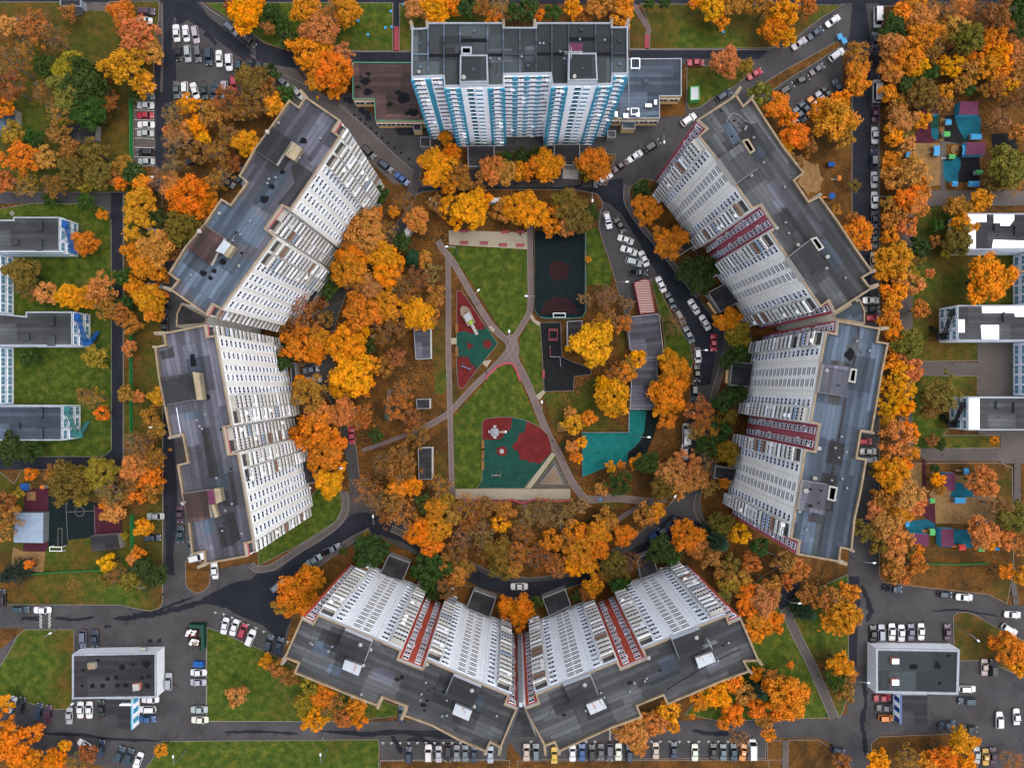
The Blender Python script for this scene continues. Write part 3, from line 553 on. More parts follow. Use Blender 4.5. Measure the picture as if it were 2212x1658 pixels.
# ---------------- buildings ----------------
def wallquad(mb,a,b,z0,z1,m,u0=0.0):
    l=math.hypot(b[0]-a[0],b[1]-a[1])
    mb.face([(a[0],a[1],z0),(b[0],b[1],z0),(b[0],b[1],z1),(a[0],a[1],z1)],m,[(u0,z0),(u0+l,z0),(u0+l,z1),(u0,z1)])
# shared facade pieces: local x along the wall, local -y outward, origin at the storey floor on the wall face
def fm(name,mats,fn):
    mb=MB(); fn(mb); return mb.mesh(name,mats)
def f_window(mb):
    mb.box(-0.95,0.95,-0.10,0.0,0.85,2.3,0); mb.box(-0.83,-0.06,-0.13,-0.09,0.97,2.18,1); mb.box(0.06,0.83,-0.13,-0.09,0.97,2.18,1); mb.box(-1.0,1.0,-0.28,0.0,0.74,0.83,2)
def f_windowc(mb):
    f_window(mb); mb.box(-0.8,-0.1,-0.14,-0.12,1.3,2.15,3); mb.box(-1.3,-1.0,-0.06,0,0.6,2.4,0)
def f_window3(mb):
    f_window(mb); mb.box(0.3,0.9,-0.5,-0.12,0.2,0.7,0)
def f_stair(mb):
    mb.box(-0.95,0.95,-0.06,0.0,0.35,2.45,0); mb.box(-0.86,0.86,-0.09,-0.05,0.45,2.35,1); mb.box(-0.95,0.95,-0.12,-0.04,1.3,1.42,0)
def balc(kind,col):
    def f(mb):
        d=1.25; hw=1.5
        mb.box(-hw,hw,-d,0,-0.08,0.08,0)
        mb.box(-hw+.08,hw-.08,-d+.10,-.02,0.08,0.10,6)
        mb.box(-hw,hw,-d,-d+0.16,0.08,1.12,col); mb.box(-hw,-hw+0.08,-d+0.10,0,0.08,1.12,0); mb.box(hw-0.08,hw,-d+0.10,0,0.08,1.12,0)
        mb.box(-hw+0.15,hw-0.15,-0.07,-0.02,0.1,2.25,1)     # door and window behind
        if kind=='glazed':
            mb.box(-hw,hw,-d,-d+0.08,1.12,1.22,2); mb.box(-hw,hw,-d-0.02,-0.02,2.42,2.52,6)
            for i in range(5):
                x=-hw+0.05+i*(2*hw-0.14)/4; mb.box(x-0.04,x+0.06,-d,-d+0.08,1.22,2.42,2)
            mb.box(-hw+0.08,hw-0.08,-d+0.03,-d+0.06,1.22,2.42,1)
        if kind=='clutter':
            mb.box(-1.2,-0.5,-1.0,-0.3,0.08,0.8,2); mb.box(0.4,0.8,-0.9,-0.5,0.08,1.0,4); mb.box(-hw,hw,-d,-d+0.05,2.3,2.36,2)
        if kind=='ac': mb.box(0.2,1.0,-d-0.4,-d,0.3,0.85,2)
    return f
BM=[M['bwhite'],M['glass'],M['frame'],M['bbrown'],M['bblue'],M['bgreen'],M['concrete']]
FM=dict(
 window=[fm('window',[M['frame'],M['glass'],M['ledge']],f_window)]*5+[fm('window',[M['frame'],M['glassg'],M['ledge']],f_window),fm('window',[M['frame'],M['glass'],M['ledge'],M['glassg']],f_windowc),fm('window',[M['frame'],M['glass'],M['ledge'],M['glassg']],f_windowc)]+[fm('window',[M['frame'],M['glass'],M['ledge']],f_window3)],
 stair_window=[fm('stair_window',[M['frame'],M['glassg']],f_stair)],
 balcony=[fm('balcony',BM,balc(k,c)) for k,c in (('open',0),('glazed',0),('glazed',2),('clutter',0),('open',2),('ac',0),('open',0),('glazed',0),('clutter',2),('open',3),('glazed',4),('open',0),('open',0),('glazed',0),('open',2),('glazed',0),('open',0))])
def f_log(mb):     # loggia of the blue and white tower
    mb.box(-1.45,1.45,-0.22,0,0.0,0.8,0); mb.box(-1.5,1.5,-0.34,0,-0.14,0.0,1); mb.box(-1.25,1.25,-0.12,0,0.95,2.2,0)
    for a,b in ((-1.12,-0.42),(-0.34,0.34),(0.42,1.12)): mb.box(a,b,-0.15,-0.11,1.05,2.1,2)
def f_teal(mb): mb.box(-0.62,0.62,-0.22,0,-0.1,2.2,0)
def f_log2(mb): f_log(mb); mb.box(0.3,1.3,-0.6,-0.22,0.1,0.7,0)
def f_nst(mb): mb.box(-0.75,0.75,-0.10,0,1.0,2.1,0); mb.box(-0.65,0.65,-0.13,-0.09,1.1,2.0,1); mb.box(-0.75,0.75,-0.08,0,0.1,0.9,2)
def f_nban(mb): mb.box(-0.9,0.9,-0.08,0,0.2,1.25,0); mb.box(-0.9,0.9,-0.12,0,1.25,2.3,1)
FM['loggia']=[fm('loggia',[M['frame'],M['ledge'],M['glass']],f_log)]*4+[fm('loggia',[M['frame'],M['ledge'],M['glass']],f_log2)]
FM['blue_panel']=[fm('blue_panel',[M['tblue']],f_teal)]
FM['small_window']=[fm('small_window',[M['frame'],M['glass'],M['tblue']],f_nst)]
FM['banded_window']=[fm('banded_window',[M['tblue'],M['frame']],f_nban)]
def f_school(mb): mb.box(-1.3,1.3,-0.08,0,0.8,2.5,0); mb.box(-1.15,-0.05,-0.11,-0.07,0.9,2.4,1); mb.box(0.05,1.15,-0.11,-0.07,0.9,2.4,1)
FM['wide_window']=[fm('wide_window',[M['frame'],M['glassb']],f_school)]
FM['shop_window']=[fm('shop_window',[M['frame'],M['glass']],f_school)]
PL={'window':'windows','stair_window':'stair_windows','balcony':'balconies','loggia':'loggias','blue_panel':'blue_panels','small_window':'small_windows','banded_window':'banded_windows','wide_window':'wide_windows'}
def put(parent,items,rng):
    """items: (name,mesh,matrix,z,sx); the 100 highest as parts, the rest one part of stuff"""
    by={}
    for it in items: by.setdefault(it[0],[]).append(it)
    for nm,L_ in by.items():
        L_.sort(key=lambda t:-t[3])
        for it in L_[:100]:
            o=D.objects.new(nm,it[1]); COL.objects.link(o); o.parent=parent; o.matrix_parent_inverse=PM[parent.name].inverted(); o.matrix_basis=it[2]
        rest=L_[100:]
        if rest:
            V=[];F=[];Mi=[];mats=list(L_[0][1].materials)
            for it in rest:
                me=it[1]; n=len(V); mt=it[2]
                V+= [tuple(mt@v.co) for v in me.vertices]
                for p in me.polygons: F.append(tuple(n+i for i in p.vertices)); Mi.append(p.material_index)
            me=D.meshes.new(PL.get(nm,nm)); me.from_pydata(V,[],F)
            for x in mats: me.materials.append(x)
            me.polygons.foreach_set('material_index',Mi); me.update()
            o=mk(PL.get(nm,nm),me,parent); o['kind']='stuff'
TYPES={
 'a':[('balcony',.22,.98),('window',.64,.85)],
 'z':[('balcony',.78,.98),('window',.36,.85)],
 's':[('stair_window',.28,1),('stair_window',.68,1)],
 'r':[('window',.5,.72)], 'R':[('window',.24,.72),('window',.76,.72)],
 'L':[('balcony',.10,.95),('balcony',.27,.95),('window',.39,.8),('window',.53,.8),('window',.63,.6),('window',.76,.8),('window',.90,.8)],
 'K':[('window',.08,.8),('window',.22,.8),('window',.36,.6),('window',.47,.8),('window',.61,.8),('balcony',.75,.95),('balcony',.91,.95)],
 'q':[('balcony',.27,.85),('balcony',.73,.85)],
 'B':[('balcony',.3,.95),('balcony',.72,.95)],
}
def tower(name,label,cat,front,back,h,mats,fh=2.8,floors=17,rotpts=None,zb=0.5,par=0.9,pw=0.38,roof='roofg',cope='cope',seed=1,group=None,types=TYPES,seamlift=True,pinfo=None):
    """front/back: (x,y,type) in survey pixels at roof level"""
    rng=random.Random(seed)
    pts=[P(p[0],p[1],h) for p in front+back]; ty=[p[2] if len(p)>2 else 'x' for p in front+back]
    cx=sum(p[0] for p in pts)/len(pts);cy=sum(p[1] for p in pts)/len(pts)
    a,b=rotpts; A_=P(*a,h);B_=P(*b,h); rot=math.atan2(B_[1]-A_[1],B_[0]-A_[0])
    e=thing(name,label,cat,(cx,cy,0),rot,group)
    inv=PM[e.name].inverted(); loc=lambda p:tuple((inv@Vector((p[0],p[1],0)))[:2])
    ccw=area(pts)>0
    if not ccw: pts=pts[::-1]; ty=[ty[(len(ty)-2-i)%len(ty)] for i in range(len(ty))]
    lp=[loc(p) for p in pts]; n=len(lp)
    mb=MB(); items=[]
    mm={'w':0,'r':1,'n':2}
    for i in range(n):
        j=(i+1)%n; t=ty[i]; red=t in('r','R')
        if t=='q': wallquad(mb,lp[i],lp[j],0,h-1.2,0); wallquad(mb,lp[i],lp[j],h-1.2,h,1)
        else: wallquad(mb,lp[i],lp[j],0,h,1 if red else 0)
        A1=Vector((*pts[i],0));B1=Vector((*pts[j],0)); d=B1-A1; l=d.length; ang=math.atan2(d.y,d.x)
        # front list order may be reversed, mirror the fractions then
        tl_=types.get(t,[])
        if t=='q' and l<5.2: tl_=[('balcony',.5,.8*l/3.0 if l<3.2 else .9)]
        for (nm,f,s) in tl_:
            ff=f if ccw else 1-f
            base=A1+d*ff
            for k in range(floors):
                if rng.random()<0.01 and nm=='balcony': continue
                me=rng.choice(FM[nm]); wd={'balcony':3.0,'window':2.0,'stair_window':1.9}.get(nm,1)
                sx=s*rng.choice((1,1,1,0.92)) if nm!='balcony' else s
                items.append((nm,me,Matrix.Translation((base.x,base.y,zb+k*fh))@Matrix.Rotation(ang,4,'Z')@Matrix.Diagonal((sx,1,1,1)),k+rng.random()*0.1))
    wm=mb.obj('wall',[M[mats[0]],M[mats[1]]],None); wm.parent=e
    r=MB(); r.face([(x,y,h+0.02) for x,y in lp]); ro=r.obj('roof',[M[roof]],None); ro.parent=e
    inn=offs(lp,pw,True); c=MB(); z=h+par
    for i in range(n):
        j=(i+1)%n; a,b,cc,dd=lp[i],lp[j],inn[j],inn[i]
        c.face([(a[0],a[1],z),(b[0],b[1],z),(cc[0],cc[1],z),(dd[0],dd[1],z)],0)
        c.face([(cc[0],cc[1],h),(dd[0],dd[1],h),(dd[0],dd[1],z),(cc[0],cc[1],z)],0)
        c.face([(a[0],a[1],h),(b[0],b[1],h),(b[0],b[1],z),(a[0],a[1],z)],1)
    co_=c.obj('parapet',[M[cope],M[mats[0]]],None); co_.parent=e
    put(e,items,rng)
    # small vents and felt repairs over the whole roof
    def inside(x,y,q):
        c=False
        for i in range(len(q)):
            a,b=q[i],q[i-1]
            if (a[1]>y)!=(b[1]>y) and x<(b[0]-a[0])*(y-a[1])/(b[1]-a[1])+a[0]: c=not c
        return c
    safe=offs(lp,2.2,True); xs=[p[0] for p in lp]; ys=[p[1] for p in lp]; nv=0; k=0
    while nv<34 and k<400:
        k+=1; x=rng.uniform(min(xs),max(xs)); y=rng.uniform(min(ys),max(ys))
        if not inside(x,y,safe) or not inside(x,y,lp): continue
        nv+=1; m=MB()
        if nv%3==0:
            m.tube((x,y,h),(x,y,h+.7),.14,n=7); m.tube((x,y,h+.7),(x,y,h+.85),.26,.08,n=7); o=m.obj('roof_vent',[M['steel']],None)
        else:
            w_=rng.uniform(.6,2.2); l_=rng.uniform(1.0,5.0)*(1 if nv%2 else .5)
            if not all(inside(x+a,y+b,safe) for a in(-l_,l_) for b in(-w_,w_)): continue
            m.prism([(x-l_,y-w_),(x+l_,y-w_*rng.uniform(.9,1)),(x+l_*rng.uniform(.95,1),y+w_),(x-l_,y+w_*rng.uniform(.9,1))],h+.01,h+.034+.0006*nv); o=m.obj('felt_patch',[M[rng.choice(('roofg','roofp','roofd','roofn','roofb','roofd'))]],None)
        o.parent=e
    return e,inv
def loc_poly(inv,pts,z): return [tuple((inv@Vector((*P(x,y,z),0)))[:2]) for x,y in pts]
def rbox(e,inv,name,pts,z0,z1,mtop,mside,label=None,rim=None,rimm=None):
    q=loc_poly(inv,pts,z1); mb=MB(); mb.prism(q,z0,z1,0,1)
    if rim:
        if area(q)<0: q=q[::-1]
        L_=offs(q,rim,True)
        for i in range(len(q)):
            j=(i+1)%len(q); a,b,c,d=q[i],q[j],L_[j],L_[i]; z=z1+0.35
            mb.face([(a[0],a[1],z),(b[0],b[1],z),(c[0],c[1],z),(d[0],d[1],z)],2); mb.face([(c[0],c[1],z1),(d[0],d[1],z1),(d[0],d[1],z),(c[0],c[1],z)],2); mb.face([(a[0],a[1],z1),(b[0],b[1],z1),(b[0],b[1],z),(a[0],a[1],z)],2)
    o=mb.obj(name,[M[mtop],M[mside]]+([M[rimm or 'cope']] if rim else []),None); o.parent=e
    if label:o['label']=label
    return o
def shaft(e,inv,pts,h,mside='white',name='roof_shaft'):
    """open light well / hatch house: walls with a dark inside"""
    q=loc_poly(inv,pts,h+2.0); 
    if area(q)<0: q=q[::-1]
    i_=offs(q,0.35,True); mb=MB()
    for k in range(len(q)):
        j=(k+1)%len(q); a,b,c,d=q[k],q[j],i_[j],i_[k]
        mb.face([(a[0],a[1],h),(b[0],b[1],h),(b[0],b[1],h+2),(a[0],a[1],h+2)],0); mb.face([(a[0],a[1],h+2),(b[0],b[1],h+2),(c[0],c[1],h+2),(d[0],d[1],h+2)],0)
        mb.face([(c[0],c[1],h+.2),(d[0],d[1],h+.2),(d[0],d[1],h+2),(c[0],c[1],h+2)],1)
    mb.face([(x,y,h+0.2) for x,y in i_],1)
    o=mb.obj(name,[M[mside],M['tar']],None); o.parent=e; return o
def patch(e,inv,pts,h,mat='tar',amp=0,name='tar_patch',dz=0.05,label=None,seed=0):
    q=loc_poly(inv,pts,h)
    if amp: q=rough(q,amp,3,random.Random(seed))
    mb=MB(); mb.prism(q,h+0.02,h+dz); o=mb.obj(name,[M[mat]],None); o.parent=e
    if label:o['label']=label
    return o
def blob(e,inv,x,y,r,h,seed,sq=0.7):
    rg=random.Random(seed); pts=[(x+r*rg.uniform(.6,1.15)*math.cos(a),y+r*sq*rg.uniform(.6,1.15)*math.sin(a)) for a in [2*math.pi*i/11 for i in range(11)]]
    return patch(e,inv,pts,h,'tar',0,'tar_patch',0.06)
def vent(e,inv,x,y,h,r=0.35,z=1.2,white=True,dish=False):
    (a,b),=loc_poly(inv,[(x,y)],h); mb=MB(); mb.tube((a,b,h),(a,b,h+z),r*.6,n=8)
    if dish: mb.tube((a,b,h+z),(a+.12,b-.1,h+z+.25),r*.3,r*1.1,n=12); nm='satellite_dish'
    else: mb.tube((a,b,h+z),(a,b,h+z+.3),r*1.3,r*0.3,n=8); nm='roof_vent'
    o=mb.obj(nm,[M['concrete'] if white else M['steel']],None); o.parent=e
def cable(e,inv,pts,h,r=0.07,mat='frame'):
    q=smooth(loc_poly(inv,pts,h),5); mb=MB()
    for i in range(len(q)-1): mb.tube((*q[i],h+.15),(*q[i+1],h+.15),r,n=4,cap=False)
    o=mb.obj('cable',[M[mat]],None); o.parent=e
def antenna(e,inv,x,y,h):
    (a,b),=loc_poly(inv,[(x,y)],h); mb=MB(); mb.tube((a,b,h),(a,b,h+5),.06,.04,n=5)
    for z,l in ((4.8,1.6),(4.2,1.3),(3.5,1.5)):
        mb.tube((a-l,b,h+z),(a+l,b,h+z),.05,n=4); mb.tube((a,b-l*.7,h+z-.2),(a,b+l*.7,h+z-.2),.05,n=4)
    o=mb.obj('antenna',[M['steel']],None); o.parent=e
def fin(e,inv,a,b,h,wd=0.5,z1=1.0,mat='cope',ms='white',z0=0):
    q=loc_poly(inv,[a,b],h); mb=MB(); u=Vector((q[1][0]-q[0][0],q[1][1]-q[0][1])).normalized(); v=Vector((-u.y,u.x))*wd/2
    A_=Vector(q[0]);B_=Vector(q[1]); mb.prism([tuple(A_-v),tuple(B_-v),tuple(B_+v),tuple(A_+v)],z0,h+z1,0,1)
    o=mb.obj('end_wall',[M[mat],M[ms]],None); o.parent=e
HT=48.4
# --- lower right-hand of the two bottom towers
s2,i2=tower('apartment_tower','long white and rust-red panel tower at the bottom, right one of the joined pair','apartment tower',
 [(1130,1518,'x'),(1136,1524,'r'),(1162,1514,'x'),(1156,1494,'a'),(1221,1468,'s'),(1268,1449,'z'),(1332,1423,'x'),(1341,1440,'R'),(1393,1418,'x'),(1386,1397,'a'),(1448,1372,'s'),(1502,1350,'z'),(1567,1324,'x'),(1573,1341,'r'),(1598,1330,'x')],
 [(1638,1424),(1607,1426),(1618,1447),(1553,1470),(1498,1494),(1440,1518),(1431,1499),(1376,1521),(1386,1545),(1322,1568),(1266,1593),(1206,1620),(1197,1600),(1176,1608)],HT,('whitec','brick'),rotpts=((1140,1524),(1598,1330)),seed=11,group='six long panel towers round the courtyard',roof='roofg')
fin(s2,i2,(1176,1607),(1178,1626),HT); fin(s2,i2,(1206,1619),(1208,1624),HT,.6,1.05); fin(s2,i2,(1638,1424),(1644,1433),HT); fin(s2,i2,(1618,1447),(1622,1451),HT)
rbox(s2,i2,'lift_room',[(1217,1481),(1276,1459),(1293,1502),(1236,1527)],HT-.5,HT+2.6,'roofd','whitec'); rbox(s2,i2,'lift_room',[(1452,1381),(1512,1358),(1526,1400),(1469,1424)],HT-.5,HT+2.6,'roofd','whitec')
for q,z in (([(1266,1521),(1300,1508),(1311,1528),(1276,1543)],1.1),([(1502,1420),(1538,1408),(1546,1428),(1510,1443)],1.1)): rbox(s2,i2,'metal_canopy',q,HT,HT+z,'rust','metal')
antenna(s2,i2,1523,1376,HT); cable(s2,i2,[(1440,1488),(1520,1440),(1600,1400)],HT,.06,'tar')
for k,(x,y,r) in enumerate(((1360,1474,6),(1518,1404,4),(1426,1447,4),(1218,1543,5),(1562,1393,4))): blob(s2,i2,x,y,r,HT,k)
vent(s2,i2,1260,1466,HT,.35,3.2); vent(s2,i2,1497,1366,HT,.35,3.2); vent(s2,i2,1399,1416,HT); vent(s2,i2,1369,1470,HT,.2)
# --- lower left-hand
s1,i1=tower('apartment_tower','long white and rust-red panel tower at the bottom, left one of the joined pair','apartment tower',
 [(654,1330,'r'),(678,1343,'x'),(689,1323,'a'),(753,1350,'s'),(806,1372,'z'),(869,1400,'x'),(862,1420,'R'),(913,1440,'x'),(923,1420,'a'),(980,1445,'s'),(1036,1469,'z'),(1101,1496,'x'),(1093,1516,'r'),(1118,1526,'x')],
 [(1082,1612),(1060,1600),(1050,1620),(990,1594),(934,1564),(873,1542),(879,1523),(827,1503),(816,1521),(755,1498),(697,1474),(637,1450),(646,1429),(616,1417)],HT,('whitec','brick'),rotpts=((654,1330),(1118,1526)),seed=12,group='six long panel towers round the courtyard',roof='roofg')
fin(s1,i1,(1082,1612),(1078,1626),HT); fin(s1,i1,(1050,1620),(1048,1625),HT,.6,1.05); fin(s1,i1,(616,1417),(611,1432),HT); fin(s1,i1,(827,1503),(817,1526),HT,.6,1.05); fin(s1,i1,(879,1523),(869,1549),HT,.6,1.05)
rbox(s1,i1,'lift_room',[(744,1360),(803,1385),(786,1432),(725,1406)],HT-.5,HT+2.6,'roofd','whitec'); rbox(s1,i1,'lift_room',[(980,1459),(1039,1484),(1022,1525),(962,1502)],HT-.5,HT+2.6,'roofd','whitec')
for q in ([(745,1424),(782,1437),(774,1459),(739,1444)],[(984,1519),(1020,1535),(1012,1556),(977,1541)]): rbox(s1,i1,'metal_canopy',q,HT,HT+1.1,'rust','metal')
for k,(x,y,r) in enumerate(((914,1521,7),(922,1512,5),(917,1533,4),(958,1493,5),(976,1480,4),(974,1495,4),(925,1490,3),(938,1485,3),(868,1462,7),(858,1466,6),(790,1420,5))): blob(s1,i1,x,y,r,HT,k+20)
cable(s1,i1,[(742,1390),(748,1420),(758,1424)],HT,.05,'tar'); cable(s1,i1,[(785,1440),(800,1450),(815,1475),(822,1500)],HT,.05,'roofp'); cable(s1,i1,[(983,1575),(1000,1590),(1020,1597),(1040,1598)],HT,.05,'roofp')
vent(s1,i1,785,1381,HT,.35,3.2); vent(s1,i1,1021,1478,HT,.35,3.2); vent(s1,i1,712,1402,HT,.2); vent(s1,i1,803,1398,HT,.3); vent(s1,i1,787,1432,HT,.3); vent(s1,i1,924,1430,HT,.3); vent(s1,i1,1025,1520,HT,.3); vent(s1,i1,783,1494,HT,.2)
# --- upper right
e1,j1=tower('apartment_tower','long white panel tower with maroon bays and grey roof, upper right of the ring','apartment tower',
 [(1503,262,'r'),(1524,281,'x'),(1505,297,'a'),(1546,347,'s'),(1582,397,'z'),(1621,453,'x'),(1641,446,'R'),(1671,491,'x'),(1659,504,'a'),(1694,553,'s'),(1731,610,'z'),(1769,665,'x'),(1786,652,'r'),(1799,677,'x')],
 [(1884,622),(1874,618),(1861,601),(1882,588),(1844,535),(1806,477),(1767,424),(1744,436),(1714,392),(1735,376),(1691,320),(1658,270),(1622,214),(1603,230),(1588,207)],HT,('white','brickm'),rotpts=((1503,262),(1799,677)),seed=13,group='six long panel towers round the courtyard',roof='roofg')
fin(e1,j1,(1588,207),(1598,191),HT,.6); fin(e1,j1,(1622,214),(1625,209),HT,.5,1.05)
fin(e1,j1,(1884,622),(1893,615),HT,.6); fin(e1,j1,(1767,424),(1770,421),HT,.6,1.05); fin(e1,j1,(1882,588),(1886,584),HT,.6,1.05)
rbox(e1,j1,'lift_room',[(1553,342),(1591,396),(1640,361),(1603,307)],HT-.5,HT+2.4,'roofg','white'); rbox(e1,j1,'lift_room',[(1704,555),(1739,606),(1786,570),(1751,518)],HT-.5,HT+2.4,'roofd','white')
shaft(e1,j1,[(1602,304),(1616,299),(1632,325),(1620,333)],HT,'beige'); shaft(e1,j1,[(1750,516),(1764,511),(1781,535),(1768,543)],HT,'concrete')
patch(e1,j1,[(1560,272),(1573,262),(1606,307),(1584,312)],HT,'roofb',0,'felt_patch'); patch(e1,j1,[(1681,440),(1686,436),(1852,655),(1842,660)],HT,'roofd',0,'felt_patch',.04); patch(e1,j1,[(1660,396),(1668,392),(1700,440),(1690,446)],HT,'roofd',0,'felt_patch',.04)
cable(e1,j1,[(1569,265),(1578,248),(1592,247),(1610,262),(1632,267)],HT,.045,'concrete')
for k,(x,y,r) in enumerate(((1580,295,4),(1586,261,4),(1557,240,4),(1599,370,4),(1596,268,3),(1715,518,3))): blob(e1,j1,x,y,r,HT,k+40)
vent(e1,j1,1562,341,HT,.4,1.2,dish=True); vent(e1,j1,1568,354,HT,.3); vent(e1,j1,1620,382,HT,.25); vent(e1,j1,1783,555,HT,.4,1,dish=True); vent(e1,j1,1720,531,HT,.3); vent(e1,j1,1781,581,HT,.25); vent(e1,j1,1674,495,HT,.3)
# --- right
e2,j2=tower('apartment_tower','long white panel tower with maroon bays and blue-grey roof, lower right of the ring','apartment tower',
 [(1805,692,'r'),(1802,720,'x'),(1780,716,'a'),(1768,782,'s'),(1758,847,'z'),(1746,911,'x'),(1766,917,'R'),(1757,973,'x'),(1734,969,'a'),(1725,1035,'s'),(1714,1098,'z'),(1704,1161,'x'),(1723,1167,'r'),(1719,1196,'x')],
 [(1810,1212),(1814,1182),(1837,1187),(1844,1119),(1858,1056),(1869,990),(1848,987),(1857,931),(1880,934),(1892,867),(1903,802),(1916,741),(1892,737),(1898,709)],HT,('white','brickm'),rotpts=((1802,720),(1719,1196)),seed=14,group='six long panel towers round the courtyard',roof='roofb')
fin(e2,j2,(1810,1212),(1826,1216),HT,.6); fin(e2,j2,(1837,1187),(1841,1188),HT,.5,1.05); fin(e2,j2,(1898,709),(1915,709),HT,.6); fin(e2,j2,(1880,934),(1884,934),HT,.5,1.05)
rbox(e2,j2,'lift_room',[(1781,786),(1838,793),(1826,855),(1769,847)],HT-.5,HT+2.4,'roofp','white'); rbox(e2,j2,'lift_room',[(1736,1038),(1791,1047),(1781,1111),(1726,1101)],HT-.5,HT+2.4,'roofp','white')
shaft(e2,j2,[(1838,795),(1852,797),(1848,827),(1832,824)],HT,'concrete'); shaft(e2,j2,[(1791,1048),(1810,1052),(1804,1083),(1787,1079)],HT,'concrete')
patch(e2,j2,[(1851,700),(1853,735),(1840,795),(1842,800),(1857,740),(1856,712)],HT,'roofd',0,'felt_patch',.04); patch(e2,j2,[(1824,858),(1830,858),(1796,1045),(1790,1045)],HT,'roofd',0,'felt_patch',.04)
patch(e2,j2,[(1766,1110),(1783,1113),(1772,1195),(1755,1192)],HT,'roofn',0,'felt_patch',.05); blob(e2,j2,1836,766,12,HT,3,1.2)
for k,(x,y,r) in enumerate(((1750,1056,4),(1773,1059,4),(1768,1085,3),(1750,1092,5),(1811,832,3))): blob(e2,j2,x,y,r,HT+2.4,k+60)
vent(e2,j2,1766,966,HT,.42,1.0,dish=True); vent(e2,j2,1757,1030,HT,.42,1.0,dish=True); vent(e2,j2,1738,1057,HT+2.4,.5,1.0,dish=True); vent(e2,j2,1781,800,HT+2.4,.3); vent(e2,j2,1800,966,HT,.2); vent(e2,j2,1723,1102,HT,.3)
# --- upper left
w1,k1=tower('apartment_tower','long cream panel tower with stacked balconies and grey roof, upper left of the ring','apartment tower',
 [(737,262,'q'),(722,286,'x'),(738,298,'L'),(631,456,'x'),(612,447,'q'),(577,495,'x'),(599,512,'L'),(482,670,'x'),(463,659,'q'),(449,682,'x')],
 [(371,627),(387,607),(367,592),(402,535),(444,485),(481,430),(501,443),(535,396),(518,383),(553,322),(590,272),(627,218),(647,233),(662,211)],51.0,('white','pinkb'),rotpts=((449,682),(737,262)),fh=2.95,seed=15,group='six long panel towers round the courtyard',roof='roofp')
h=51.0
fin(w1,k1,(662,211),(650,198),h,.6); fin(w1,k1,(371,627),(357,621),h,.6); fin(w1,k1,(387,607),(389,603),h,.5,1.05)
rbox(w1,k1,'lift_room',[(588,273),(630,304),(597,356),(553,326)],h-.5,h+1.2,'roofd','white'); rbox(w1,k1,'lift_room',[(441,485),(484,514),(455,573),(404,537)],h-.5,h+1.2,'roofbr','white')
shaft(w1,k1,[(634,307),(640,311),(623,340),(616,334)],h,'beige'); rbox(w1,k1,'roof_hatch',[(640,311),(653,321),(636,347),(623,340)],h,h+1.8,'beige','beige'); rbox(w1,k1,'metal_canopy',[(484,517),(499,528),(484,549),(466,542)],h,h+2.2,'metal','beige'); rbox(w1,k1,'roof_hatch',[(499,528),(508,533),(492,557),(482,550)],h,h+1.8,'beige','beige')
patch(w1,k1,[(367,592),(402,537),(455,574),(462,572),(484,545),(553,567),(520,617),(482,665),(460,655),(440,668),(392,605)],h,'roofb',0,'felt_patch',.05); patch(w1,k1,[(500,443),(510,425),(535,440),(583,490),(553,535),(500,520),(486,513),(446,486),(481,432)],h,'roofb',0,'felt_patch',.045)
patch(w1,k1,[(628,360),(645,352),(685,380),(650,420),(640,412)],h,'roofd',0,'felt_patch',.045); patch(w1,k1,[(632,400),(640,395),(655,408),(620,452),(600,440)],h,'roofd',0,'felt_patch',.05)
for k,(x,y,r) in enumerate(((656,304,9),(617,319,9),(593,337,7),(588,404,8),(611,372,7),(572,430,12),(511,503,6),(462,525,6),(451,565,5),(455,600,7),(440,590,9),(463,585,7),(482,565,9),(522,547,4))): blob(w1,k1,x,y,r,h+(.04 if 1 else 0),k+80,.8)
cable(w1,k1,[(560,440),(500,520),(490,528)],h,.04,'steel'); vent(w1,k1,580,289,h+1.2,.4,1,dish=True); vent(w1,k1,434,502,h+1.2,.4,1,dish=True); vent(w1,k1,478,463,h,.25); vent(w1,k1,520,575,h,.2); vent(w1,k1,605,269,h,.2)
# --- left
w2,k2=tower('apartment_tower','long cream panel tower with stacked balconies and lilac-grey roof, lower left of the ring','apartment tower',
 [(447,701,'q'),(451,727,'x'),(470,723,'K'),(505,919,'x'),(487,923,'q'),(497,979,'x'),(518,976,'L'),(552,1168,'x'),(533,1172,'q'),(537,1200,'x')],
 [(446,1217),(443,1190),(417,1196),(410,1129),(396,1064),(386,1002),(408,997),(397,939),(371,944),(358,877),(345,812),(337,749),(360,744),(356,719)],HT,('white','pinkb'),rotpts=((447,701),(537,1200)),seed=16,group='six long panel towers round the courtyard',roof='roofp')
fin(w2,k2,(356,719),(337,720),HT,.6); fin(w2,k2,(446,1217),(430,1223),HT,.6); fin(w2,k2,(337,749),(334,749),HT,.5,1.05); fin(w2,k2,(371,944),(368,945),HT,.5,1.05); fin(w2,k2,(417,1196),(414,1197),HT,.5,1.05)
rbox(w2,k2,'lift_room',[(347,815),(416,805),(424,862),(357,874)],HT-.5,HT+1.6,'roofd','white'); rbox(w2,k2,'lift_room',[(395,1066),(447,1058),(455,1118),(405,1129)],HT-.5,HT+1.6,'roofbr','white')
rbox(w2,k2,'roof_hatch',[(416,803),(430,805),(438,863),(426,864)],HT,HT+2.2,'beige','beige'); rbox(w2,k2,'roof_hatch',[(462,1055),(475,1054),(480,1082),(466,1088)],HT,HT+2.0,'beige','beige'); rbox(w2,k2,'purple_canopy',[(447,1059),(462,1058),(466,1087),(452,1089)],HT,HT+2.4,'purple','beige')
rbox(w2,k2,'roof_hatch',[(456,1090),(463,1088),(471,1115),(464,1119)],HT,HT+1.6,'beige','beige')
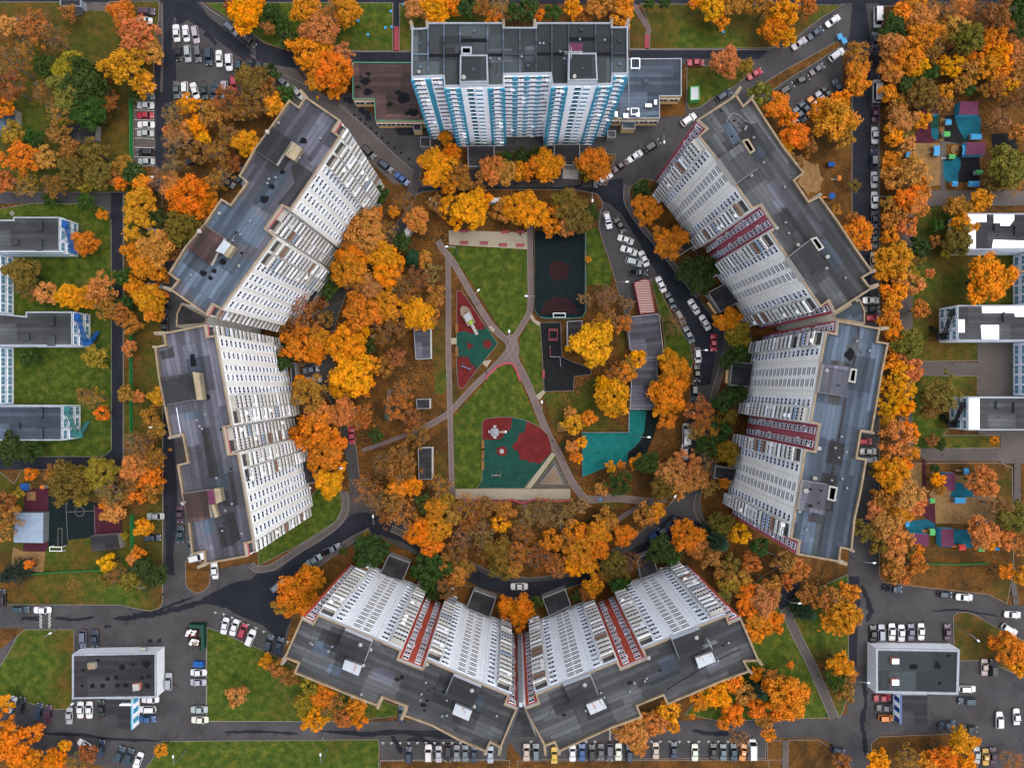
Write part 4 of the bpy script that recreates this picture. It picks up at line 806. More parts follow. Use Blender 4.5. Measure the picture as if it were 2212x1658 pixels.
patch(w2,k2,[(345,760),(374,748),(378,771),(350,776)],HT,'roofd',0,'felt_patch',.05); patch(w2,k2,[(410,765),(420,764),(425,790),(413,792)],HT,'tar',0,'felt_patch',.05); patch(w2,k2,[(435,925),(453,922),(475,1030),(452,1032)],HT,'roofd',0,'felt_patch',.045); patch(w2,k2,[(493,1018),(503,1018),(515,1090),(506,1094)],HT,'roofd',0,'felt_patch',.05); patch(w2,k2,[(480,1110),(505,1105),(520,1165),(495,1180)],HT,'roofd',0,'felt_patch',.045)
for k,(x,y,r) in enumerate(((448,856,7),(478,927,3),(500,1012,3),(484,1130,3),(417,778,7))): blob(w2,k2,x,y,r,HT,k+120,1)
vent(w2,k2,400,1084,HT+1.6,.4,1,dish=True); vent(w2,k2,362,870,HT,.2); cable(w2,k2,[(382,880),(392,940)],HT,.06)
# --- blue and white tower at the top
TN={'l':[('loggia',.5,.9),('blue_panel',.12,1),('blue_panel',.88,1)],'m':[('loggia',.22,.92),('loggia',.78,.92),('blue_panel',.5,1),('blue_panel',.02,.7),('blue_panel',.98,.7)],
    'M':[('loggia',.11,.9),('loggia',.37,.9),('loggia',.63,.9),('loggia',.89,.9),('blue_panel',.24,1),('blue_panel',.5,1),('blue_panel',.76,1)],
    't':[('small_window',.5,1),('banded_window',.8,.8)],'T':[('small_window',.36,1),('banded_window',.66,.8)]}
HN=42.4
nt,n1=tower('apartment_tower','white high-rise with bright blue facade panels and dark grey roof at the top centre','apartment tower',
 [(889,169,'m'),(958,166,'x'),(960,189,'l'),(993,188,'T'),(1055,188,'l'),(1089,187,'x'),(1089,163,'M'),(1189,161,'x'),(1192,186,'l'),(1226,185,'T'),(1291,185,'l'),(1322,184,'x'),(1323,162,'l'),(1356,162,'x')],
 [(1356,60),(1321,60),(1320,51),(1158,51),(1157,61),(1088,61),(1087,51),(924,51),(923,62),(890,64)],HN,('nwall','brick'),rotpts=((889,169),(1356,162)),fh=2.6,floors=16,zb=0.4,par=0.5,pw=0.3,seed=17,roof='roofn',cope='copew',types=TN)
for a,b in (((890,64),(888,48)),((923,62),(922,48)),((1088,61),(1088,46)),((1157,61),(1155,45)),((1321,60),(1321,43)),((1356,60),(1357,43)),((958,166),(958,164)),((1323,164),(1323,162))): fin(nt,n1,a,b,HN,.5,.9,'cope','nwall')
mb=MB()
for x in (925,959,994,1053,1087,1123,1158,1192,1228,1286,1321):
    q=loc_poly(n1,[(x,52 if x not in (1123,) else 62),(x,184 if (960<x<1085 or 1190<x<1320) else 160)],HN); ribbon(mb,q,.3,HN,HN+.45)
o=mb.obj('roof_rib',[M['roofb']],None); o.parent=nt
mb=MB()
for x0,x1,y in ((890,925,119),(1087,1158,119),(1321,1355,118)): ribbon(mb,loc_poly(n1,[(x0,y),(x1,y)],HN),.28,HN,HN+.44)
o=mb.obj('roof_rib',[M['roofb']],None); o.parent=nt
rbox(nt,n1,'lift_room',[(994,120),(1053,120),(1055,179),(993,180)],HN-.5,HN+2.2,'roofn','nwall',rim=.3,rimm='copew'); rbox(nt,n1,'lift_room',[(1228,116),(1288,116),(1291,175),(1227,176)],HN-.5,HN+2.2,'roofn','nwall',rim=.3,rimm='copew')
shaft(nt,n1,[(996,101),(1019,101),(1019,118),(996,118)],HN,'copew'); rbox(nt,n1,'purple_canopy',[(1230,94),(1258,94),(1258,111),(1230,111)],HN,HN+2.2,'purple','frame')
for x,y,wd in ((925,120,34),(959,120,34),(1053,119,34),(1158,117,34),(1192,117,34),(1286,117,34)): patch(nt,n1,[(x+1,y-3),(x+wd-1,y-3),(x+wd-1,y+4),(x+1,y+4)],HN,'tar',0,'roof_gutter',.06)
for x,y in ((996,87),(1228,84)): patch(nt,n1,[(x,y-3),(x+56,y-3),(x+56,y+5),(x,y+5)],HN,'tar',0,'roof_gutter',.06)
for x,y in ((907,94),(908,144),(1024,67),(1023,150),(1191,92),(1141,142),(1256,64),(1338,88),(1338,138),(1259,147)): rbox(nt,n1,'roof_hatch',[(x-3,y-3),(x+3,y-3),(x+3,y+3),(x-3,y+3)],HN,HN+(2.5 if x in(1023,1259) else .5),'roofb','roofb')
vent(nt,n1,906,159,HN,.3,1); vent(nt,n1,1002,171,HN+2.2,.4,1); vent(nt,n1,1239,169,HN+2.2,.4,1,dish=True); antenna(nt,n1,1231,132,HN+2.2)

# ---- connectors between the joined towers, entrance porches
def lowbox(name,label,cat,pts,h,mtop,mside,rim=0.3,rimm='copew',kind=None,group=None,rp=(0,1)):
    c=[P(x,y,h) for x,y in pts]; cx=sum(p[0] for p in c)/len(c);cy=sum(p[1] for p in c)/len(c)
    a,b=c[rp[0]],c[rp[1]]; rot=math.atan2(b[1]-a[1],b[0]-a[0])
    e=thing(name,label,cat,(cx,cy,0),rot,group); inv=PM[e.name].inverted(); q=[tuple((inv@Vector((*p,0)))[:2]) for p in c]
    if area(q)<0:q=q[::-1]
    mb=MB()
    for i in range(len(q)): wallquad(mb,q[i],q[(i+1)%len(q)],0,h,0)
    o=mb.obj('wall',[M[mside]],None);o.parent=e
    r=MB(); r.face([(x,y,h+.01) for x,y in q]); o=r.obj('roof',[M[mtop]],None);o.parent=e
    if rim:
        k=MB(); L_=offs(q,rim,True); z=h+.3
        for i in range(len(q)):
            j=(i+1)%len(q); a,b,c_,d=q[i],q[j],L_[j],L_[i]
            k.face([(a[0],a[1],z),(b[0],b[1],z),(c_[0],c_[1],z),(d[0],d[1],z)]); k.face([(c_[0],c_[1],h),(d[0],d[1],h),(d[0],d[1],z),(c_[0],c_[1],z)]); k.face([(a[0],a[1],h),(b[0],b[1],h),(b[0],b[1],z),(a[0],a[1],z)])
        o=k.obj('roof_edge',[M[rimm]],None);o.parent=e
    return e,inv
lowbox('link_block','dark roofed wedge link between the two left towers','link block',[(449,684),(393,654),(382,678),(381,706),(446,700)],38,'roofd','white',.35,'cope')
lowbox('link_block','blue-grey roofed wedge link between the two right towers','link block',[(1797,681),(1856,645),(1868,672),(1867,700),(1803,690)],38,'roofb','white',.35,'cope')
lowbox('link_block','narrow grey wedge link between the two joined bottom towers','link block',[(1126,1519),(1128,1519),(1157,1590),(1099,1590)],20,'roofd','concrete',0)
lowbox('wing_wall','pale ridged wall rising where the two joined bottom towers meet','wall',[(1121,1516),(1129,1516),(1128,1526),(1122,1526)],HT+1.2,'metal','metal',0)
def porch(pts,label,h=3.6,bench=None):
    e,inv=lowbox('entrance_porch',label,'entrance porch',pts,h,'roofd','concrete',.2,'steel',group='entrance porches of the towers'); return e
porch([(1528,632),(1566,612),(1596,652),(1556,675)],'dark flat-roofed entrance porch below the upper right tower, southern one'); porch([(1433,520),(1475,488),(1505,528),(1462,556)],'dark flat-roofed entrance porch behind two orange trees, upper right tower')
porch([(1581,780),(1627,785),(1620,836),(1575,832)],'dark flat-roofed entrance porch of the right tower beside an ochre bench canopy'); porch([(1545,1005),(1592,1012),(1584,1040),(1540,1032)],'dark entrance porch below right tower, half under olive tree')
porch([(840,1197),(887,1214),(870,1254),(820,1240)],'grey entrance porch at the left end of the bottom left tower'); porch([(1023,1272),(1072,1290),(1058,1333),(1007,1312)],'dark entrance porch near the middle seam, bottom left tower')
porch([(1171,1290),(1221,1270),(1234,1307),(1186,1329)],'dark entrance porch right of the middle seam, bottom right tower'); porch([(1376,1204),(1406,1192),(1422,1234),(1383,1250)],'dark entrance porch at the right end of the bottom right tower')
porch([(673,613),(692,627),(673,658),(648,665)],'small dark entrance porch at foot of the upper left tower'); porch([(650,990),(673,987),(683,1042),(660,1045)],'small dark entrance porch at foot of lower left tower, by orange tree'); porch([(628,785),(637,783),(645,835),(630,838)],'narrow entrance porch of lower left tower beside two parked cars')
porch([(1010,315),(1068,315),(1068,361),(1011,361)],'dark entrance porch left, below the blue and white tower'); porch([(1196,312),(1253,312),(1252,358),(1197,358)],'dark entrance porch right, below the blue and white tower')
def ramp(pts,label,mat,h=0.5):
    mb=MB(); mb.prism(PP(pts,h),0,h); 
    tag(mb.obj('entrance_ramp',[M[mat]]),label,'ramp')
ramp([(1216,363),(1250,363),(1249,387),(1215,386)],'pale grey concrete entrance ramp below the right porch of the blue and white tower','concrete'); ramp([(1032,365),(1066,365),(1066,380),(1032,380)],'grey entrance ramp below left porch of the blue and white tower','pave')
# ---- low shops beside the top tower
e,inv=lowbox('shop_building','low brown-roofed building with green trim left of the blue and white tower','low building',[(762,135),(930,136),(935,262),(811,262),(808,215),(762,215)],5.7,'roofbr','ochre',.22,'bgreen')
for k,(x,y,r) in enumerate(((790,176,12),(796,160,6),(773,188,6),(795,199,10),(779,166,4),(870,212,16),(860,200,8),(842,226,8),(892,242,13),(880,245,8))): blob(e,inv,x,y,r,5.7,k+150,.8)
wi=[]
def winrow(e,items,A_,B_,n,z0,nm='shop_window',s=1.0):
    A1=Vector((*P(*A_),0));B1=Vector((*P(*B_),0)); d=B1-A1; ang=math.atan2(d.y,d.x)
    for i in range(n):
        p=A1+d*((i+.5)/n); items.append((nm,FM[nm][0],Matrix.Translation((p.x,p.y,z0))@Matrix.Rotation(ang,4,'Z')@Matrix.Diagonal((s,1,1,1)),z0))
def gpt(p,h): X,Y=P(*p,h); return (1106+X/S,829-Y/S)
winrow(e,wi,gpt((811,262),5.7),gpt((935,262),5.7),6,1.5); winrow(e,wi,gpt((762,215),5.7),gpt((808,215),5.7),2,1.5); put(e,wi,random)
lowbox('canopy','dark flat loading canopy below the brown-roofed building','canopy',[(893,268),(910,268),(910,283),(893,283)],3.5,'roofd','ochre',.15,'steel'); ramp([(853,277),(908,276),(906,289),(860,289)],'long dark ramp along the wall of the brown-roofed building','asphd',1.0)
e,inv=lowbox('shop_building','low blue-grey roofed building with ochre walls right of the blue and white tower','low building',[(1300,128),(1472,127),(1472,209),(1425,209),(1425,257),(1300,257)],5.7,'roofb','ochre',.25,'copew')
wi=[]; winrow(e,wi,gpt((1321,257),5.7),gpt((1425,257),5.7),5,1.5); winrow(e,wi,gpt((1425,209),5.7),gpt((1472,209),5.7),2,1.5); put(e,wi,random)
for x,y,a,b,z in ((1401,228,7,3.5,1.2),(1331,247,3,6,1.5),(1352,250,5,5,1.5),(1378,248,4,4,1.2),(1416,221,3,5,1.3),(1396,174,5,4,1.0),(1357,236,2,2,1.4)): rbox(e,inv,'roof_unit',[(x-a,y-b),(x+a,y-b),(x+a,y+b),(x-a,y+b)],5.7,5.7+z,'frame' if x!=1396 else 'roofb','steel')
mb=MB()
for pts in ([(1362,131),(1380,131),(1380,152),(1362,152),(1362,131)],[(1362,238),(1378,238),(1378,251),(1362,251),(1362,238)]):
    q=loc_poly(inv,pts,5.7)
    for a,b in zip(q,q[1:]): mb.tube((*a,7.0),(*b,7.0),.12,n=5); mb.tube((*a,5.7),(*a,7.0),.1,n=5)
o=mb.obj('railing',[M['frame']],None); o.parent=e; cable(e,inv,[(1358,130),(1358,257)],5.7,.1,'copew')
lowbox('canopy','grey-roofed entrance canopy below the blue-grey roofed building','canopy',[(1344,264),(1372,264),(1372,279),(1344,279)],3.5,'roofb','ochre',.15,'steel'); lowbox('canopy','small lilac-grey canopy at the right foot of the blue and white tower','canopy',[(1312,283),(1330,283),(1330,298),(1312,298)],3.0,'roofp','concrete',.12,'steel'); lowbox('canopy','dusty grey canopy at the left foot of the blue and white tower','canopy',[(908,297),(930,297),(930,318),(908,318)],3.0,'roofd','concrete',.12,'steel')
# ---- school wings
def school(label,pts,h,roof,units,wl,extra=None,whites=()):
    e,inv=lowbox('school_wing',label,'school building',pts,h,roof,'swall',.35,'copew',group='school wings')
    items=[]
    for A_,B_,n,nm in wl:
        for k in range(3): winrow(e,items,gpt(A_,h),gpt(B_,h),n,0.3+k*2.9,nm,.9)
    put(e,items,random)
    for x,y,a,b in units: rbox(e,inv,'roof_unit',[(x-a,y-b),(x+a,y-b),(x+a,y+b),(x-a,y+b)],h,h+.7,roof,'roofb')
    for q in whites: patch(e,inv,q,h,'copew' if 0 else 'frame',0,'white_roof_sheet',.12)
    return e,inv
# walls drawn counter-clockwise seen from above: outward side to the right of the direction of travel
school('upper left school wing with grey roof, white window wall and blue fire escape',[(-90,475),(30,475),(30,469),(131,469),(131,544),(-90,544)],8.6,'roofg',[(84,488,7,11),(32,522,7,6),(83,529,7,12)],[((131,544),(131,469),3,'wide_window'),((-60,544),(131,544),16,'wide_window')])
school('middle left school wing with grey roof, white window wall and blue fire escape',[(-90,678),(10,678),(57,683),(57,673),(158,673),(158,747),(-90,747)],8.6,'roofg',[(111,692,6,11),(55,727,8,7),(110,735,8,12)],[((158,747),(158,673),3,'wide_window')])
school('lower left school wing with blue-grey roof, white end wall and green fire escape',[(-90,875),(136,876),(136,951),(-90,951)],8.6,'roofb',[(86,891,6,12),(33,919,9,7),(86,935,6,12)],[((136,951),(136,876),3,'wide_window')])
school('white-walled school link block between upper and middle left wings, at the photo edge',[(-90,545),(-14,545),(-14,674),(-90,674)],8.6,'roofg',[],[((-14,672),(-14,548),6,'wide_window')])
school('white-walled school link block between middle and lower left wings, at the photo edge',[(-90,748),(-14,748),(-14,874),(-90,874)],8.6,'roofg',[],[((-14,872),(-14,750),6,'wide_window')])
school('upper right white-roofed school wing partly hidden by an orange tree',[(2087,461),(2300,461),(2300,540),(2087,540)],8.6,'roofd',[(2155,490,6,8),(2195,497,2,10)],[((2087,461),(2087,540),3,'wide_window')],whites=([(2090,464),(2127,464),(2127,545-12),(2118,533),(2118,530),(2108,530),(2108,484),(2127,484),(2127,464)][:0] or [(2090,463),(2107,463),(2107,538),(2090,538)],[(2107,463),(2130,463),(2130,480),(2107,480)],[(2146,462),(2190,462),(2190,475),(2180,488),(2146,488)],[(2145,518),(2212,520),(2212,536),(2142,536)]))
school('middle right school wing with white-sheeted roof and black fire escape',[(2066,659),(2300,658),(2300,736),(2066,736)],8.6,'roofg',[(2170,684,2,10)],[((2066,659),(2066,736),3,'wide_window'),((2060,736),(2212,736),0,'wide_window')],whites=([(2068,690),(2083,690),(2083,718),(2068,718)],[(2120,660),(2212,660),(2212,684),(2192,684),(2190,676),(2121,676)],[(2118,702),(2157,702),(2157,733),(2120,732)]))
school('lower right school wing with white painted roof strip over grey felt',[(2089,857),(2300,857),(2300,929),(2089,929)],8.6,'roofg',[(2193,880,2,12),(2160,875,7,8)],[((2089,857),(2089,929),3,'wide_window')],whites=([(2092,859),(2115,859),(2115,928),(2092,928)],))
school('white window-walled school link block between upper and middle right wings',[(2232,541),(2310,541),(2310,656),(2232,656)],8.6,'roofg',[],[((2232,545),(2232,653),5,'wide_window')])
school('white window-walled school link block between middle and lower right wings',[(2232,737),(2310,737),(2310,855),(2232,855)],8.6,'roofg',[],[((2232,742),(2232,852),5,'wide_window')])
def fire(wx,y0,y1,label,mat,side=1,top=8.0):
    mb=MB(); X0=P(wx,0,8.6)[0]; a=P(wx,y0,8); b=P(wx,y1,8); ym=(a[1]+b[1])/2
    fl=[((X0+side*.9,a[1],top),(X0+side*.9,b[1],top/2)),((X0+side*2.1,b[1],top/2),(X0+side*2.1,ym,0.1))]
    for p,q in fl:
        p=Vector(p);q=Vector(q)
        for i in range(14):
            c=p+(q-p)*(i/13); mb.box(c.x-.5,c.x+.5,c.y-.17,c.y+.17,c.z-.05,c.z+.05)
        for s in (-.52,.52): mb.tube(p+Vector((s,0,1)),q+Vector((s,0,1)),.06,n=4); mb.tube(p+Vector((s,0,0)),q+Vector((s,0,0)),.1,n=4)
    for z,y,w_ in ((top,a[1],1.2),(top/2,b[1],2.5)):
        x0,x1=sorted((X0+side*.05,X0+side*(w_+.2))); mb.box(x0,x1,y-.8,y+.8,z-.08,z+.08)
        for yy in (y-.8,y+.8): mb.tube((x1 if side>0 else x0,yy,0),(x1 if side>0 else x0,yy,z+1),.07,n=4); mb.tube((x0,yy,z+1),(x1,yy,z+1),.05,n=4)
    tag(mb.obj('fire_escape',[M[mat]]),label,'fire escape')
fire(131,484,535,'bright blue steel fire escape at the end of the upper left school wing','bluest'); fire(158,684,738,'bright blue steel fire escape at the end of the middle left school wing','bluest'); fire(136,884,940,'pale green steel fire escape at the end of the lower left school wing','meshd')
fire(2066,675,725,'black steel fire escape at the end of the middle right school wing','rubberb',-1); fire(2089,875,918,'black steel fire escape at the end of the lower right school wing','rubberb',-1)
# ---- shops at the bottom corners
e,inv=lowbox('shop_building','white-walled shop with patched black roof at the lower left','shop building',[(157,1411),(339,1408),(339,1505),(157,1508)],4.7,'roofd','whitec',.45,'copew')
for k,(x,y,r) in enumerate(((264,1440,9),(213,1425,5),(316,1433,10),(319,1480,7),(322,1460,6),(233,1465,6),(251,1462,5),(272,1478,7),(255,1479,6),(222,1480,6),(200,1481,7),(180,1447,4),(288,1434,4),(308,1463,5),(178,1480,4))): blob(e,inv,x,y,r,4.7,k+200,.9)
rbox(e,inv,'roof_unit',[(188,1432),(205,1431),(205,1444),(190,1445)],4.7,6.0,'cope','concrete'); rbox(e,inv,'roof_unit',[(286,1477),(301,1476),(301,1490),(287,1492)],4.7,6.0,'concrete','brick'); rbox(e,inv,'wall_unit',[(303,1398),(315,1398),(315,1404),(303,1404)],3.0,4.0,'concrete','concrete')
lowbox('shop_porch','dark flat-roofed porch joined below the lower left shop','shop porch',[(228,1509),(283,1509),(283,1574),(228,1574)],4.2,'roofd','whitec',0)
def sign(label,a,b,h,t,mats,text,ts=0.9,col='redp',z0=0.4):
    A_=Vector(P(*a,h));B_=Vector(P(*b,h)); d=B_-A_; ang=math.atan2(d.y,d.x); e=thing('shop_sign',label,'sign',(A_.x,A_.y,0),ang); l=d.length
    mb=MB(); mb.box(0,l,-t,0,z0,h,0); n=6
    for i in range(n):
        if i%2: mb.box(l*i/n,l*(i+1)/n,-t-.04,-t,z0+.8,h-.5,1)
    mb.box(0,l,-t-.02,0,h,h+.15,1); o=mb.obj('board',mats,None); o.parent=e
    if text:
        cu=D.curves.new('lettering','FONT'); cu.body=text; cu.size=ts; cu.extrude=.03; cu.align_x='CENTER'
        to=D.objects.new('lettering',cu); dg=None; me=D.meshes.new_from_object(to); me.materials.clear(); me.materials.append(M[col]); D.objects.remove(to)
        o2=mk('lettering',me,None); o2.parent=e; o2.location=(l/2,-t-.09,h-1.3); o2.rotation_euler=(math.pi/2,0,0)
sign('white sign wall with blue edge beside the porch of the lower left shop',(284,1575),(284,1512),4.6,.25,[M['frame'],M['tblue']],None)
sign('long white wall over the porch of the lower left shop',(259,1520),(284,1520),5.2,.3,[M['frame'],M['frame']],None); sign('blue and white striped sign wall beside porch of the lower right shop',(1947,1498),(1947,1564),4.6,.25,[M['frame'],M['bluest']],None)
e,inv=lowbox('shop_building','white-walled shop with clean grey roof and white rim at the lower right','shop building',[(1890,1398),(2072,1401),(2069,1499),(1890,1495)],4.7,'roofn','whitec',.65,'copew')
rbox(e,inv,'roof_unit',[(1927,1422),(1942,1422),(1942,1433),(1927,1433)],4.7,6.0,'frame','brick'); rbox(e,inv,'roof_unit',[(1927,1467),(1942,1467),(1942,1479),(1927,1479)],4.7,6.0,'frame','brick')
for k,(x,y,r) in enumerate(((1973,1438,9),(2024,1438,8),(2029,1475,5),(2049,1415,5),(2023,1430,5))): blob(e,inv,x,y,r,4.7,k+230,.8)
lowbox('shop_porch','dark brown flat-roofed porch joined below the lower right shop','shop porch',[(1948,1500),(2003,1500),(2003,1565),(1948,1565)],4.2,'roofd','whitec',0)
# ---- sheds and small service buildings
e,inv=lowbox('service_hut','dark grey roofed hut left of the playground, with white side wall','service hut',[(893,701),(930,700),(931,774),(898,776)],3.2,'roofp','white',.15,'copew')
lowbox('service_hut','smallest dark roofed hut left of the park path','service hut',[(899,862),(929,861),(929,882),(901,883)],3.0,'roofd','white',.15,'copew'); lowbox('service_hut','tall narrow grey roofed hut left of the south lawn','service hut',[(903,967),(934,966),(934,1034),(905,1036)],3.2,'roofd','white',.15,'copew')
lowbox('garage_block','wide grey felt garage roof right of the big yellow tree','garage',[(1353,685),(1420,677),(1424,682),(1434,773),(1390,773),(1382,762),(1361,755)],3.2,'roofp','concrete',.12,'steel'); lowbox('garage_block','lower grey garage roof ending at the turquoise court','garage',[(1366,776),(1420,776),(1418,884),(1360,884)],2.9,'roofp','concrete',.12,'steel')
lowbox('kiosk','long kiosk with red and cream striped roof beside parked cars','kiosk',[(1369,611),(1392,602),(1403,606),(1415,674),(1383,679)],3.0,'stripe','redp',.12,'redp')
lowbox('service_hut','white walled hut half under the big yellow tree','service hut',[(1225,694),(1258,692),(1258,752),(1226,755)],3.0,'roofd','white',.15,'copew')
lowbox('shelter','pale blue ribbed metal roofed shelter by the dark court at lower left','shelter',[(30,1107),(94,1107),(93,1172),(30,1171)],3.0,'metalb','steel',0); lowbox('shelter','grey felt roofed shelter at the bottom of the lower left court','shelter',[(194,1158),(254,1153),(260,1184),(200,1192)],3.0,'roofd','concrete',0)
lowbox('shed','grey shed roof at the left photo edge under trees','shed',[(-10,238),(33,237),(33,270),(-10,290)],3.0,'roofb','concrete',0); lowbox('shed','dark shed under the green trees at upper left','shed',[(142,270),(207,268),(206,300),(142,305)],3.0,'roofd','concrete',0)
lowbox('shed','grey steel roofed hut with lilac ramp at the very top left','hut',[(131,0),(176,0),(176,16),(131,15)],3.0,'roofd','copew',.2,'copew'); ramp([(159,20),(176,20),(182,32),(164,35)],'lilac-grey ramp below the hut at the very top left','pave',.5)
lowbox('pavilion','purple roofed pavilion at upper right, left of two','pavilion',[(1994,219),(2030,219),(2030,246),(1990,246)],2.8,'purple','tblue',0); lowbox('pavilion','purple roofed pavilion at upper right, right of two','pavilion',[(2074,219),(2113,219),(2113,248),(2072,248)],2.8,'purple','tblue',0)
lowbox('pavilion','purple roofed pavilion between the two upper right play yards','pavilion',[(2088,307),(2128,308),(2128,334),(2086,335)],2.8,'purple','tblue',0)
lowbox('pavilion','purple roofed pavilion in the lower right play yard beside trees, topmost','pavilion',[(2042,1021),(2063,1022),(2063,1059),(2042,1059)],2.8,'purple','tblue',0); lowbox('pavilion','purple roofed pavilion, bottom left one in the lower right play yard','pavilion',[(1969,1152),(2006,1153),(2006,1179),(1968,1178)],2.8,'purple','tblue',0); lowbox('pavilion','purple roofed pavilion with blue wall, bottom right one in the lower right play yard','pavilion',[(2033,1142),(2060,1142),(2060,1180),(2033,1179)],2.8,'purple','tblue',0)
for i,(q,l) in enumerate((([(1576,799),(1582,799),(1580,828),(1574,827)],'ochre bench canopy beside the porch of the right tower'),([(1535,654),(1540,652),(1556,676),(1552,679)],'ochre bench canopy beside the porch of the upper right tower'))): lowbox('bench_canopy',l,'bench canopy',[(x-8,y) for x,y in q],2.2,'ochre','wood',0)
# ---------------- vehicles ----------------
def car_meshes(kind):
    """kind -> dict of part meshes; nose towards +x"""
    K={'saloon':(4.6,1.8,1.42,.78,(-1.05,-.55,.75,1.25),.28),'hatchback':(4.1,1.75,1.5,.82,(-1.9,-1.5,.5,1.15),.26),'suv':(4.7,1.92,1.72,.98,(-2.1,-1.8,.55,1.15),.24),'estate':(4.7,1.8,1.48,.82,(-2.15,-1.75,.6,1.15),.26),'van':(5.4,2.05,2.3,1.15,(-2.6,-2.5,1.35,2.05),.12),'ambulance':(6.0,2.15,2.6,1.2,(-2.9,-2.85,1.5,2.3),.1),'pickup':(5.1,1.9,1.7,.98,(-.45,-.2,.7,1.2),.24)}
    Lc,W,Hh,belt,(r0,r1,f1,f0),tin=K[kind]
    hw=W/2; hl=Lc/2
    mb=MB()
    # lower body: stations with rounded plan and section
    st=[(-hl,.62,.42,.62),(-hl+.12,.86,.30,belt-.06),(-hl+.55,.98,.24,belt),(r0,1,.22,belt),(0,1,.22,belt),(f0,1,.22,belt-.02),(hl-.75,.98,.24,belt-.10),(hl-.22,.88,.28,belt-.20),(hl,.62,.40,belt-.34)]
    if kind in('van','ambulance'): st=[(-hl,.9,.35,belt),(-hl+.1,.97,.28,belt),(-1,1,.25,belt),(0,1,.25,belt),(f0-.2,1,.25,belt),(hl-.3,.94,.28,belt-.12),(hl,.7,.4,belt-.4)]
    def ring(x,k,zb,zt):
        w_=hw*k; m=(zb+zt)/2
        return [(x,-w_*.86,zb),(x,-w_,zb+.12),(x,-w_,m+.1),(x,-w_*.95,zt-.05),(x,-w_*.82,zt),(x,0,zt+.03),(x,w_*.82,zt),(x,w_*.95,zt-.05),(x,w_,m+.1),(x,w_,zb+.12),(x,w_*.86,zb)]
    R=[ring(*s) for s in st]
    for a,b in zip(R,R[1:]):
        for i in range(10): mb.face([a[i],b[i],b[i+1],a[i+1]])
        mb.face([b[0],a[0],a[10],b[10]])
    mb.face(R[0]); mb.face(R[-1][::-1])
    # greenhouse
    zb=belt-.02; tw=hw*.9; uw=tw-tin*.55
    B=[(r0,-tw,zb),(f0,-tw,zb),(f0,tw,zb),(r0,tw,zb)]; T=[(r1,-uw,Hh-.05),(f1,-uw,Hh-.05),(f1,uw,Hh-.05),(r1,uw,Hh-.05)]; mx=(r1+f1)/2
    T2=[(r1+.12,-uw+.1,Hh),(f1-.12,-uw+.1,Hh),(f1-.12,uw-.1,Hh),(r1+.12,uw-.1,Hh)]
    for i in range(4):
        j=(i+1)%4; mb.face([B[i],B[j],T[j],T[i]]); mb.face([T[i],T[j],T2[j],T2[i]])
    mb.face(T2)
    if kind=='pickup':
        mb.box(-hl+.15,-.6,-hw*.8,hw*.8,belt-.01,belt+.04,1)
    mb.box(.8 if kind!='van' else 1.7,1.0 if kind!='van' else 1.9,-hw-.16,-hw+.05,belt-.02,belt+.14); mb.box(.8 if kind!='van' else 1.7,1.0 if kind!='van' else 1.9,hw-.05,hw+.16,belt-.02,belt+.14)
    body=mb.mesh('body_'+kind,[M['paint'],M['tar']])
    def quad(nm,p,q,t,s,off):
        m=MB(); V=[Vector(v) for v in (p,q,t,s)]; c=sum(V,Vector())/4; n_=(V[1]-V[0]).cross(V[3]-V[0]).normalized()
        if n_.dot(c-Vector((0,0,.5)))<0: n_=-n_
        I=[c+(v-c)*.9+n_*off for v in V]; J=[v-n_*.03 for v in I]
        m.face(I); 
        for i in range(4): m.face([J[i],J[(i+1)%4],I[(i+1)%4],I[i]])
        return m.mesh(nm,[M['cglass']])
    d=dict(body=body,windscreen=quad('windscreen',B[1],B[2],T[2],T[1],.02),rear_window=quad('rear_window',B[3],B[0],T[0],T[3],.02))
    for s,nm in ((-1,'sw0'),(1,'sw1')):
        sw=MB(); z0=zb+.06;z1=Hh-.12; q=[(r0+.2,s*(tw+.015),z0),(f0-.2,s*(tw+.015),z0),(f1-.1,s*(uw+.03),z1),(r1+.15,s*(uw+.03),z1)]
        sw.face(q if s<0 else q[::-1]); d[nm]=sw.mesh('side_window',[M['cglass']])
    m=MB(); m.tube((0,-.1,0),(0,.1,0),.32,n=12); m.tube((0,-.12,0),(0,.12,0),.19,n=8,m=1); d['wheel']=m.mesh('wheel',[M['rubberb'],M['steel']])
    m=MB(); m.box(-.16,.06,-.2,.2,-.07,.07); d['headlight']=m.mesh('headlight',[M['clight']]); m=MB(); m.box(-.05,.08,-.16,.16,-.08,.1); d['tail_light']=m.mesh('tail_light',[M['ctail']])
    d['_']=(hl,hw,belt); return d
CM={k:car_meshes(k) for k in ('saloon','hatchback','suv','estate','van','ambulance','pickup')}
PROTO={}
def proto(kind):
    d=CM[kind]; hl,hw,belt=d['_']
    ch=[('body',d['body'],(0,0,0)),('windscreen',d['windscreen'],(0,0,0)),('rear_window',d['rear_window'],(0,0,0)),('side_window',d['sw0'],(0,0,0)),('side_window',d['sw1'],(0,0,0))]
    for sx in (-.62,.62):
        for s in (-1,1): ch.append(('wheel',d['wheel'],(hl*sx,s*(hw-.1),.32)))
    for s in (-1,1): ch.append(('headlight',d['headlight'],(hl-.16,s*hw*.62,belt-.28))); ch.append(('tail_light',d['tail_light'],(-hl+.02,s*hw*.62,belt-.12)))
    return ch
for k in CM: PROTO[k]=proto(k)
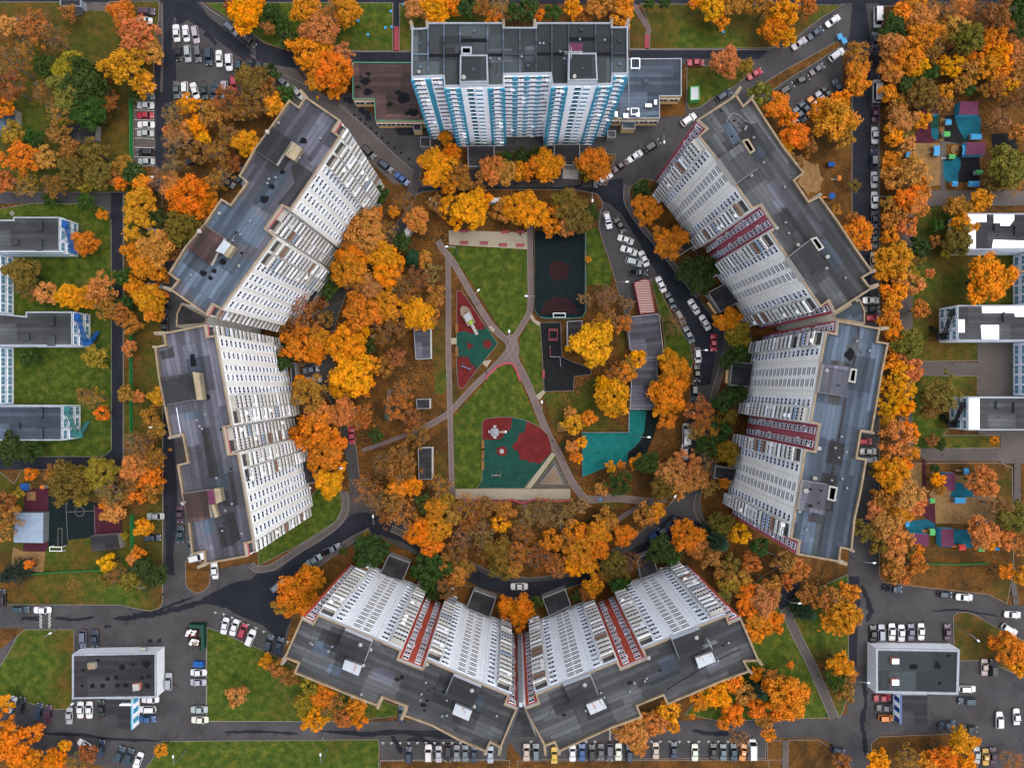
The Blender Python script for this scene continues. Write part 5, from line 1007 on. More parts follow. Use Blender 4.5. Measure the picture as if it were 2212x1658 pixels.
CC={'w':('white',(.80,.80,.80)),'s':('silver',(.50,.52,.56)),'g':('grey',(.20,.21,.24)),'k':('black',(.015,.017,.022)),'n':('dark blue',(.02,.06,.13)),'b':('bright blue',(.03,.16,.50)),'t':('dark teal',(.02,.09,.13)),'r':('red',(.50,.02,.05)),'o':('orange',(.85,.30,.04)),'y':('yellow',(.85,.50,.05)),'p':('dark purple',(.13,.03,.08)),'e':('beige',(.60,.50,.42)),'d':('dark green',(.02,.06,.05)),'l':('pale blue',(.30,.42,.52)),'c':('cream',(.72,.72,.60)),'a':('light grey-blue',(.24,.30,.38)),'v':('lilac grey',(.42,.40,.46))}
KK={'S':'saloon','H':'hatchback','U':'suv','E':'estate','V':'van','A':'ambulance','P':'pickup'}
KW={'S':'saloon car','H':'hatchback','U':'SUV','E':'estate car','V':'van','A':'long van','P':'pickup'}
ORD=['','first','second','third','fourth','fifth','sixth','seventh','eighth','ninth','tenth','eleventh','twelfth']
# (tile column, tile row, place, axis, group | u v heading colour kind; ...)   tiles are 640x480 photo pixels read at 3.455x
ROWS="""0 0|in the top row of the upper left car park|x|parked in the upper left car park|1525 288 -85 wS;1607 290 -82 wS;1690 300 -80 sE
0 0|in middle row of the upper left car park|x|parked in the upper left car park|1542 455 -85 kS;1622 463 -85 sE;1712 462 -85 gE;1805 490 -87 nU;1893 507 -87 wS;1980 540 -87 wU;2062 580 -88 tH;2155 580 -88 kS
0 0|in bottom row of the upper left car park|x|parked in the upper left car park|1525 775 -88 gS;1597 780 -88 wE;1683 785 -72 wS;1762 785 -82 dS;1855 785 -95 nS;1942 775 -90 sU;2020 722 -90 rH
0 0|at the kerb of the road entering the upper left car park|x|roadside cars|1998 250 -40 aE;2150 355 -40 kE
0 0|in the marked bays beside the long green fence|y|cars in the marked bays, upper left|1268 105 0 pU;1245 180 0 wS;1262 748 0 wU;1270 835 0 lH;1258 912 0 wS;1258 997 0 rS;1263 1078 0 wS;1257 1153 0 sS;1262 1315 180 kU;1265 1395 0 sS
0 0|half hidden under trees left of the upper left tower|y|cars under trees, upper left|1690 1235 10 kS;1670 1395 0 kS;2040 1440 -30 nS;1980 1510 -30 kS;1965 1575 -30 gS;2060 1555 -30 nH
1 0|on the road between the upper left tower and shops|y|roadside cars|30 590 -90 nH;232 710 -42 vE;355 800 -42 sS;975 1315 -45 kU;1120 1435 -38 nE;1260 1545 -38 bS
2 0|on the road right of the blue and white tower|x|roadside cars|1588 543 0 rS;2098 640 30 rS;1828 825 33 nE;1525 1035 35 wU;1212 1260 33 kU;1062 1352 33 wS;935 1435 33 pS;803 1540 33 wE;665 1600 3 kU
3 0|on the diagonal road at the upper right|x|roadside cars|560 183 35 wS;408 288 35 nS;270 378 35 sS
3 0|in the top row of the upper right car park|x|parked in the upper right car park|592 477 35 wU;425 600 33 gS;160 770 35 kE;300 690 20 dH
3 0|in the bottom row of upper right car park|x|parked in the upper right car park|600 755 -65 gS;515 810 -60 kS;465 855 -55 sS;400 900 -50 oS;325 940 -50 nS;275 990 -50 aS;225 1045 -50 wS
3 0|along the right edge of the right-hand street|y|cars along the right-hand street|945 158 -90 wV;925 350 90 gS;920 505 90 kS;937 790 90 wA;925 985 90 pS;922 1170 90 wS;912 1370 90 nU;917 1553 90 wS
0 1|under the orange trees left of the upper left tower|y|cars under trees, left|1378 255 0 gH;1345 340 180 sS;1338 810 0 lS;1437 1020 90 nE;1425 1165 90 kS
1 1|beside the trees on the ring road's left part|y|cars on the ring road|1578 110 -15 wV;2080 78 0 wE;1322 340 60 wV;475 1535 10 aS;500 1620 5 sS
2 1|in the open car park right of the sports court|y|cars right of the sports court|827 245 -75 wE;932 285 -60 kS;982 412 -20 wS;1010 505 -20 wS;1140 575 -65 wS;1050 605 -15 sU;1095 695 0 nP
2 1|along the inner kerb of the ring road, right side|y|cars on the ring road|1287 798 -65 wS;1370 935 -65 tS;1450 1078 -60 gE;1527 1230 -65 aS;1605 1410 -85 wH;1600 1563 -90 kS
2 1|along the outer kerb of the ring road, right side|y|cars on the ring road|1572 990 -58 wS;1668 1127 -60 wS;1742 1300 -90 rS
2 2|on the ring road's lower right part among trees|y|cars on the ring road|1578 65 -90 tH;1505 430 90 wA;1493 580 90 wS;1320 1250 35 nU;1230 1300 35 bH;1365 1200 30 nH
3 1|behind the upper right tower on the right-hand street|y|cars along the right-hand street|920 70 90 wS;920 240 90 gS;915 410 90 gS;912 590 -90 eS;890 935 0 wS;890 1012 0 kS;890 1090 0 rH
3 2|in the notch behind the right tower|y|cars behind the right tower|832 495 0 rH;865 580 0 sS;880 655 0 sH
0 2|beside the green fence left of the lower left tower|y|cars left of the lower left tower|1340 893 0 oS;1345 1140 0 sS;1318 1325 0 nE;1555 1120 -90 pS;1560 1295 -90 tS;1700 1497 15 wU;1655 1420 90 tH
0 2|at the small green island below the lower left tower|x|cars left of the lower left tower|1855 1610 -85 wS
1 2|on the ring road by the lower left tower|y|cars on the ring road|828 445 -85 rS;658 1425 25 aP;500 1520 30 lS
0 3|on the street at the left photo edge|x|cars on the lower left street|22 185 90 kU;178 285 0 tE;368 290 0 wS
0 3|above the white-walled lower left shop|x|cars round the lower left shop|718 540 -90 aE;820 535 -90 nS
0 3|in the slanted row beside the bin enclosure|x|slanted row, lower left|1943 428 78 wS;2025 442 72 wS;2098 470 70 rH
1 3|in the slanted row beside the bottom left tower|x|slanted row, lower left|-46 530 68 wU;112 580 75 nE;200 598 75 nS;190 80 40 lE
0 3|right of the white-walled lower left shop|y|cars round the lower left shop|1717 830 180 wS;1715 915 180 sS;1458 910 90 sE;1722 1150 0 sS;1728 1238 0 cS;1300 1062 0 wS;1275 1148 180 wE;1272 1232 0 bS
0 3|in the row below and left of lower left shop|x|cars round the lower left shop|695 1153 90 wS;773 1153 90 wS;875 1145 90 kS;600 1205 90 sS;418 1185 85 pS;335 1168 80 nS;182 1115 78 kS;98 1105 65 wS
0 3|among orange trees at the bottom left corner|x|cars at the bottom left corner|738 1455 -30 wS;872 1485 82 nS;1038 1538 70 tU;1115 1560 72 tS;1195 1590 68 wS;20 1120 60 nH
1 3|in the bottom parking row left of the seam|x|bottom parking row|1320 1545 90 nE;1490 1525 90 cU;1578 1535 90 sS;1660 1525 -90 kE;1735 1527 -90 vS;1808 1530 90 aS;1885 1535 90 nS;2025 1540 90 sS
1 3|tucked behind the bottom left tower|x|cars behind the bottom towers|1257 1190 90 nE;885 1068 -20 wS
2 3|in the bottom parking row right of the seam|x|bottom parking row|125 1520 90 eS;207 1520 90 aE;365 1545 -90 yS;523 1525 90 wS;605 1522 90 bS;690 1525 90 kE;768 1515 -90 gS;845 1520 -90 gE;920 1515 -90 cS
2 3|in the right half of the bottom parking row|x|bottom parking row|1015 1530 90 nE;1243 1505 90 eS;1400 1503 90 nS;1580 1520 90 cS;1740 1515 90 kS;1825 1520 90 aS;1915 1520 90 tS;1998 1520 80 oS;2075 1487 90 wV
2 3|driving the ring road just above the seam|x|cars on the ring road|62 87 0 wS
3 3|on the curving street at the lower right|x|cars on the lower right street|1075 105 -5 nP;1527 155 -3 nH;1695 180 -3 wS;2112 330 -3 wS;2085 460 -30 wE
3 3|in the row above the lower right shop|x|cars round the lower right shop|908 500 90 kS;980 490 90 sE;1070 480 90 wS;1152 490 90 wS;1235 483 90 aS;1322 478 90 wS;1550 485 90 pS
3 3|in the yard right of the lower right shop|y|cars round the lower right shop|1870 785 90 eS;1945 790 90 kU;1722 972 0 wE;1718 1075 180 tU;2147 1212 -87 wS;1997 1240 90 wU;1738 1315 -5 kS;1545 1280 8 tS
3 3|in the row left of lower right shop porch|y|cars round the lower right shop|987 1048 5 rS;1010 1135 0 gS;1018 1222 0 oH
3 3|under the trees at bottom right corner|x|cars at the bottom right corner|1802 1545 90 sS;1880 1560 90 yS;1945 1552 92 pS;602 1500 -20 nH"""
NC=0
for row in ROWS.split('\n'):
    tl,place,ax,grp,data=row.split('|'); tc_,tr_=map(int,tl.split()); cs=[]
    for it in data.split(';'):
        u,v,a,k=it.split(); u=float(u);v=float(v); cs.append((553*tc_+u/4,414.7*tr_+v/4,float(a),k))
    for (x,y,a,k) in cs:
        ccol,rgb=CC[k[0]]; kind=KK[k[1]]; same=[c for c in cs if c[3][0]==k[0]]
        if len(same)==1: lab=f"{ccol} {KW[k[1]]} {place}"
        else:
            ii=sorted(same,key=lambda c:c[0] if ax=='x' else c[1]).index((x,y,a,k))+1
            lab=f"{ccol} {KW[k[1]]}, {ORD[ii]} {ccol} one from the {'left' if ax=='x' else 'top'} {place}"
        wds=lab.split()
        while len(wds)>16:
            lab=lab.replace(' the ',' ',1) if ' the ' in lab else ' '.join(lab.split()[:16]); wds=lab.split()
        X,Y=P(x,y,.8); rr=random.Random(NC); NC+=1
        z=.17
        e=thing('parked_'+('van' if kind in('van','ambulance') else 'car'),lab,'van' if kind in('van','ambulance') else 'car',(X,Y,z),math.radians(a),grp)
        sc_=.97+.06*rr.random(); dk_=1.25 if k[0] in 'wc' else (1.0 if k[0] in 'seoyr' else .62); col=tuple(min(.95,c*dk_*(.92+.16*rr.random())) for c in rgb)
        e.scale=(sc_,sc_,sc_)
        for nm,me,l in PROTO[kind]:
            o=D.objects.new(nm,me); COL.objects.link(o); o.parent=e; o.location=l
            if nm=='body': o.color=(*col,1)
        if (tc_,tr_) == (2,1) and abs(x-(1106+827/4))<1:
            m=MB(); m.box(-.15,.15,-.55,.55,1.48,1.62); o=m.obj('light_bar',[M['bluest']],None); o.parent=e
            m=MB(); m.box(-.9,1.7,-.93,.93,.60,.72); o=m.obj('stripe',[M['bluest']],None); o.parent=e; e['label']='white estate car with blue stripe and roof light bar, topmost right of the sports court'
        if k=='wA' and tr_==0:
            m=MB(); m.box(-1.6,-1.0,-.35,.35,2.6,2.68); m.box(-.2,.1,-.5,.5,2.6,2.63,1); m.box(-.05,.0,-.8,.8,2.6,2.62,1); o=m.obj('roof_hatch',[M['tar'],M['ctail']],None); o.parent=e
        if k[0] in 'yo' and kind=='saloon' and rr.random()<.9:
            m=MB(); m.box(-.1,.1,-.3,.3,1.42,1.54); o=m.obj('roof_sign',[M['frame']],None); o.parent=e
# ---------------- trees ----------------
def crown_mesh(name,seed,nc=46,per=62,ls=.085,flat=.8,lobe=.25,cr=(.20,.30),inner=.35,zmin=-.35,elong=1):
    rg=np.random.default_rng(seed); V=[];F=[]
    la=rg.uniform(0,6.28,3)
    for c in range(nc):
        d=rg.normal(size=3); d/=np.linalg.norm(d)
        if d[2]<zmin: d[2]=-d[2]
        a=math.atan2(d[1],d[0]); lob=1+lobe*(math.sin(3*a+la[0])*.5+math.sin(5*a+la[1])*.5)
        r=rg.uniform(inner,.78)**.6*lob; c0=d*r*np.array([elong,1,1]); c0[2]*=flat; R=rg.uniform(*cr)
        k=per
        dd=rg.normal(size=(k,3)); dd/=np.linalg.norm(dd,axis=1)[:,None]; dd[:,2]=np.abs(dd[:,2])*np.where(rg.random(k)<.8,1,-1)
        pos=c0+dd*R*(rg.uniform(.55,1.08,(k,1))+(rg.random((k,1))<.12)*rg.uniform(0,.6,(k,1)))*np.array([1,1,.7])
        nn=dd+rg.normal(size=(k,3))*.55+np.array([0,0,.3]); nn/=np.linalg.norm(nn,axis=1)[:,None]
        t=np.cross(nn,rg.normal(size=(k,3))); t/=np.linalg.norm(t,axis=1)[:,None]; b=np.cross(nn,t); s=(ls*rg.uniform(.6,1.25,(k,1)))
        for i in range(k):
            n=len(V); p=pos[i]; u=t[i]*s[i]; w_=b[i]*s[i]*.75
            V+= [tuple(p-u),tuple(p-w_*.8+u*.1),tuple(p+u),tuple(p+w_)]; F.append((n,n+1,n+2,n+3))
    me=D.meshes.new(name); me.from_pydata(V,[],F); me.materials.append(M['leaf']); me.update(); return me
def conifer_mesh(name,seed):
    rg=np.random.default_rng(seed); V=[];F=[]
    for L_ in range(11):
        z=-.7+L_*.15; R=1.0-(L_/11)**1.1*.92; nb=int(13-L_*.6)
        for b in range(nb):
            a=6.283*b/nb+L_*.7+rg.uniform(-.15,.15); rl=R*rg.uniform(.8,1.08)
            for i in range(16):
                t=rg.uniform(.1,1); p=np.array([math.cos(a)*rl*t,math.sin(a)*rl*t,z-.10*t+rg.uniform(-.03,.05)]); p[:2]+=rg.normal(size=2)*.045
                n=len(V); s=.085*rg.uniform(.6,1.2); a2=a+rg.uniform(-.9,.9); u=np.array([math.cos(a2),math.sin(a2),-.25])*s; w_=np.array([-math.sin(a2),math.cos(a2),rg.uniform(-.3,.3)])*s*.45
                V+= [tuple(p-u),tuple(p-w_),tuple(p+u),tuple(p+w_)]; F.append((n,n+1,n+2,n+3))
    me=D.meshes.new(name); me.from_pydata(V,[],F); me.materials.append(M['leaf']); me.update(); return me
CRF=[crown_mesh('crown',i,nc=78+8*(i%3),per=66,ls=.062,flat=.75+.05*(i%3),lobe=.18+.06*(i%4),cr=(.12,.24)) for i in range(7)]
CRL=[crown_mesh('crown',20+i,nc=56,per=44,ls=.055,lobe=.3,cr=(.10,.21),inner=.2) for i in range(4)]     # looser
CRS=[crown_mesh('crown',40+i,nc=50,per=20,ls=.042,lobe=.3,cr=(.12,.24),inner=.2) for i in range(3)]     # nearly bare
CRC=[conifer_mesh('crown',60+i) for i in range(2)]
def trunk_mesh(seed,pale=False,twiggy=False):
    rg=random.Random(seed); mb=MB(); H0=1.0
    mb.tube((0,0,-1.5),(0.03,0.02,-.35),.07,.05,n=7,cap=False)
    def limb(p,d,l,r,dep):
        q=p+d*l; mb.tube(p,q,r,r*.6,n=5 if dep<1 else 3,cap=False)
        if dep<(3 if twiggy else 1):
            for _ in range(3 if dep<2 else 2):
                e=(d+Vector((rg.uniform(-.7,.7),rg.uniform(-.7,.7),rg.uniform(-.1,.5)))).normalized(); limb(q,e,l*.62,r*.6,dep+1)
    for i in range(8 if twiggy else 6):
        a=i*2.4+rg.random(); limb(Vector((0.02,0.01,-.5+.08*i)),Vector((math.cos(a),math.sin(a),.55+.3*rg.random())).normalized(),.42,.03,0)
    mb.tube((0.03,0.02,-.35),(.0,.0,.35),.05,.015,n=6,cap=False)
    return mb.mesh('trunk',[M['barkp' if pale else 'bark']])
TRK=[trunk_mesh(i) for i in range(3)]; TRT=[trunk_mesh(10+i,True,True) for i in range(3)]
TC={'Y':('golden yellow',(.94,.37,.035),'F'),'O':('orange',(.82,.285,.04),'F'),'P':('pale peach-orange',(.68,.28,.085),'F'),'B':('rusty brown',(.34,.145,.045),'L'),'Q':('dull orange-brown',(.50,.205,.05),'L'),
    'G':('green',(.055,.095,.022),'F'),'L':('olive',(.22,.155,.035),'F'),'D':('dark green fir',(.028,.06,.03),'C'),'S':('nearly bare brown',(.36,.20,.08),'S'),'T':('blue-green spruce',(.07,.15,.12),'C'),'M':('yellow-green',(.36,.25,.035),'F')}
TREES="""in the grove at the top left corner|20 60 22 P;75 60 36 Q;120 85 32 B;30 140 40 B;25 190 35 B;10 230 22 O;60 110 28 Q;150 30 18 B
left of the marked parking bays|268 32 30 O;300 78 46 P;325 115 30 P;268 150 46 O;310 182 25 O;230 160 26 B;290 208 15 G
in the dark green clump at the upper left|150 150 34 M;100 145 28 G;192 180 44 G;150 205 40 L;135 240 34 Q;190 243 36 G;232 218 30 B;205 255 22 G;100 200 30 B
round the sheds at the far upper left|30 290 25 M;45 345 40 O;105 345 32 P;205 330 34 L;160 370 30 L;215 378 30 L;130 290 24 B;15 395 24 Q;60 398 30 Q;120 402 26 B;75 300 20 G;150 325 22 B
between the marked bays and the left school|270 358 22 Q;290 378 24 G;262 398 16 O;245 385 18 B;180 400 18 M;110 430 16 G;185 435 18 G;222 464 12 O
at the top by the upper left junction|530 32 38 Y;555 10 20 O;592 30 22 G;610 55 18 G;625 88 22 G;580 60 16 B;500 15 16 B
left of the brown-roofed shop building|665 20 36 O;712 35 34 Q;748 28 30 O;690 72 38 P;672 118 40 O;715 150 44 O;690 175 30 O;742 118 26 P;735 180 22 O;720 205 14 O
just below the upper left car park|410 228 26 Y;425 272 24 Y;438 300 16 Y;378 250 30 S;385 310 34 S;352 385 30 S;374 358 28 S;398 285 24 P;375 285 20 P
between upper left car park and upper left tower|545 175 34 L;490 218 34 B;460 250 32 Q;520 242 30 B;580 195 28 B;592 228 24 O;556 225 32 B;532 310 30 Y;498 296 26 B;470 330 28 Q;435 330 24 B;585 160 20 G;618 205 20 G
under the outer wall of upper left tower|480 385 28 Q;412 430 44 O;372 398 26 P;445 440 26 O;455 405 22 Q;395 490 36 L;412 522 24 G;430 470 22 Q;505 355 18 B
in the strip left of the upper left tower|305 440 34 O;312 402 24 O;298 490 36 O;340 540 38 P;290 545 26 O;320 572 34 O;345 470 22 G;372 545 18 B;350 600 18 Q;310 590 16 G
round the middle left school wing|185 525 26 O;220 625 36 P;150 640 28 Y;100 632 24 P;196 645 26 O;256 600 16 L;270 600 20 G;290 618 22 O;52 592 34 L;62 625 26 B;235 668 28 Q;268 655 18 G;258 680 26 Q
in the strip beside the left street's green fence|330 648 32 O;335 672 24 O;280 752 16 P;285 700 22 Q;345 640 18 O;310 640 20 O;300 855 14 P;275 850 18 Q
on the left school lawns|205 772 25 M;65 772 20 G;205 860 27 Q;180 850 14 B;222 892 16 O;38 968 38 G;75 965 22 G
along the strip left of the lower left tower|300 960 34 S;330 985 32 Q;292 1008 30 P;328 1030 24 O;302 1060 22 O;285 1045 20 S;330 1060 22 Q;345 855 22 O;325 900 22 Q;338 925 20 Q
round the dark court at the lower left|150 1040 44 L;120 1025 26 Q;175 1062 26 M;222 1020 34 M;243 1062 34 S;205 1040 22 L;245 1105 25 P;232 1090 16 O;275 1072 18 Q;68 1022 14 O;15 1130 38 Q;10 1085 24 B;42 1065 12 M;38 1098 8 O
between the lower left court and the street below|310 1138 20 Y;300 1195 16 O;235 1215 20 Y;255 1240 26 B;330 1240 32 G;308 1222 20 G;290 1205 16 P;22 1240 30 D;62 1218 10 O;270 1155 9 M;235 1250 18 L;280 1252 22 L
at the bottom left corner|15 1515 18 Y;30 1600 44 O;8 1560 30 O;60 1640 30 O;120 1642 28 O;168 1648 28 Q;192 1625 20 B;348 1618 14 O;140 1610 14 Y;75 1580 20 O
along the left back wall of the bottom left tower|512 1500 22 P;578 1428 16 O;602 1442 20 Q;626 1462 20 B;672 1480 22 M;698 1500 28 O;662 1520 26 M;680 1548 30 Y;722 1520 30 Q;770 1522 22 O;776 1555 18 O;742 1548 20 Q
left of the bottom left tower's facade|650 1275 46 O;672 1250 30 O;610 1302 22 Q;628 1310 20 O;668 1300 24 O
in the wooded strip below upper left tower's right end|790 500 44 P;768 522 34 Q;815 460 14 O;850 456 13 O;900 475 28 P;765 550 34 O;800 470 22 P;835 500 26 Q;945 440 22 B;870 440 26 B;820 420 20 G
along the foot of the upper left tower|755 585 40 O;770 610 28 Q;730 600 22 G;832 555 34 Y;838 590 30 Y;856 570 20 Y;892 558 28 D;868 520 20 G;745 560 22 O;710 630 18 G
left of the park between two left towers|800 622 28 P;862 608 32 B;902 600 28 B;882 640 28 Q;932 592 25 S;785 678 44 O;832 662 32 O;905 680 32 Y;880 665 22 Y;828 720 32 B;930 680 20 Q;915 560 18 Q;940 640 22 Q;860 700 28 B
between lower left tower and upper left tower|660 680 44 Q;705 690 18 B;620 700 22 B;650 745 46 O;690 730 26 O;748 745 42 Y;775 720 24 Y;616 778 24 G;625 760 18 G;680 760 26 Y
in the golden belt left of the park|762 812 46 Y;738 840 26 Y;785 830 26 Y;812 790 22 O;796 745 18 G;765 780 26 Y;858 770 22 B;832 790 24 B
along the foot of the lower left tower|672 853 40 Q;652 830 20 O;692 900 34 P;680 935 44 O;648 940 26 O;702 975 36 O;720 955 26 O;712 1040 30 Y;690 1010 22 O;742 892 32 P;735 1010 14 Y
between the ring road and the service huts|782 900 30 Q;858 880 30 Q;892 902 28 B;840 898 13 T;902 940 28 B;812 940 16 G;865 1000 44 B;832 1000 34 B;790 1055 34 Q;815 1080 28 S;860 1045 26 O;890 1050 22 O;918 1082 22 G;870 845 26 Q
below the tall service hut|950 1050 30 Q;940 1100 26 O;962 1080 22 M;868 1112 40 Q;905 1150 30 O;945 1140 28 O;932 1178 26 O;850 1085 26 Q;978 1110 22 Q;830 1110 18 B
south of the park's tiled strip, left half|1010 1090 32 Q;1050 1092 22 B;1080 1130 20 Y;1042 1150 34 S;1000 1162 30 S;1092 1102 22 Q;1052 1190 26 B;985 1192 28 B;970 1215 25 B;1076 1190 34 L;1030 1110 26 Q;1015 1130 24 B;1082 1225 28 L
near the left porch of bottom left tower|803 1187 38 G;780 1205 20 G;795 1165 20 L;920 1212 22 G;952 1222 26 G;985 1245 24 Q;900 1235 18 G;930 1255 24 G;965 1270 26 B;740 1190 9 G;1000 1225 24 B;935 1280 16 G
south of the park's tiled strip, right half|1140 1112 30 S;1172 1102 32 S;1212 1112 34 S;1252 1092 24 S;1130 1152 26 Q;1190 1165 28 O;1120 1192 30 Q;1162 1200 34 B;1240 1145 24 O;1252 1190 32 O;1225 1165 26 Q
above the bottom right tower among parked cars|1292 1150 28 O;1290 1182 26 O;1240 1222 25 Y;1200 1220 28 Q;1346 1155 26 O;1310 1122 24 Q;1392 1112 24 Q;1418 1105 20 O;1330 1220 28 L;1366 1212 26 B;1425 1186 30 G;1450 1200 22 G;1270 1215 22 O;1270 1165 22 O
at the ring road's lower right bend|1482 1155 36 O;1500 1175 26 P;1550 1170 38 D;1556 1130 26 L;1532 1200 25 B;1597 1152 22 Y;1562 1230 25 B;1600 1245 24 Q;1640 1180 20 G;1580 1215 22 L;1620 1215 22 Q
below the turquoise court|1338 1040 32 G;1398 1000 26 G;1375 1000 18 O;1298 1055 16 P;1318 1008 12 O;1342 1002 9 O;1450 1022 34 P;1480 1000 34 P;1502 1030 30 P;1430 1052 28 L;1470 1052 24 P
left of the right tower's facade|1522 1000 26 S;1532 1052 22 S;1506 890 34 Q;1524 925 30 Q;1545 915 20 L;1576 855 22 G;1570 900 20 L;1555 930 24 G;1530 960 28 G;1570 975 27 M;1565 1042 12 O;1500 930 24 S;1560 870 22 G;1600 850 16 G
right of the long garage roofs|1446 850 38 O;1430 880 22 Y;1442 905 22 O;1456 795 33 O;1440 775 22 O;1462 820 28 O;1455 700 26 S;1425 835 22 O
between the golden tree and garage roofs|1326 858 34 Y;1310 835 26 Y;1330 812 28 Q;1376 774 20 Y;1346 808 24 O;1355 790 18 Q;1318 885 18 Y
standing alone right of the small black rubber yard|1278 745 45 Y
left of the turquoise court|1238 915 22 O;1270 902 18 O;1257 955 12 Y;1235 962 14 P;1242 985 12 O;1250 990 10 Y;1218 962 7 G;1230 890 14 P
between the sports court and striped kiosk|1308 640 30 S;1322 690 24 S;1265 645 18 S;1352 655 18 S;1270 560 7 O;1300 700 22 Q;1345 700 20 Q
between the upper right tower and the ring road|1395 455 32 O;1445 520 35 O;1500 590 36 G;1520 610 24 G;1530 580 22 G;1505 625 7 O;1573 695 28 O;1592 722 28 M;1385 410 20 G;1590 762 24 G;1565 780 16 G
below the blue and white tower, left of porch|945 362 38 Y;988 375 28 Q;962 298 16 O;978 330 20 O;978 392 20 O;1005 395 18 Q;1030 412 18 B;965 405 14 O
below the blue and white tower, between porches|1065 365 30 P;1095 372 26 P;1122 370 22 O;1150 366 28 O;1182 360 32 O;1095 340 15 G;1130 336 17 G;1160 330 14 G;1040 380 14 P
beside the right porch of the blue and white tower|1285 354 35 O;1270 375 18 M
in the golden row above the tiled plaza|1016 455 42 Y;975 448 28 Y;1045 435 20 Y;1112 450 30 Y;1150 460 34 Y;1080 458 22 Q;1190 490 20 O;985 480 18 Y;1140 432 20 Y
over the top of the sports court|1230 445 34 L;1248 472 32 L;1215 435 26 L;1275 462 20 G;1200 455 20 O;1225 490 22 Q
along the top street left of the blue tower|900 20 28 P;940 20 30 Y;945 42 18 O;975 14 24 O;1010 20 24 G;1040 15 22 B;1078 20 28 Q;1068 40 18 O
along the top street behind the blue tower|1165 32 12 O;1142 22 22 G;1195 30 18 G;1236 20 20 O;1290 20 24 Q;1318 15 22 Q;1344 38 24 O;1350 14 20 O;1110 30 20 G;1260 38 16 B
right of the blue tower by the top street|1402 10 12 G;1435 10 12 G;1540 20 28 Y;1558 46 18 O;1520 10 16 Y;1582 15 24 Q;1500 8 12 O;1610 12 18 Q
beside the grey shop building's red car|1565 135 32 P;1612 146 17 M
above the diagonal road, upper right|1690 30 38 Y;1672 62 30 O;1742 15 20 Q;1702 80 18 Y;1650 20 22 Q
in the belt around the upper right car park|1851 118 28 Q;1850 155 26 O;1852 185 24 O;1818 215 20 O;1805 262 40 O;1770 240 26 O;1680 232 28 O;1700 262 22 O;1720 295 28 O;1745 320 20 B;1700 318 18 Y;1643 205 25 L;1720 350 20 S;1820 300 22 Q
beside the play yard behind the upper right tower|1690 345 12 O;1845 400 14 L;1851 507 32 O;1840 470 14 Q;1805 455 12 Q
in the upper right wood, first rows by the street|1925 62 28 G;1945 30 24 O;1968 12 26 O;1988 45 32 P;1992 80 34 O;2012 20 26 Q;1928 105 30 P;1955 122 36 O;1978 140 28 Y;1925 150 26 P
in the middle of the upper right wood|2012 110 28 B;2062 62 30 P;2085 85 34 L;2040 30 26 Q;2075 20 26 P;2028 70 24 Q;2104 115 28 O;2058 145 26 Y;2005 160 22 G;2040 140 18 Y;2092 150 24 Q;2075 180 20 Q
at the right end of the upper right wood|2112 25 30 B;2152 32 34 B;2192 20 30 G;2200 62 26 G;2145 88 28 O;2152 122 30 Y;2128 150 34 O;2188 120 28 P;2200 160 26 P;2182 188 20 Y;2172 70 24 B;2090 192 16 G;2150 185 26 Q;2162 155 24 O
above the upper right play yards|1960 190 25 G;1988 205 34 L;1918 202 20 O;2010 225 26 B;2202 212 28 B;1940 225 20 Q;2040 200 18 O;1962 165 20 Q;2130 195 18 Q;2040 225 16 Q
left of the upper right play yards|1945 260 30 P;1930 292 22 O;1990 262 20 Y;1968 370 38 P;1925 348 22 O;1930 385 24 P;1955 310 20 P;1985 400 20 O;1950 290 18 L
right of the upper right play yards|2178 362 42 L;2142 395 22 L;2200 290 20 Q;2195 400 26 Q;2160 260 24 S
along the fence behind the upper right tower|1960 428 30 O;1978 440 28 P;1918 480 20 Q;1992 420 20 P;1940 455 18 Q;1920 440 16 Q;1958 490 22 P;1922 510 18 O
left of the upper right school wing|2116 435 24 O;2092 450 20 Q;2062 445 22 Q;2026 485 14 G;2066 518 30 L;2076 492 26 O;1987 533 22 G;1980 560 16 L;2045 545 14 M;2020 520 14 Q
along the fence behind the gap of right towers|1930 563 36 O;1905 590 20 O;1972 615 22 P;1912 628 15 O;1926 652 20 O;1938 630 20 O;1920 692 22 O;1935 722 24 O;1984 668 20 Q;2008 592 11 P;1968 592 18 M;1945 600 20 P
standing round and alone between right school wings|2134 600 48 O
along the fence behind the right tower, upper half|1962 742 30 L;1945 802 24 Y;1930 790 20 O;1968 800 24 P;1945 845 32 Y;1920 872 26 Y;1950 880 24 Y;1912 835 18 O;1930 760 20 O;1955 775 20 P;1915 900 18 O
beside the lower right school wing|2030 850 42 L;2012 880 26 L;2030 960 14 G;2012 950 14 B;2146 950 9 O
along the fence behind the right tower, lower half|1934 945 40 P;1962 930 20 O;1970 978 15 O;1925 1020 34 Y;1950 1000 20 O;1890 1015 15 L;1955 1065 34 P;1905 1075 22 Q;1978 1092 22 P;1910 1128 30 P;1862 1146 22 L;1942 1160 30 P;1900 1172 24 L
left of the bottom right play yards|1932 1195 24 P;1928 1232 24 Q;1975 1190 18 O;1980 1220 20 Q;1960 1180 20 L;1940 1105 26 O;1890 1100 20 P;1905 1150 18 P;1950 1240 20 Q
in and round the lower right play yards|2120 1040 32 P;2025 1038 16 Y;2018 1012 10 G;2122 1150 32 P;2192 1120 34 L;2165 1165 24 P;2202 1170 26 P;2172 1232 18 O;2205 1242 18 O;2030 1055 14 Q;2150 1090 24 S;2140 1170 18 O
between the right tower and bottom right tower|1690 1212 24 B;1722 1232 24 Q;1616 1280 26 O;1650 1295 32 P;1612 1310 24 O;1640 1330 26 O;1668 1342 26 O;1628 1365 22 O;1700 1250 22 Q;1665 1265 22 Q;1590 1262 18 M
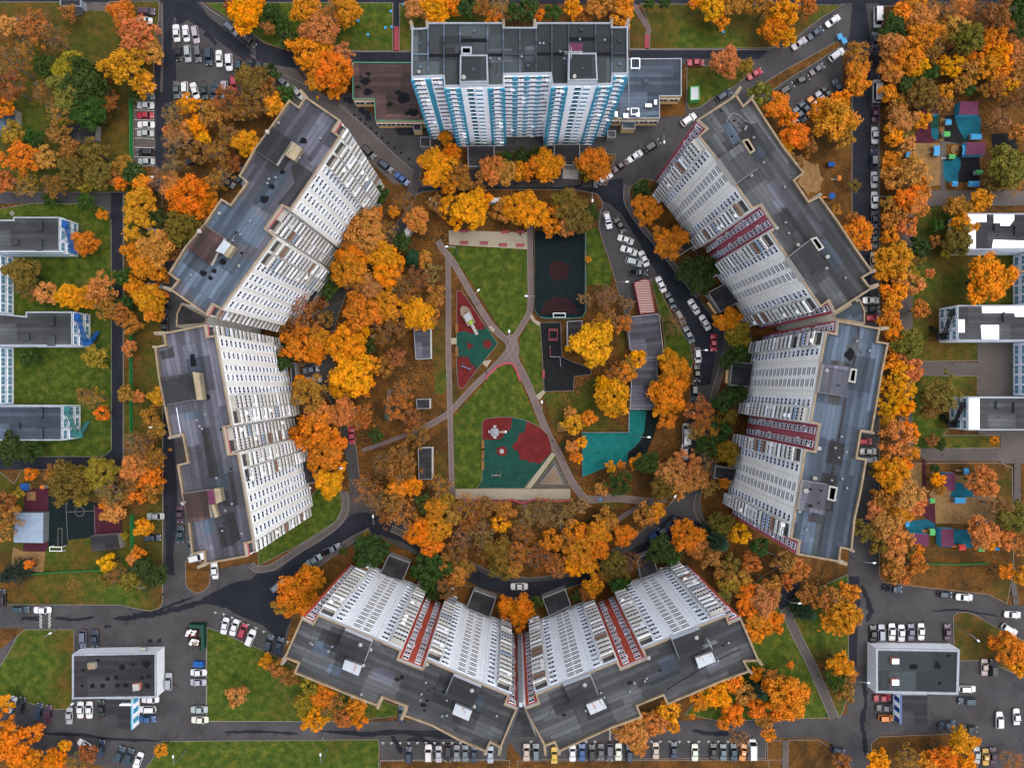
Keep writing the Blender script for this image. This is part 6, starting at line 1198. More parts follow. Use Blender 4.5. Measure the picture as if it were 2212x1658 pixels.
beside the diagonal path at the lower right|1742 1321 28 D;1820 1330 38 O;1795 1345 28 O;1832 1280 24 O;1782 1290 28 Q;1810 1300 26 Q;1814 1432 28 O;1836 1455 18 Q;1800 1465 28 G;1822 1490 24 B;1707 1434 8 O;1740 1280 22 B
right of the bottom right tower's end|1697 1500 44 O;1672 1472 28 Q;1710 1525 26 O;1680 1530 26 O;1640 1490 28 D;1632 1528 22 O;1660 1582 16 O;1650 1550 20 Q
behind the bottom right tower|1582 1470 24 O;1605 1495 24 Q;1545 1495 30 Y;1508 1510 22 O;1443 1530 26 O;1413 1556 28 P;1366 1578 34 P;1380 1612 18 P;1455 1568 14 O;1494 1545 7 O;1632 1455 14 O;1581 1540 26 O;1562 1560 14 O;1595 1592 24 S
growing close above the bottom towers|1281 1262 24 O;1115 1318 36 O;1156 1300 16 G;1246 1285 12 G;1270 1280 18 B;1110 1225 20 Q;1573 1262 20 M;1560 1285 18 L;1300 1245 18 B;1340 1260 22 G
at the bottom right corner|2072 1598 30 O;2106 1598 11 O;2178 1400 34 O;2197 1432 24 Y;2148 1388 16 O;1897 1645 25 Y;1960 1635 28 Q;2035 1635 30 O;2085 1645 22 O;2185 1645 28 Q;1815 1645 20 B;2000 1650 24 O"""
rows=[]; allT=[]
for row in TREES.split('\n'):
    place,data=row.split('|')
    for it in data.split(';'):
        x,y,r,c=it.split(); allT.append([float(x),float(y),float(r),c,place])
firs=[t for t in allT if TC[t[3]][2]=='C']; rest=sorted([t for t in allT if TC[t[3]][2]!='C'],key=lambda t:-t[2])
KEEP=rest[:300]; SMALL=rest[300:]
byp={}
for t in KEEP+firs: byp.setdefault(t[4],[]).append(t)
TN=0
def dims(t,rg):
    x,y,r=t[:3]; rm=r*S*1.05; hc=rm*1.15+2.2+rg.random()*1.5; X,Y=P(x,y,hc); rm*=(H-hc)/H*1.02
    rgb=TC[t[3]][1]; col=[v*rg.uniform(.86,1.12) for v in rgb]; col[1]*=rg.uniform(.9,1.12); return rm,hc,X,Y,col
for place,ts in byp.items():
    for t in ts:
        x,y,r,c=t[:4]; cw,rgb,fam=TC[c]; noun='' if fam=='C' else 'tree'
        same=[q for q in ts if TC[q[3]][0]==cw]; size='large ' if r>=40 else ('small ' if r<18 else '')
        if len(same)==1: lab=f"{size}{cw} {noun} {place}"
        else:
            ii=sorted(same,key=lambda q:(q[0],q[1])).index(t)+1
            lab=f"{size}{cw} {noun}, {ORD[ii]} of its colour from the left, {place}"
        lab=lab.replace('  ',' ').replace(' ,',',')
        while len(lab.split())>16:
            if ' of its colour' in lab: lab=lab.replace(' of its colour',' such')
            elif ' the ' in lab: lab=lab.replace(' the ',' ',1)
            else: lab=' '.join(lab.split()[:16])
        rg=random.Random(TN*7+1); TN+=1
        rm,hc,X,Y,col=dims(t,rg)
        e=thing('tree' if noun else 'conifer',lab,'tree' if noun else 'conifer',(X,Y,0),rg.random()*6.28,'autumn trees' if noun else 'conifers')
        if fam=='F': me=rg.choice(CRF if rg.random()<.8 else CRL)
        elif fam=='L': me=rg.choice(CRL+CRS)
        elif fam=='S': me=rg.choice(CRS)
        else: me=rg.choice(CRC)
        hz=rm*rg.uniform(.95,1.2)*(1.5 if fam=='C' else 1)
        o=D.objects.new('crown',me); COL.objects.link(o); o.parent=e; o.location=(0,0,hc); o.scale=(rm*rg.uniform(.95,1.1),rm*rg.uniform(.92,1.08),hz); o.color=(*col,1)
        tm=rg.choice(TRT if fam in('S','L') else TRK); o=D.objects.new('trunk',tm); COL.objects.link(o); o.parent=e; o.location=(0,0,hc); o.scale=(rm*.95,rm*.95,max(hc/1.45,hz*.9))
# the smaller trees that fill the gaps: one object
sm=[crown_mesh('small_crown',80+i,nc=24,per=44,ls=.13,lobe=.25,cr=(.22,.36),inner=.3) for i in range(5)]+[crown_mesh('small_crown',90,nc=34,per=16,ls=.09,cr=(.10,.21),inner=.2)]
arr=[]
for m_ in sm:
    v=np.empty(len(m_.vertices)*3,np.float32); m_.vertices.foreach_get('co',v); arr.append(v.reshape(-1,3))
tv=np.empty(len(TRK[0].vertices)*3,np.float32); TRK[0].vertices.foreach_get('co',tv); tv=tv.reshape(-1,3); tf=[tuple(p_.vertices) for p_ in TRK[0].polygons]
VV=[];CC_=[];base=0;nq=0;TF=[];tV=[];tb=0
for k_,t in enumerate(SMALL):
    rg=random.Random(9000+k_); rm,hc,X,Y,col=dims(t,rg); v=arr[5 if TC[t[3]][2]=='S' else rg.randrange(5)]
    a=rg.random()*6.28; c_,s_=math.cos(a),math.sin(a); R_=np.array([[c_,s_,0],[-s_,c_,0],[0,0,1]],np.float32)
    VV.append((v*np.array([rm,rm*.95,rm*1.05],np.float32))@R_+np.array([X,Y,hc],np.float32)); CC_.append(np.tile(np.array([*col,1],np.float32),(len(v)//4,1)))
    tV.append(tv*np.array([rm*.95,rm*.95,hc/1.45],np.float32)+np.array([X,Y,hc],np.float32)); TF+= [tuple(tb+i for i in f) for f in tf]; tb+=len(tv)
V_=np.concatenate(VV); n_=len(V_); C_=np.concatenate(CC_); tVs=np.concatenate(tV)
me=D.meshes.new('small_trees'); nt_=len(TF); me.vertices.add(n_+len(tVs)); me.vertices.foreach_set('co',np.concatenate([V_,tVs]).ravel())
q4=n_//4; ll=[len(f) for f in TF]; me.loops.add(n_+sum(ll)); me.loops.foreach_set('vertex_index',np.concatenate([np.arange(n_,dtype=np.int32),np.array([n_+i for f in TF for i in f],np.int32)]))
me.polygons.add(q4+nt_); st=np.concatenate([np.arange(q4,dtype=np.int32)*4,n_+np.concatenate([[0],np.cumsum(ll)[:-1]]).astype(np.int32)]); me.polygons.foreach_set('loop_start',st)
me.materials.append(M['leafs']); me.materials.append(M['bark']); me.polygons.foreach_set('material_index',np.concatenate([np.zeros(q4,np.int32),np.ones(nt_,np.int32)])); me.update(calc_edges=True)
at=me.attributes.new('tint','FLOAT_COLOR','FACE'); at.data.foreach_set('color',np.concatenate([C_,np.tile(np.array([[.1,.08,.07,1]],np.float32),(nt_,1))]).ravel())
o=D.objects.new('small_trees',me); COL.objects.link(o); tag(o,'smaller autumn trees and bushes filling the gaps between the larger ones','trees',kind='stuff')
print('cars',NC,'trees',TN,len(SMALL))
# ---------------- street furniture, play equipment, people ----------------
def gp(x,y,z=0): return P(x,y,z)
def lamp(x,y,ang,label,hh=8.0,arm=2.0):
    """x,y: where the lamp head is seen"""
    X,Y=P(x,y,hh); a=math.radians(ang); bx,by=X-math.cos(a)*arm,Y-math.sin(a)*arm
    e=thing('street_lamp',label,'street lamp',(bx,by,0),a,'street lamps')
    m=MB(); m.tube((0,0,0),(0,0,hh-.6),.11,.07,n=8); m.tube((0,0,0),(0,0,.5),.18,.16,n=8); o=m.obj('pole',[M['steel']],None,True);o.parent=e
    m=MB(); m.tube((0,0,hh-.6),(arm*.5,0,hh-.15),.06,n=6); m.tube((arm*.5,0,hh-.15),(arm,0,hh),.06,n=6); o=m.obj('arm',[M['steel']],None);o.parent=e
    m=MB(); m.prism([(arm-.15,-.22),(arm+.5,-.2),(arm+.7,0),(arm+.5,.2),(arm-.15,.22)],hh-.05,hh+.14,bottom=True); o=m.obj('lamp_head',[M['lamp']],None);o.parent=e
LAMPS=[(1106+987/4,414.7+775/4,0,"street lamp beside the striped kiosk's parked cars"),(1106+1670/4,414.7+1365/4,0,'street lamp over the ring road beside the red car'),(1106+695/4,414.7+68/4,-90,'street lamp at the top right corner of the sports court'),(553+1382/4*0+553+0,0,0,None),
 (1044/1*1+0,1048+0,0,None),(553+455*0+1655/4,414.7+472/4,180,'street lamp at the left end of the upper tiled plaza'),(553+2188/4,414.7+1210/4,90,'street lamp near the path crossing in the park'),(553+1917/4,414.7+853/4,45,'street lamp beside the diagonal park path, north lawn'),(1106+130/4,414.7+898/4,180,'street lamp on right edge of the north lawn'),
 (553+730/4,829.4+725/4,0,'street lamp by the trees at the lower left tower'),(553+1012/4,829.4+1147/4,90,'street lamp at the lower left bend of the ring road'),(0+1310/4,829.4+372/4,180,'street lamp on the street left of the lower left tower'),(553+558/4,1244+1545/4,90,'street lamp standing on the wide bottom lawn'),(1497/4,1244+1562/4,90,'street lamp at the left end of the bottom lawn'),(620/4,1244+1105/4,40,'tall street lamp below the lower left shop by yellow leaves'),(430/4,1244+495/4,30,'street lamp on the lawn left of the lower left shop'),
 (1659+1810/4,1244+550/4,-40,'street lamp on the triangular lawn above the lower right shop'),(1659+860/4,1244+918/4,0,'street lamp at the left wall of the lower right shop'),(1659+910/4,829.4+1542/4,0,'street lamp below the right tower near the fence'),(1106+1175/4,829.4+457/4,0,'street lamp on the dark edge of the turquoise court'),(1106+1405/4,829.4+975/4,60,'street lamp at the lower right junction of the ring road'),(1310/4,1528/4,0,'street lamp at the end of the marked bays'),(1106+1315/4,1222/4,-90,'street lamp by the dark SUV right of the blue tower'),(1240/4,1244+102/4,0,'street lamp in the green bush at the lower left'),(553+850/4,829.4+342/4,0,'street lamp above the red car on the ring road'),(553+120/4,414.7+1160/4*0+900/4,0,None),(1320/4,414.7+850/4,0,'street lamp beside the silver-blue hatchback, left of upper left tower'),(1106+258/4,829.4+160/4,90,'street lamp below the black rubber yard'),(553+1690/4,1244+103/4,0,'street lamp in the trees above the bottom left tower'),(1659+265/4,1244+232/4,0,'street lamp beside the dark fir at the lower right')]
for l in LAMPS:
    if l[3]: lamp(*l)
def bench(x,y,ang,label,mat='redp',l=2.2):
    X,Y=gp(x,y); e=thing('bench',label,'bench',(X,Y,.3),math.radians(ang),'park benches')
    m=MB(); 
    for i in range(4): m.box(-l/2,l/2,-.3+i*.15,-.18+i*.15,.42,.46)
    o=m.obj('seat',[M[mat]],None);o.parent=e
    m=MB(); m.box(-l/2,l/2,.3,.36,.55,.9); m.box(-l/2,l/2,.34,.40,.9,1.0); o=m.obj('backrest',[M[mat]],None);o.parent=e
    for s in(-.8,.8): m=MB(); m.box(s-.06,s+.06,-.28,.34,0,.42); o=m.obj('leg',[M['tar']],None);o.parent=e
bn=[(553+1800/4,414.7+445/4,0,'red bench, lower row of the tiled plaza, first from the left'),(553+1972/4,414.7+447/4,0,'red bench, lower row of the tiled plaza, second from the left'),(553+2135/4,414.7+463/4,0,'red bench, lower row of the tiled plaza, third from the left'),(1106+72/4,414.7+467/4,0,'red bench, lower row of the tiled plaza, rightmost'),
 (553+1803/4,414.7+345/4,0,'red bench, upper row of the tiled plaza, leftmost'),(1106+72/4,414.7+352/4,0,'red bench, upper row of the tiled plaza, with a seated person'),(553+2155/4,414.7+352/4,0,'red bench, upper row of the tiled plaza, middle'),(1106+272/4,414.7+1570/4,90,'red bench at left edge of the black rubber yard')]
for b in bn: bench(*b)
for x,y,l in ((1043.5,961,'wooden bench on left edge of the lower playground, top one'),(1043.5,978,'wooden bench on left edge of lower playground, middle, people beside'),(1043.5,1003,'wooden bench on left edge of the lower playground, bottom one'),(987.5,709,'wooden bench on left edge of the upper playground, top one'),(987.5,760,'wooden bench on left edge of the upper playground, lower one')): bench(x,y,90,l,'wood',2.6)
# curved and zigzag garden seats
def wallseat(pts,label,sm=6):
    l=smooth(PP(pts),sm); m=MB(); ribbon(m,l,.55,.1,.62); tag(m.obj('curved_bench',[M['redp']]),label,'bench')
wallseat([(1049,819),(1058,806),(1068,797),(1078,790),(1090,785),(1104,785),(1112,793),(1118,806),(1124,824)],'long pink curved bench arching over the south lawn')
wallseat([(994,1077),(1003,1079),(1013,1082),(1030,1080),(1050,1078),(1062,1080),(1080,1084),(1095,1081),(1106,1078),(1118,1082),(1130,1085),(1146,1080),(1160,1077),(1180,1078),(1200,1081),(1232,1079)],'wavy pink bench along the lower edge of the bottom tiled strip')
# play equipment
def playthings():
    # ship climbing frame
    X,Y=gp(1010,683); e=thing('play_ship','wooden ship climbing frame with a white slide on red rubber surface','play structure',(X,Y,.3),math.radians(-62))
    m=MB(); hull=[(-2.6,-1.1),(1.2,-1.3),(2.2,-.9),(2.9,0),(2.2,.9),(1.2,1.3),(-2.6,1.1)]; hull=[(-x,y) for x,y in hull]; m.prism(hull,0,1.3); o=m.obj('hull',[M['cope']],None);o.parent=e
    m=MB(); q=hull if area(hull)>0 else hull[::-1]
    for a,b in zip(q,q[1:]+q[:1]): m.tube((*a,2.1),(*b,2.1),.04,n=5); m.tube((*a,1.3),(*a,2.1),.04,n=5)
    o=m.obj('railing',[M['concrete']],None);o.parent=e
    m=MB(); m.box(-.2,1.4,-.7,.7,1.3,2.8); m.box(-.4,1.6,-.9,.9,2.8,2.9,1); o=m.obj('cabin',[M['wood'],M['steel']],None);o.parent=e
    m=MB(); m.box(1.6,2.4,-.5,.5,1.3,1.5); o=m.obj('deck_mat',[M['lime']],None);o.parent=e
    m=MB(); m.face([(2.6,-.35,1.4),(5.6,-.35,.15),(5.6,.35,.15),(2.6,.35,1.4)]); m.box(2.6,2.7,-.45,.45,1.2,1.6)
    for s in(-.38,.38): m.tube((2.6,s,1.5),(5.6,s,.3),.07,n=5)
    o=m.obj('slide',[M['concrete']],None);o.parent=e
    m=MB(); m.tube((-.9,0,1.3),(-.9,0,4.4),.07,n=6); o=m.obj('mast',[M['wdark']],None);o.parent=e
    # castle frame with slide
    X,Y=gp(1069,932); e=thing('climbing_tower','small four-armed climbing tower with straight beige slide, lower playground','play structure',(X,Y,.3),0)
    m=MB(); m.box(-.9,.9,-.9,.9,1.4,1.5); 
    for s in(-.85,.85):
        for t in(-.85,.85): m.tube((s,t,0),(s,t,2.6),.07,n=6)
    o=m.obj('platform',[M['steel']],None);o.parent=e
    m=MB(); m.face([(-1,-1,2.6),(1,-1,2.6),(0,0,3.4)]);m.face([(1,-1,2.6),(1,1,2.6),(0,0,3.4)]);m.face([(1,1,2.6),(-1,1,2.6),(0,0,3.4)]);m.face([(-1,1,2.6),(-1,-1,2.6),(0,0,3.4)]); o=m.obj('roof',[M['copew']],None);o.parent=e
    m=MB(); m.face([(.9,-.3,1.5),(2.9,-.3,.2),(2.9,.3,.2),(.9,.3,1.5)]); m.box(2.6,3.1,-.3,.3,.1,.25,1)
    for s in(-.33,.33): m.tube((.9,s,1.6),(2.9,s,.3),.06,n=5)
    o=m.obj('slide',[M['cope'],M['frame']],None);o.parent=e
    for k,(a,b) in enumerate(((0,1),(-1,0),(0,-1))):
        m=MB()
        for i in range(4): m.tube((a*(.9+.25*i)-b*.4,b*(.9+.25*i)-a*.4,1.4-.38*i),(a*(.9+.25*i)+b*.4,b*(.9+.25*i)+a*.4,1.4-.38*i),.05,n=5)
        o=m.obj('ladder',[M['frame']],None);o.parent=e
    def swing(x,y,ang,l,label,seats):
        X,Y=gp(x,y); e=thing('swing',label,'swing',(X,Y,.3),math.radians(ang),'swings')
        m=MB(); m.tube((-l/2,0,2.4),(l/2,0,2.4),.08,n=6)
        for s in(-l/2,l/2):
            for t in(-1.1,1.1): m.tube((s,0,2.4),(s*1.1,t,0),.06,n=6)
        o=m.obj('frame',[M['steel']],None);o.parent=e
        for sx,mat in seats:
            m=MB(); m.box(sx-.3,sx+.3,-.2,.2,.5,.56); 
            for q in(-.28,.28): m.tube((sx+q,0,.55),(sx+q,0,2.4),.02,n=4)
            o=m.obj('seat',[M[mat]],None);o.parent=e
    swing(1008,794,-22,2.6,'blue-seated swing on the red corner of the upper playground',((-.7,'bluest'),(.6,'bluest'))); swing(1072,1024,0,2.4,'wide swing at the bottom of the lower playground',((0,'wood'),))
    X,Y=gp(1084,974); e=thing('carousel','small round white roundabout on a red spot of lower playground','roundabout',(X,Y,.3))
    m=MB(); m.tube((0,0,.1),(0,0,.25),.62,n=18); o=m.obj('platform',[M['concrete']],None);o.parent=e; m=MB(); m.tube((0,0,.25),(0,0,.9),.08,n=8); m.tube((-.5,0,.8),(.5,0,.8),.04,n=5); m.tube((0,-.5,.8),(0,.5,.8),.04,n=5); o=m.obj('handle',[M['steel']],None);o.parent=e
    # rope pyramid on the triangle
    t3=[gp(1197,1003),gp(1216,1044),gp(1166,1044)]; c=(sum(p[0] for p in t3)/3,sum(p[1] for p in t3)/3); e=thing('sloping_deck','pale ribbed triangular timber climbing deck on the black triangle','play structure',(*c,.3))
    m=MB(); A_,B_,C_=[Vector((p[0]-c[0],p[1]-c[1],z)) for p,z in zip(t3,(1.6,1.0,.3))]
    for i in range(14):
        t=i/14;t2=t+.05; p=A_.lerp(C_,t);q=B_.lerp(C_,t);r_=B_.lerp(C_,t2);s_=A_.lerp(C_,t2); m.face([p,s_,r_,q])
        m.face([p-Vector((0,0,.1)),p,q,q-Vector((0,0,.1))])
    o=m.obj('deck',[M['cope']],None);o.parent=e
    m=MB()
    for i in range(8): p=A_.lerp(B_,i/7); m.tube(p,p+Vector((.9,.35,.5)),.05,n=4)
    m.tube(A_,B_,.07,n=5); m.tube(B_,C_,.07,n=5); m.tube(A_,C_,.07,n=5); o=m.obj('poles',[M['steel']],None);o.parent=e
    # exercise yard
    X,Y=gp(1194,724); e=thing('monkey_bars','square rusty-red monkey bar frame on the black rubber yard','exercise bars',(X,Y,.3),0)
    m=MB(); 
    for a,b in (((-1.1,1.5),(1.1,1.5)),((1.1,1.5),(1.1,-1.5)),((1.1,-1.5),(-1.1,-1.5)),((-1.1,-1.5),(-1.1,1.5)),((-1.1,1.1),(1.1,1.1)),((-1.1,-1.1),(1.1,-1.1))): m.tube((*a,2.3),(*b,2.3),.08,n=5)
    for i in range(8): x=-1.0+i*.28; m.tube((x,1.1,2.3),(x,1.5,2.3),.05,n=4); m.tube((x,-1.1,2.3),(x,-1.5,2.3),.05,n=4)
    for s in(-1.1,1.1):
        for t in(-1.5,1.5): m.tube((s,t,0),(s,t,2.4),.08,n=6)
    o=m.obj('bars',[M['redp']],None);o.parent=e
    X,Y=gp(1190,775); e=thing('exercise_bars','stepped row of pull-up bars on the black rubber yard','exercise bars',(X,Y,.3),0); m=MB(); pp=[(-.4,3.3),(-.2,.5),(2.3,.5),(2.5,-2.0)]
    for k,(a,b) in enumerate(zip(pp,pp[1:])): m.tube((*a,2.2+.1*k),(*b,2.2+.1*k),.08,n=5,m=1 if k else 0)
    for a in pp: m.tube((*a,0),(*a,2.5),.08,n=6,m=1)
    o=m.obj('bars',[M['redp'],M['steel']],None);o.parent=e
    def goal(x,y,ang,label,l=3.2):
        X,Y=gp(x,y); e=thing('goal',label,'football goal',(X,Y,.3),math.radians(ang),'football goals'); m=MB()
        for s in(-l/2,l/2): m.tube((s,0,0),(s,0,2),.08,n=6); m.tube((s,0,2),(s,-1.1,2),.06,n=5); m.tube((s,-1.1,2),(s,-1.3,0),.06,n=5)
        m.tube((-l/2,0,2),(l/2,0,2),.08,n=6); m.tube((-l/2,-1.1,2),(l/2,-1.1,2),.06,n=5); o=m.obj('frame',[M['frame']],None);o.parent=e
        m=MB()
        for i in range(13): x_=-l/2+l*i/12; m.tube((x_,-1.1,2),(x_,-1.3,0),.015,n=3)
        for i in range(7): z=2*i/6; m.tube((-l/2,-1.2,z),(l/2,-1.2,z),.015,n=3)
        o=m.obj('net',[M['steel']],None);o.parent=e
    goal(1207,678,0,'white football goal at the bottom of the dark sports court'); goal(131,1177,0,'white football goal at the bottom of the dark court, lower left')
M['lime']=plain('lime_paint',lin(170,210,60),.7)
M['cyan']=plain('sky_blue_roof',lin(60,160,214),.6,.3,.08); M['limeg']=plain('bright_green_roof',lin(90,190,100),.6,.3,.08); M['orangep']=plain('orange_paint',lin(226,130,50),.6); M['redr']=plain('red_roof',lin(214,60,60),.6)
playthings()
def playhouse(x,y,w_,d_,col,label,ang=0,sl=True,frame='orangep'):
    X,Y=gp(x,y,1.8); e=thing('play_house',label,'play house',(X,Y,.15),math.radians(ang),'play houses')
    w2,d2=w_*S/2,d_*S/2; m=MB()
    for s in(-1,1):
        for t in(-1,1): m.box(s*w2*.85-.06,s*w2*.85+.06,t*d2*.85-.06,t*d2*.85+.06,0,1.9)
    m.box(-w2*.85,w2*.85,-d2*.85,d2*.85,.5,.6); m.box(-w2*.85,w2*.85,-d2*.85,-d2*.85+.06,.6,1.1); o=m.obj('frame',[M[random.Random(int(x+y)).choice(('cope','wood','orangep','wdark','steel'))]],None);o.parent=e
    m=MB(); z0,z1=1.85,2.25
    m.face([(-w2,-d2,z0),(w2,-d2,z0),(w2*.9,0,z1),(-w2*.9,0,z1)]); m.face([(w2,d2,z0),(-w2,d2,z0),(-w2*.9,0,z1),(w2*.9,0,z1)]); m.face([(-w2,d2,z0),(-w2,-d2,z0),(-w2*.9,0,z1)]); m.face([(w2,-d2,z0),(w2,d2,z0),(w2*.9,0,z1)]); m.face([(-w2,-d2,z0),(-w2,d2,z0),(w2,d2,z0),(w2,-d2,z0)])
    o=m.obj('roof',[M[col]],None);o.parent=e
    FR=('cope','wood','orangep','wdark','steel'); rq=random.Random(int(x*7+y))
    if sl and rq.random()<.3: m=MB(); m.face([(-w2*.85,-.3,.6),(-w2*.85,.3,.6),(-w2-1.1,.3,.1),(-w2-1.1,-.3,.1)]); o=m.obj('slide',[M[rq.choice(FR)]],None);o.parent=e
o3=lambda u,v:(1659+u/4,v/4)
for u,v,a,b,c,l in ((1552,1058,13,12,'cyan','small blue-roofed play house, top one in the upper right yards'),(1540,1160,14,11,'limeg','green-roofed play house below small blue one, upper right yards'),(1793,1183,24,12,'cyan','wide blue-roofed play house beside the orange tree, upper right yards'),(1452,1305,13,22,'cyan','upright blue-roofed play house with orange side, upper right yards'),(1212,1338,13,12,'cyan','small blue-roofed play house standing apart at the left, upper right'),(1585,1355,14,10,'limeg','green-roofed play house above the blue rubber patch, upper right'),(1690,1300,8,22,'cyan','narrow blue-roofed play house left of the purple pavilion, upper right'),(1820,1490,16,9,'limeg','green-roofed play house at right of lower black rubber, upper right'),(1610,1590,13,11,'cyan','blue-roofed play house, lower left of the bottom pair, upper right'),(1775,1590,24,12,'cyan','wide blue-roofed play house, right of the bottom pair, upper right')): playhouse(*o3(u,v),a,b,c,l)
o4=lambda u,v:(1659+u/4,829.4+v/4)
for u,v,a,b,c,l in ((1706,750,11,12,'cyan','small blue-roofed play house at the top of lower right yard'),(1945,895,12,8,'limeg','green-roofed play house at right edge of lower right yard'),(1655,1002,24,12,'cyan','wide blue-roofed play house in the middle of lower right yard'),(1415,1005,11,10,'limeg','bright green-roofed play house by the maroon path, lower right yard'),(1840,1195,22,11,'cyan','blue-roofed play house with orange frame in the lower right yard'),(1200,1190,9,20,'cyan','blue-roofed play house at the left end of lower right yard'),(1415,1275,12,14,'limeg','green-roofed play house beside the purple pavilion, lower right yard'),(1673,1408,14,12,'redr','red-roofed play house at the bottom of lower right yard'),(1840,1418,14,12,'limeg','green-roofed play house at the bottom of lower right yard'),(1970,1420,11,7,'cyan','small blue-roofed play house at bottom right of lower right yard')): playhouse(*o4(u,v),a,b,c,l)
o5=lambda u,v:(u/4,829.4+v/4)
for u,v,a,b,c,l in ((218,887,18,15,'bluest','bright blue-roofed play house at the lower left court'),(955,887,17,7,'redr','orange-red roofed play house under the bare tree, lower left'),(265,1538,17,12,'redp','pink-roofed play house on the grass at the lower left'),(372,887,10,8,'orangep','small orange play house beside the blue-roofed one, lower left')): playhouse(*o5(u,v),a,b,c,l)
playhouse(1659+550/4,414.7+35/4,12,12,'bluest','blue round-roofed play house behind the upper right tower'); playhouse(1659+545/4,1420/4,14,10,'bluest','dark blue play house on the sand behind upper right tower'); playhouse(1659+613/4,1540/4,8,11,'orangep','orange play house by the green bush, behind the upper right tower')
def sandbox(x,y,r,label,n=4):
    X,Y=gp(x,y); e=thing('sandbox',label,'sandbox',(X,Y,.1)); m=MB(); p=[(r*math.cos(2*math.pi*(i+.5)/n),r*math.sin(2*math.pi*(i+.5)/n)) for i in range(n)]
    ribbon(m,p+[p[0]],.2,0,.35); o=m.obj('rim',[M['wood']],None);o.parent=e; m=MB(); m.prism(p,0,.2); o=m.obj('sand',[M['sand']],None);o.parent=e
sandbox(0+279/4,829.4+963/4,1.5,'square orange sandbox beside the lower left court'); sandbox(1659+1612/4,1297/4,1.2,'round wooden sandbox between upper right play yards',12); sandbox(1659+1635/4,829.4+1150/4,1.2,'hexagonal blue-rimmed sandbox in lower right yard',6); sandbox(1106+432/4,829.4+367/4,1.6,'square wooden sandbox beside the park path',4); sandbox(1659+1230/4,829.4+808/4,.9,'small sandbox left of the maroon path, lower right yard',4)
# fences
def fence(pts,h_,label,mat,post=2.5,z0=0,sm=0,solid=True):
    l=PP(pts); l=smooth(l,sm) if sm else l; a=l[0]; e=thing('fence',label,'fence',(a[0],a[1],0)); q=[(x-a[0],y-a[1]) for x,y in l]
    m=MB()
    if solid: ribbon(m,q,.06,.1,h_)
    else:
        for z in [.1+ (h_-.1)*i/9 for i in range(10)]:
            for u,v in zip(q,q[1:]): m.tube((*u,z),(*v,z),.025,n=3,cap=False)
    o=m.obj('panel',[M[mat]],None);o.parent=e; acc=0; ct=0
    for u,v in zip(q,q[1:]):
        d=math.dist(u,v); n=max(1,int(d/post))
        for i in range(n):
            if ct>90: break
            t=i/n; x=u[0]+(v[0]-u[0])*t; y=u[1]+(v[1]-u[1])*t; m=MB(); m.tube((x,y,0),(x,y,h_+.12),.06,n=5); o=m.obj('post',[M[mat]],None);o.parent=e; ct+=1
for ys,l in (((218,355),'bright green sheet fence right beside the marked parking bays'),((640,735),'bright green sheet fence left of the link between left towers'),((748,935),'bright green sheet fence beside the left street, middle stretch'),((940,990),'bright green sheet fence beside the left street, below the middle stretch'),((1110,1205),'bright green sheet fence right of the lower left court')):
    fence([(287+ (0 if ys[0]<1000 else 2),ys[0]),(288+(0 if ys[0]<1000 else 3),ys[1])],2.0,l,'mesh',3)
fence([(62,1238),(130,1233),(232,1228)],1.8,'low green fence along the lower left lawn','mesh',3); fence([(1968,1214),(2060,1216),(2130,1214)],1.8,'green fence under the lower right play yard','mesh',3)
fence([(1934,330),(1934,415)],2.0,'green fence left of the upper right play yards','mesh',3); fence([(1928,425),(1929,540)],2.0,'green fence right of the right-hand street, middle','mesh',3); fence([(1926,600),(1926,760)],2.0,'green fence behind the link of the right towers','mesh',3)
fence([(1154,500),(1154,668),(1158,677),(1167,686),(1180,688),(1235,688),(1257,686),(1264,672),(1264,500)],3.0,'tall teal wire fence round the dark sports court','meshd',4,solid=False)
fence([(1257,933),(1357,933),(1358,886)],1.6,'white-topped fence on two sides of the turquoise court','copew',3,solid=False); fence([(1256,934),(1257,1030)],1.6,'low fence on left side of the turquoise court','copew',3,solid=False)
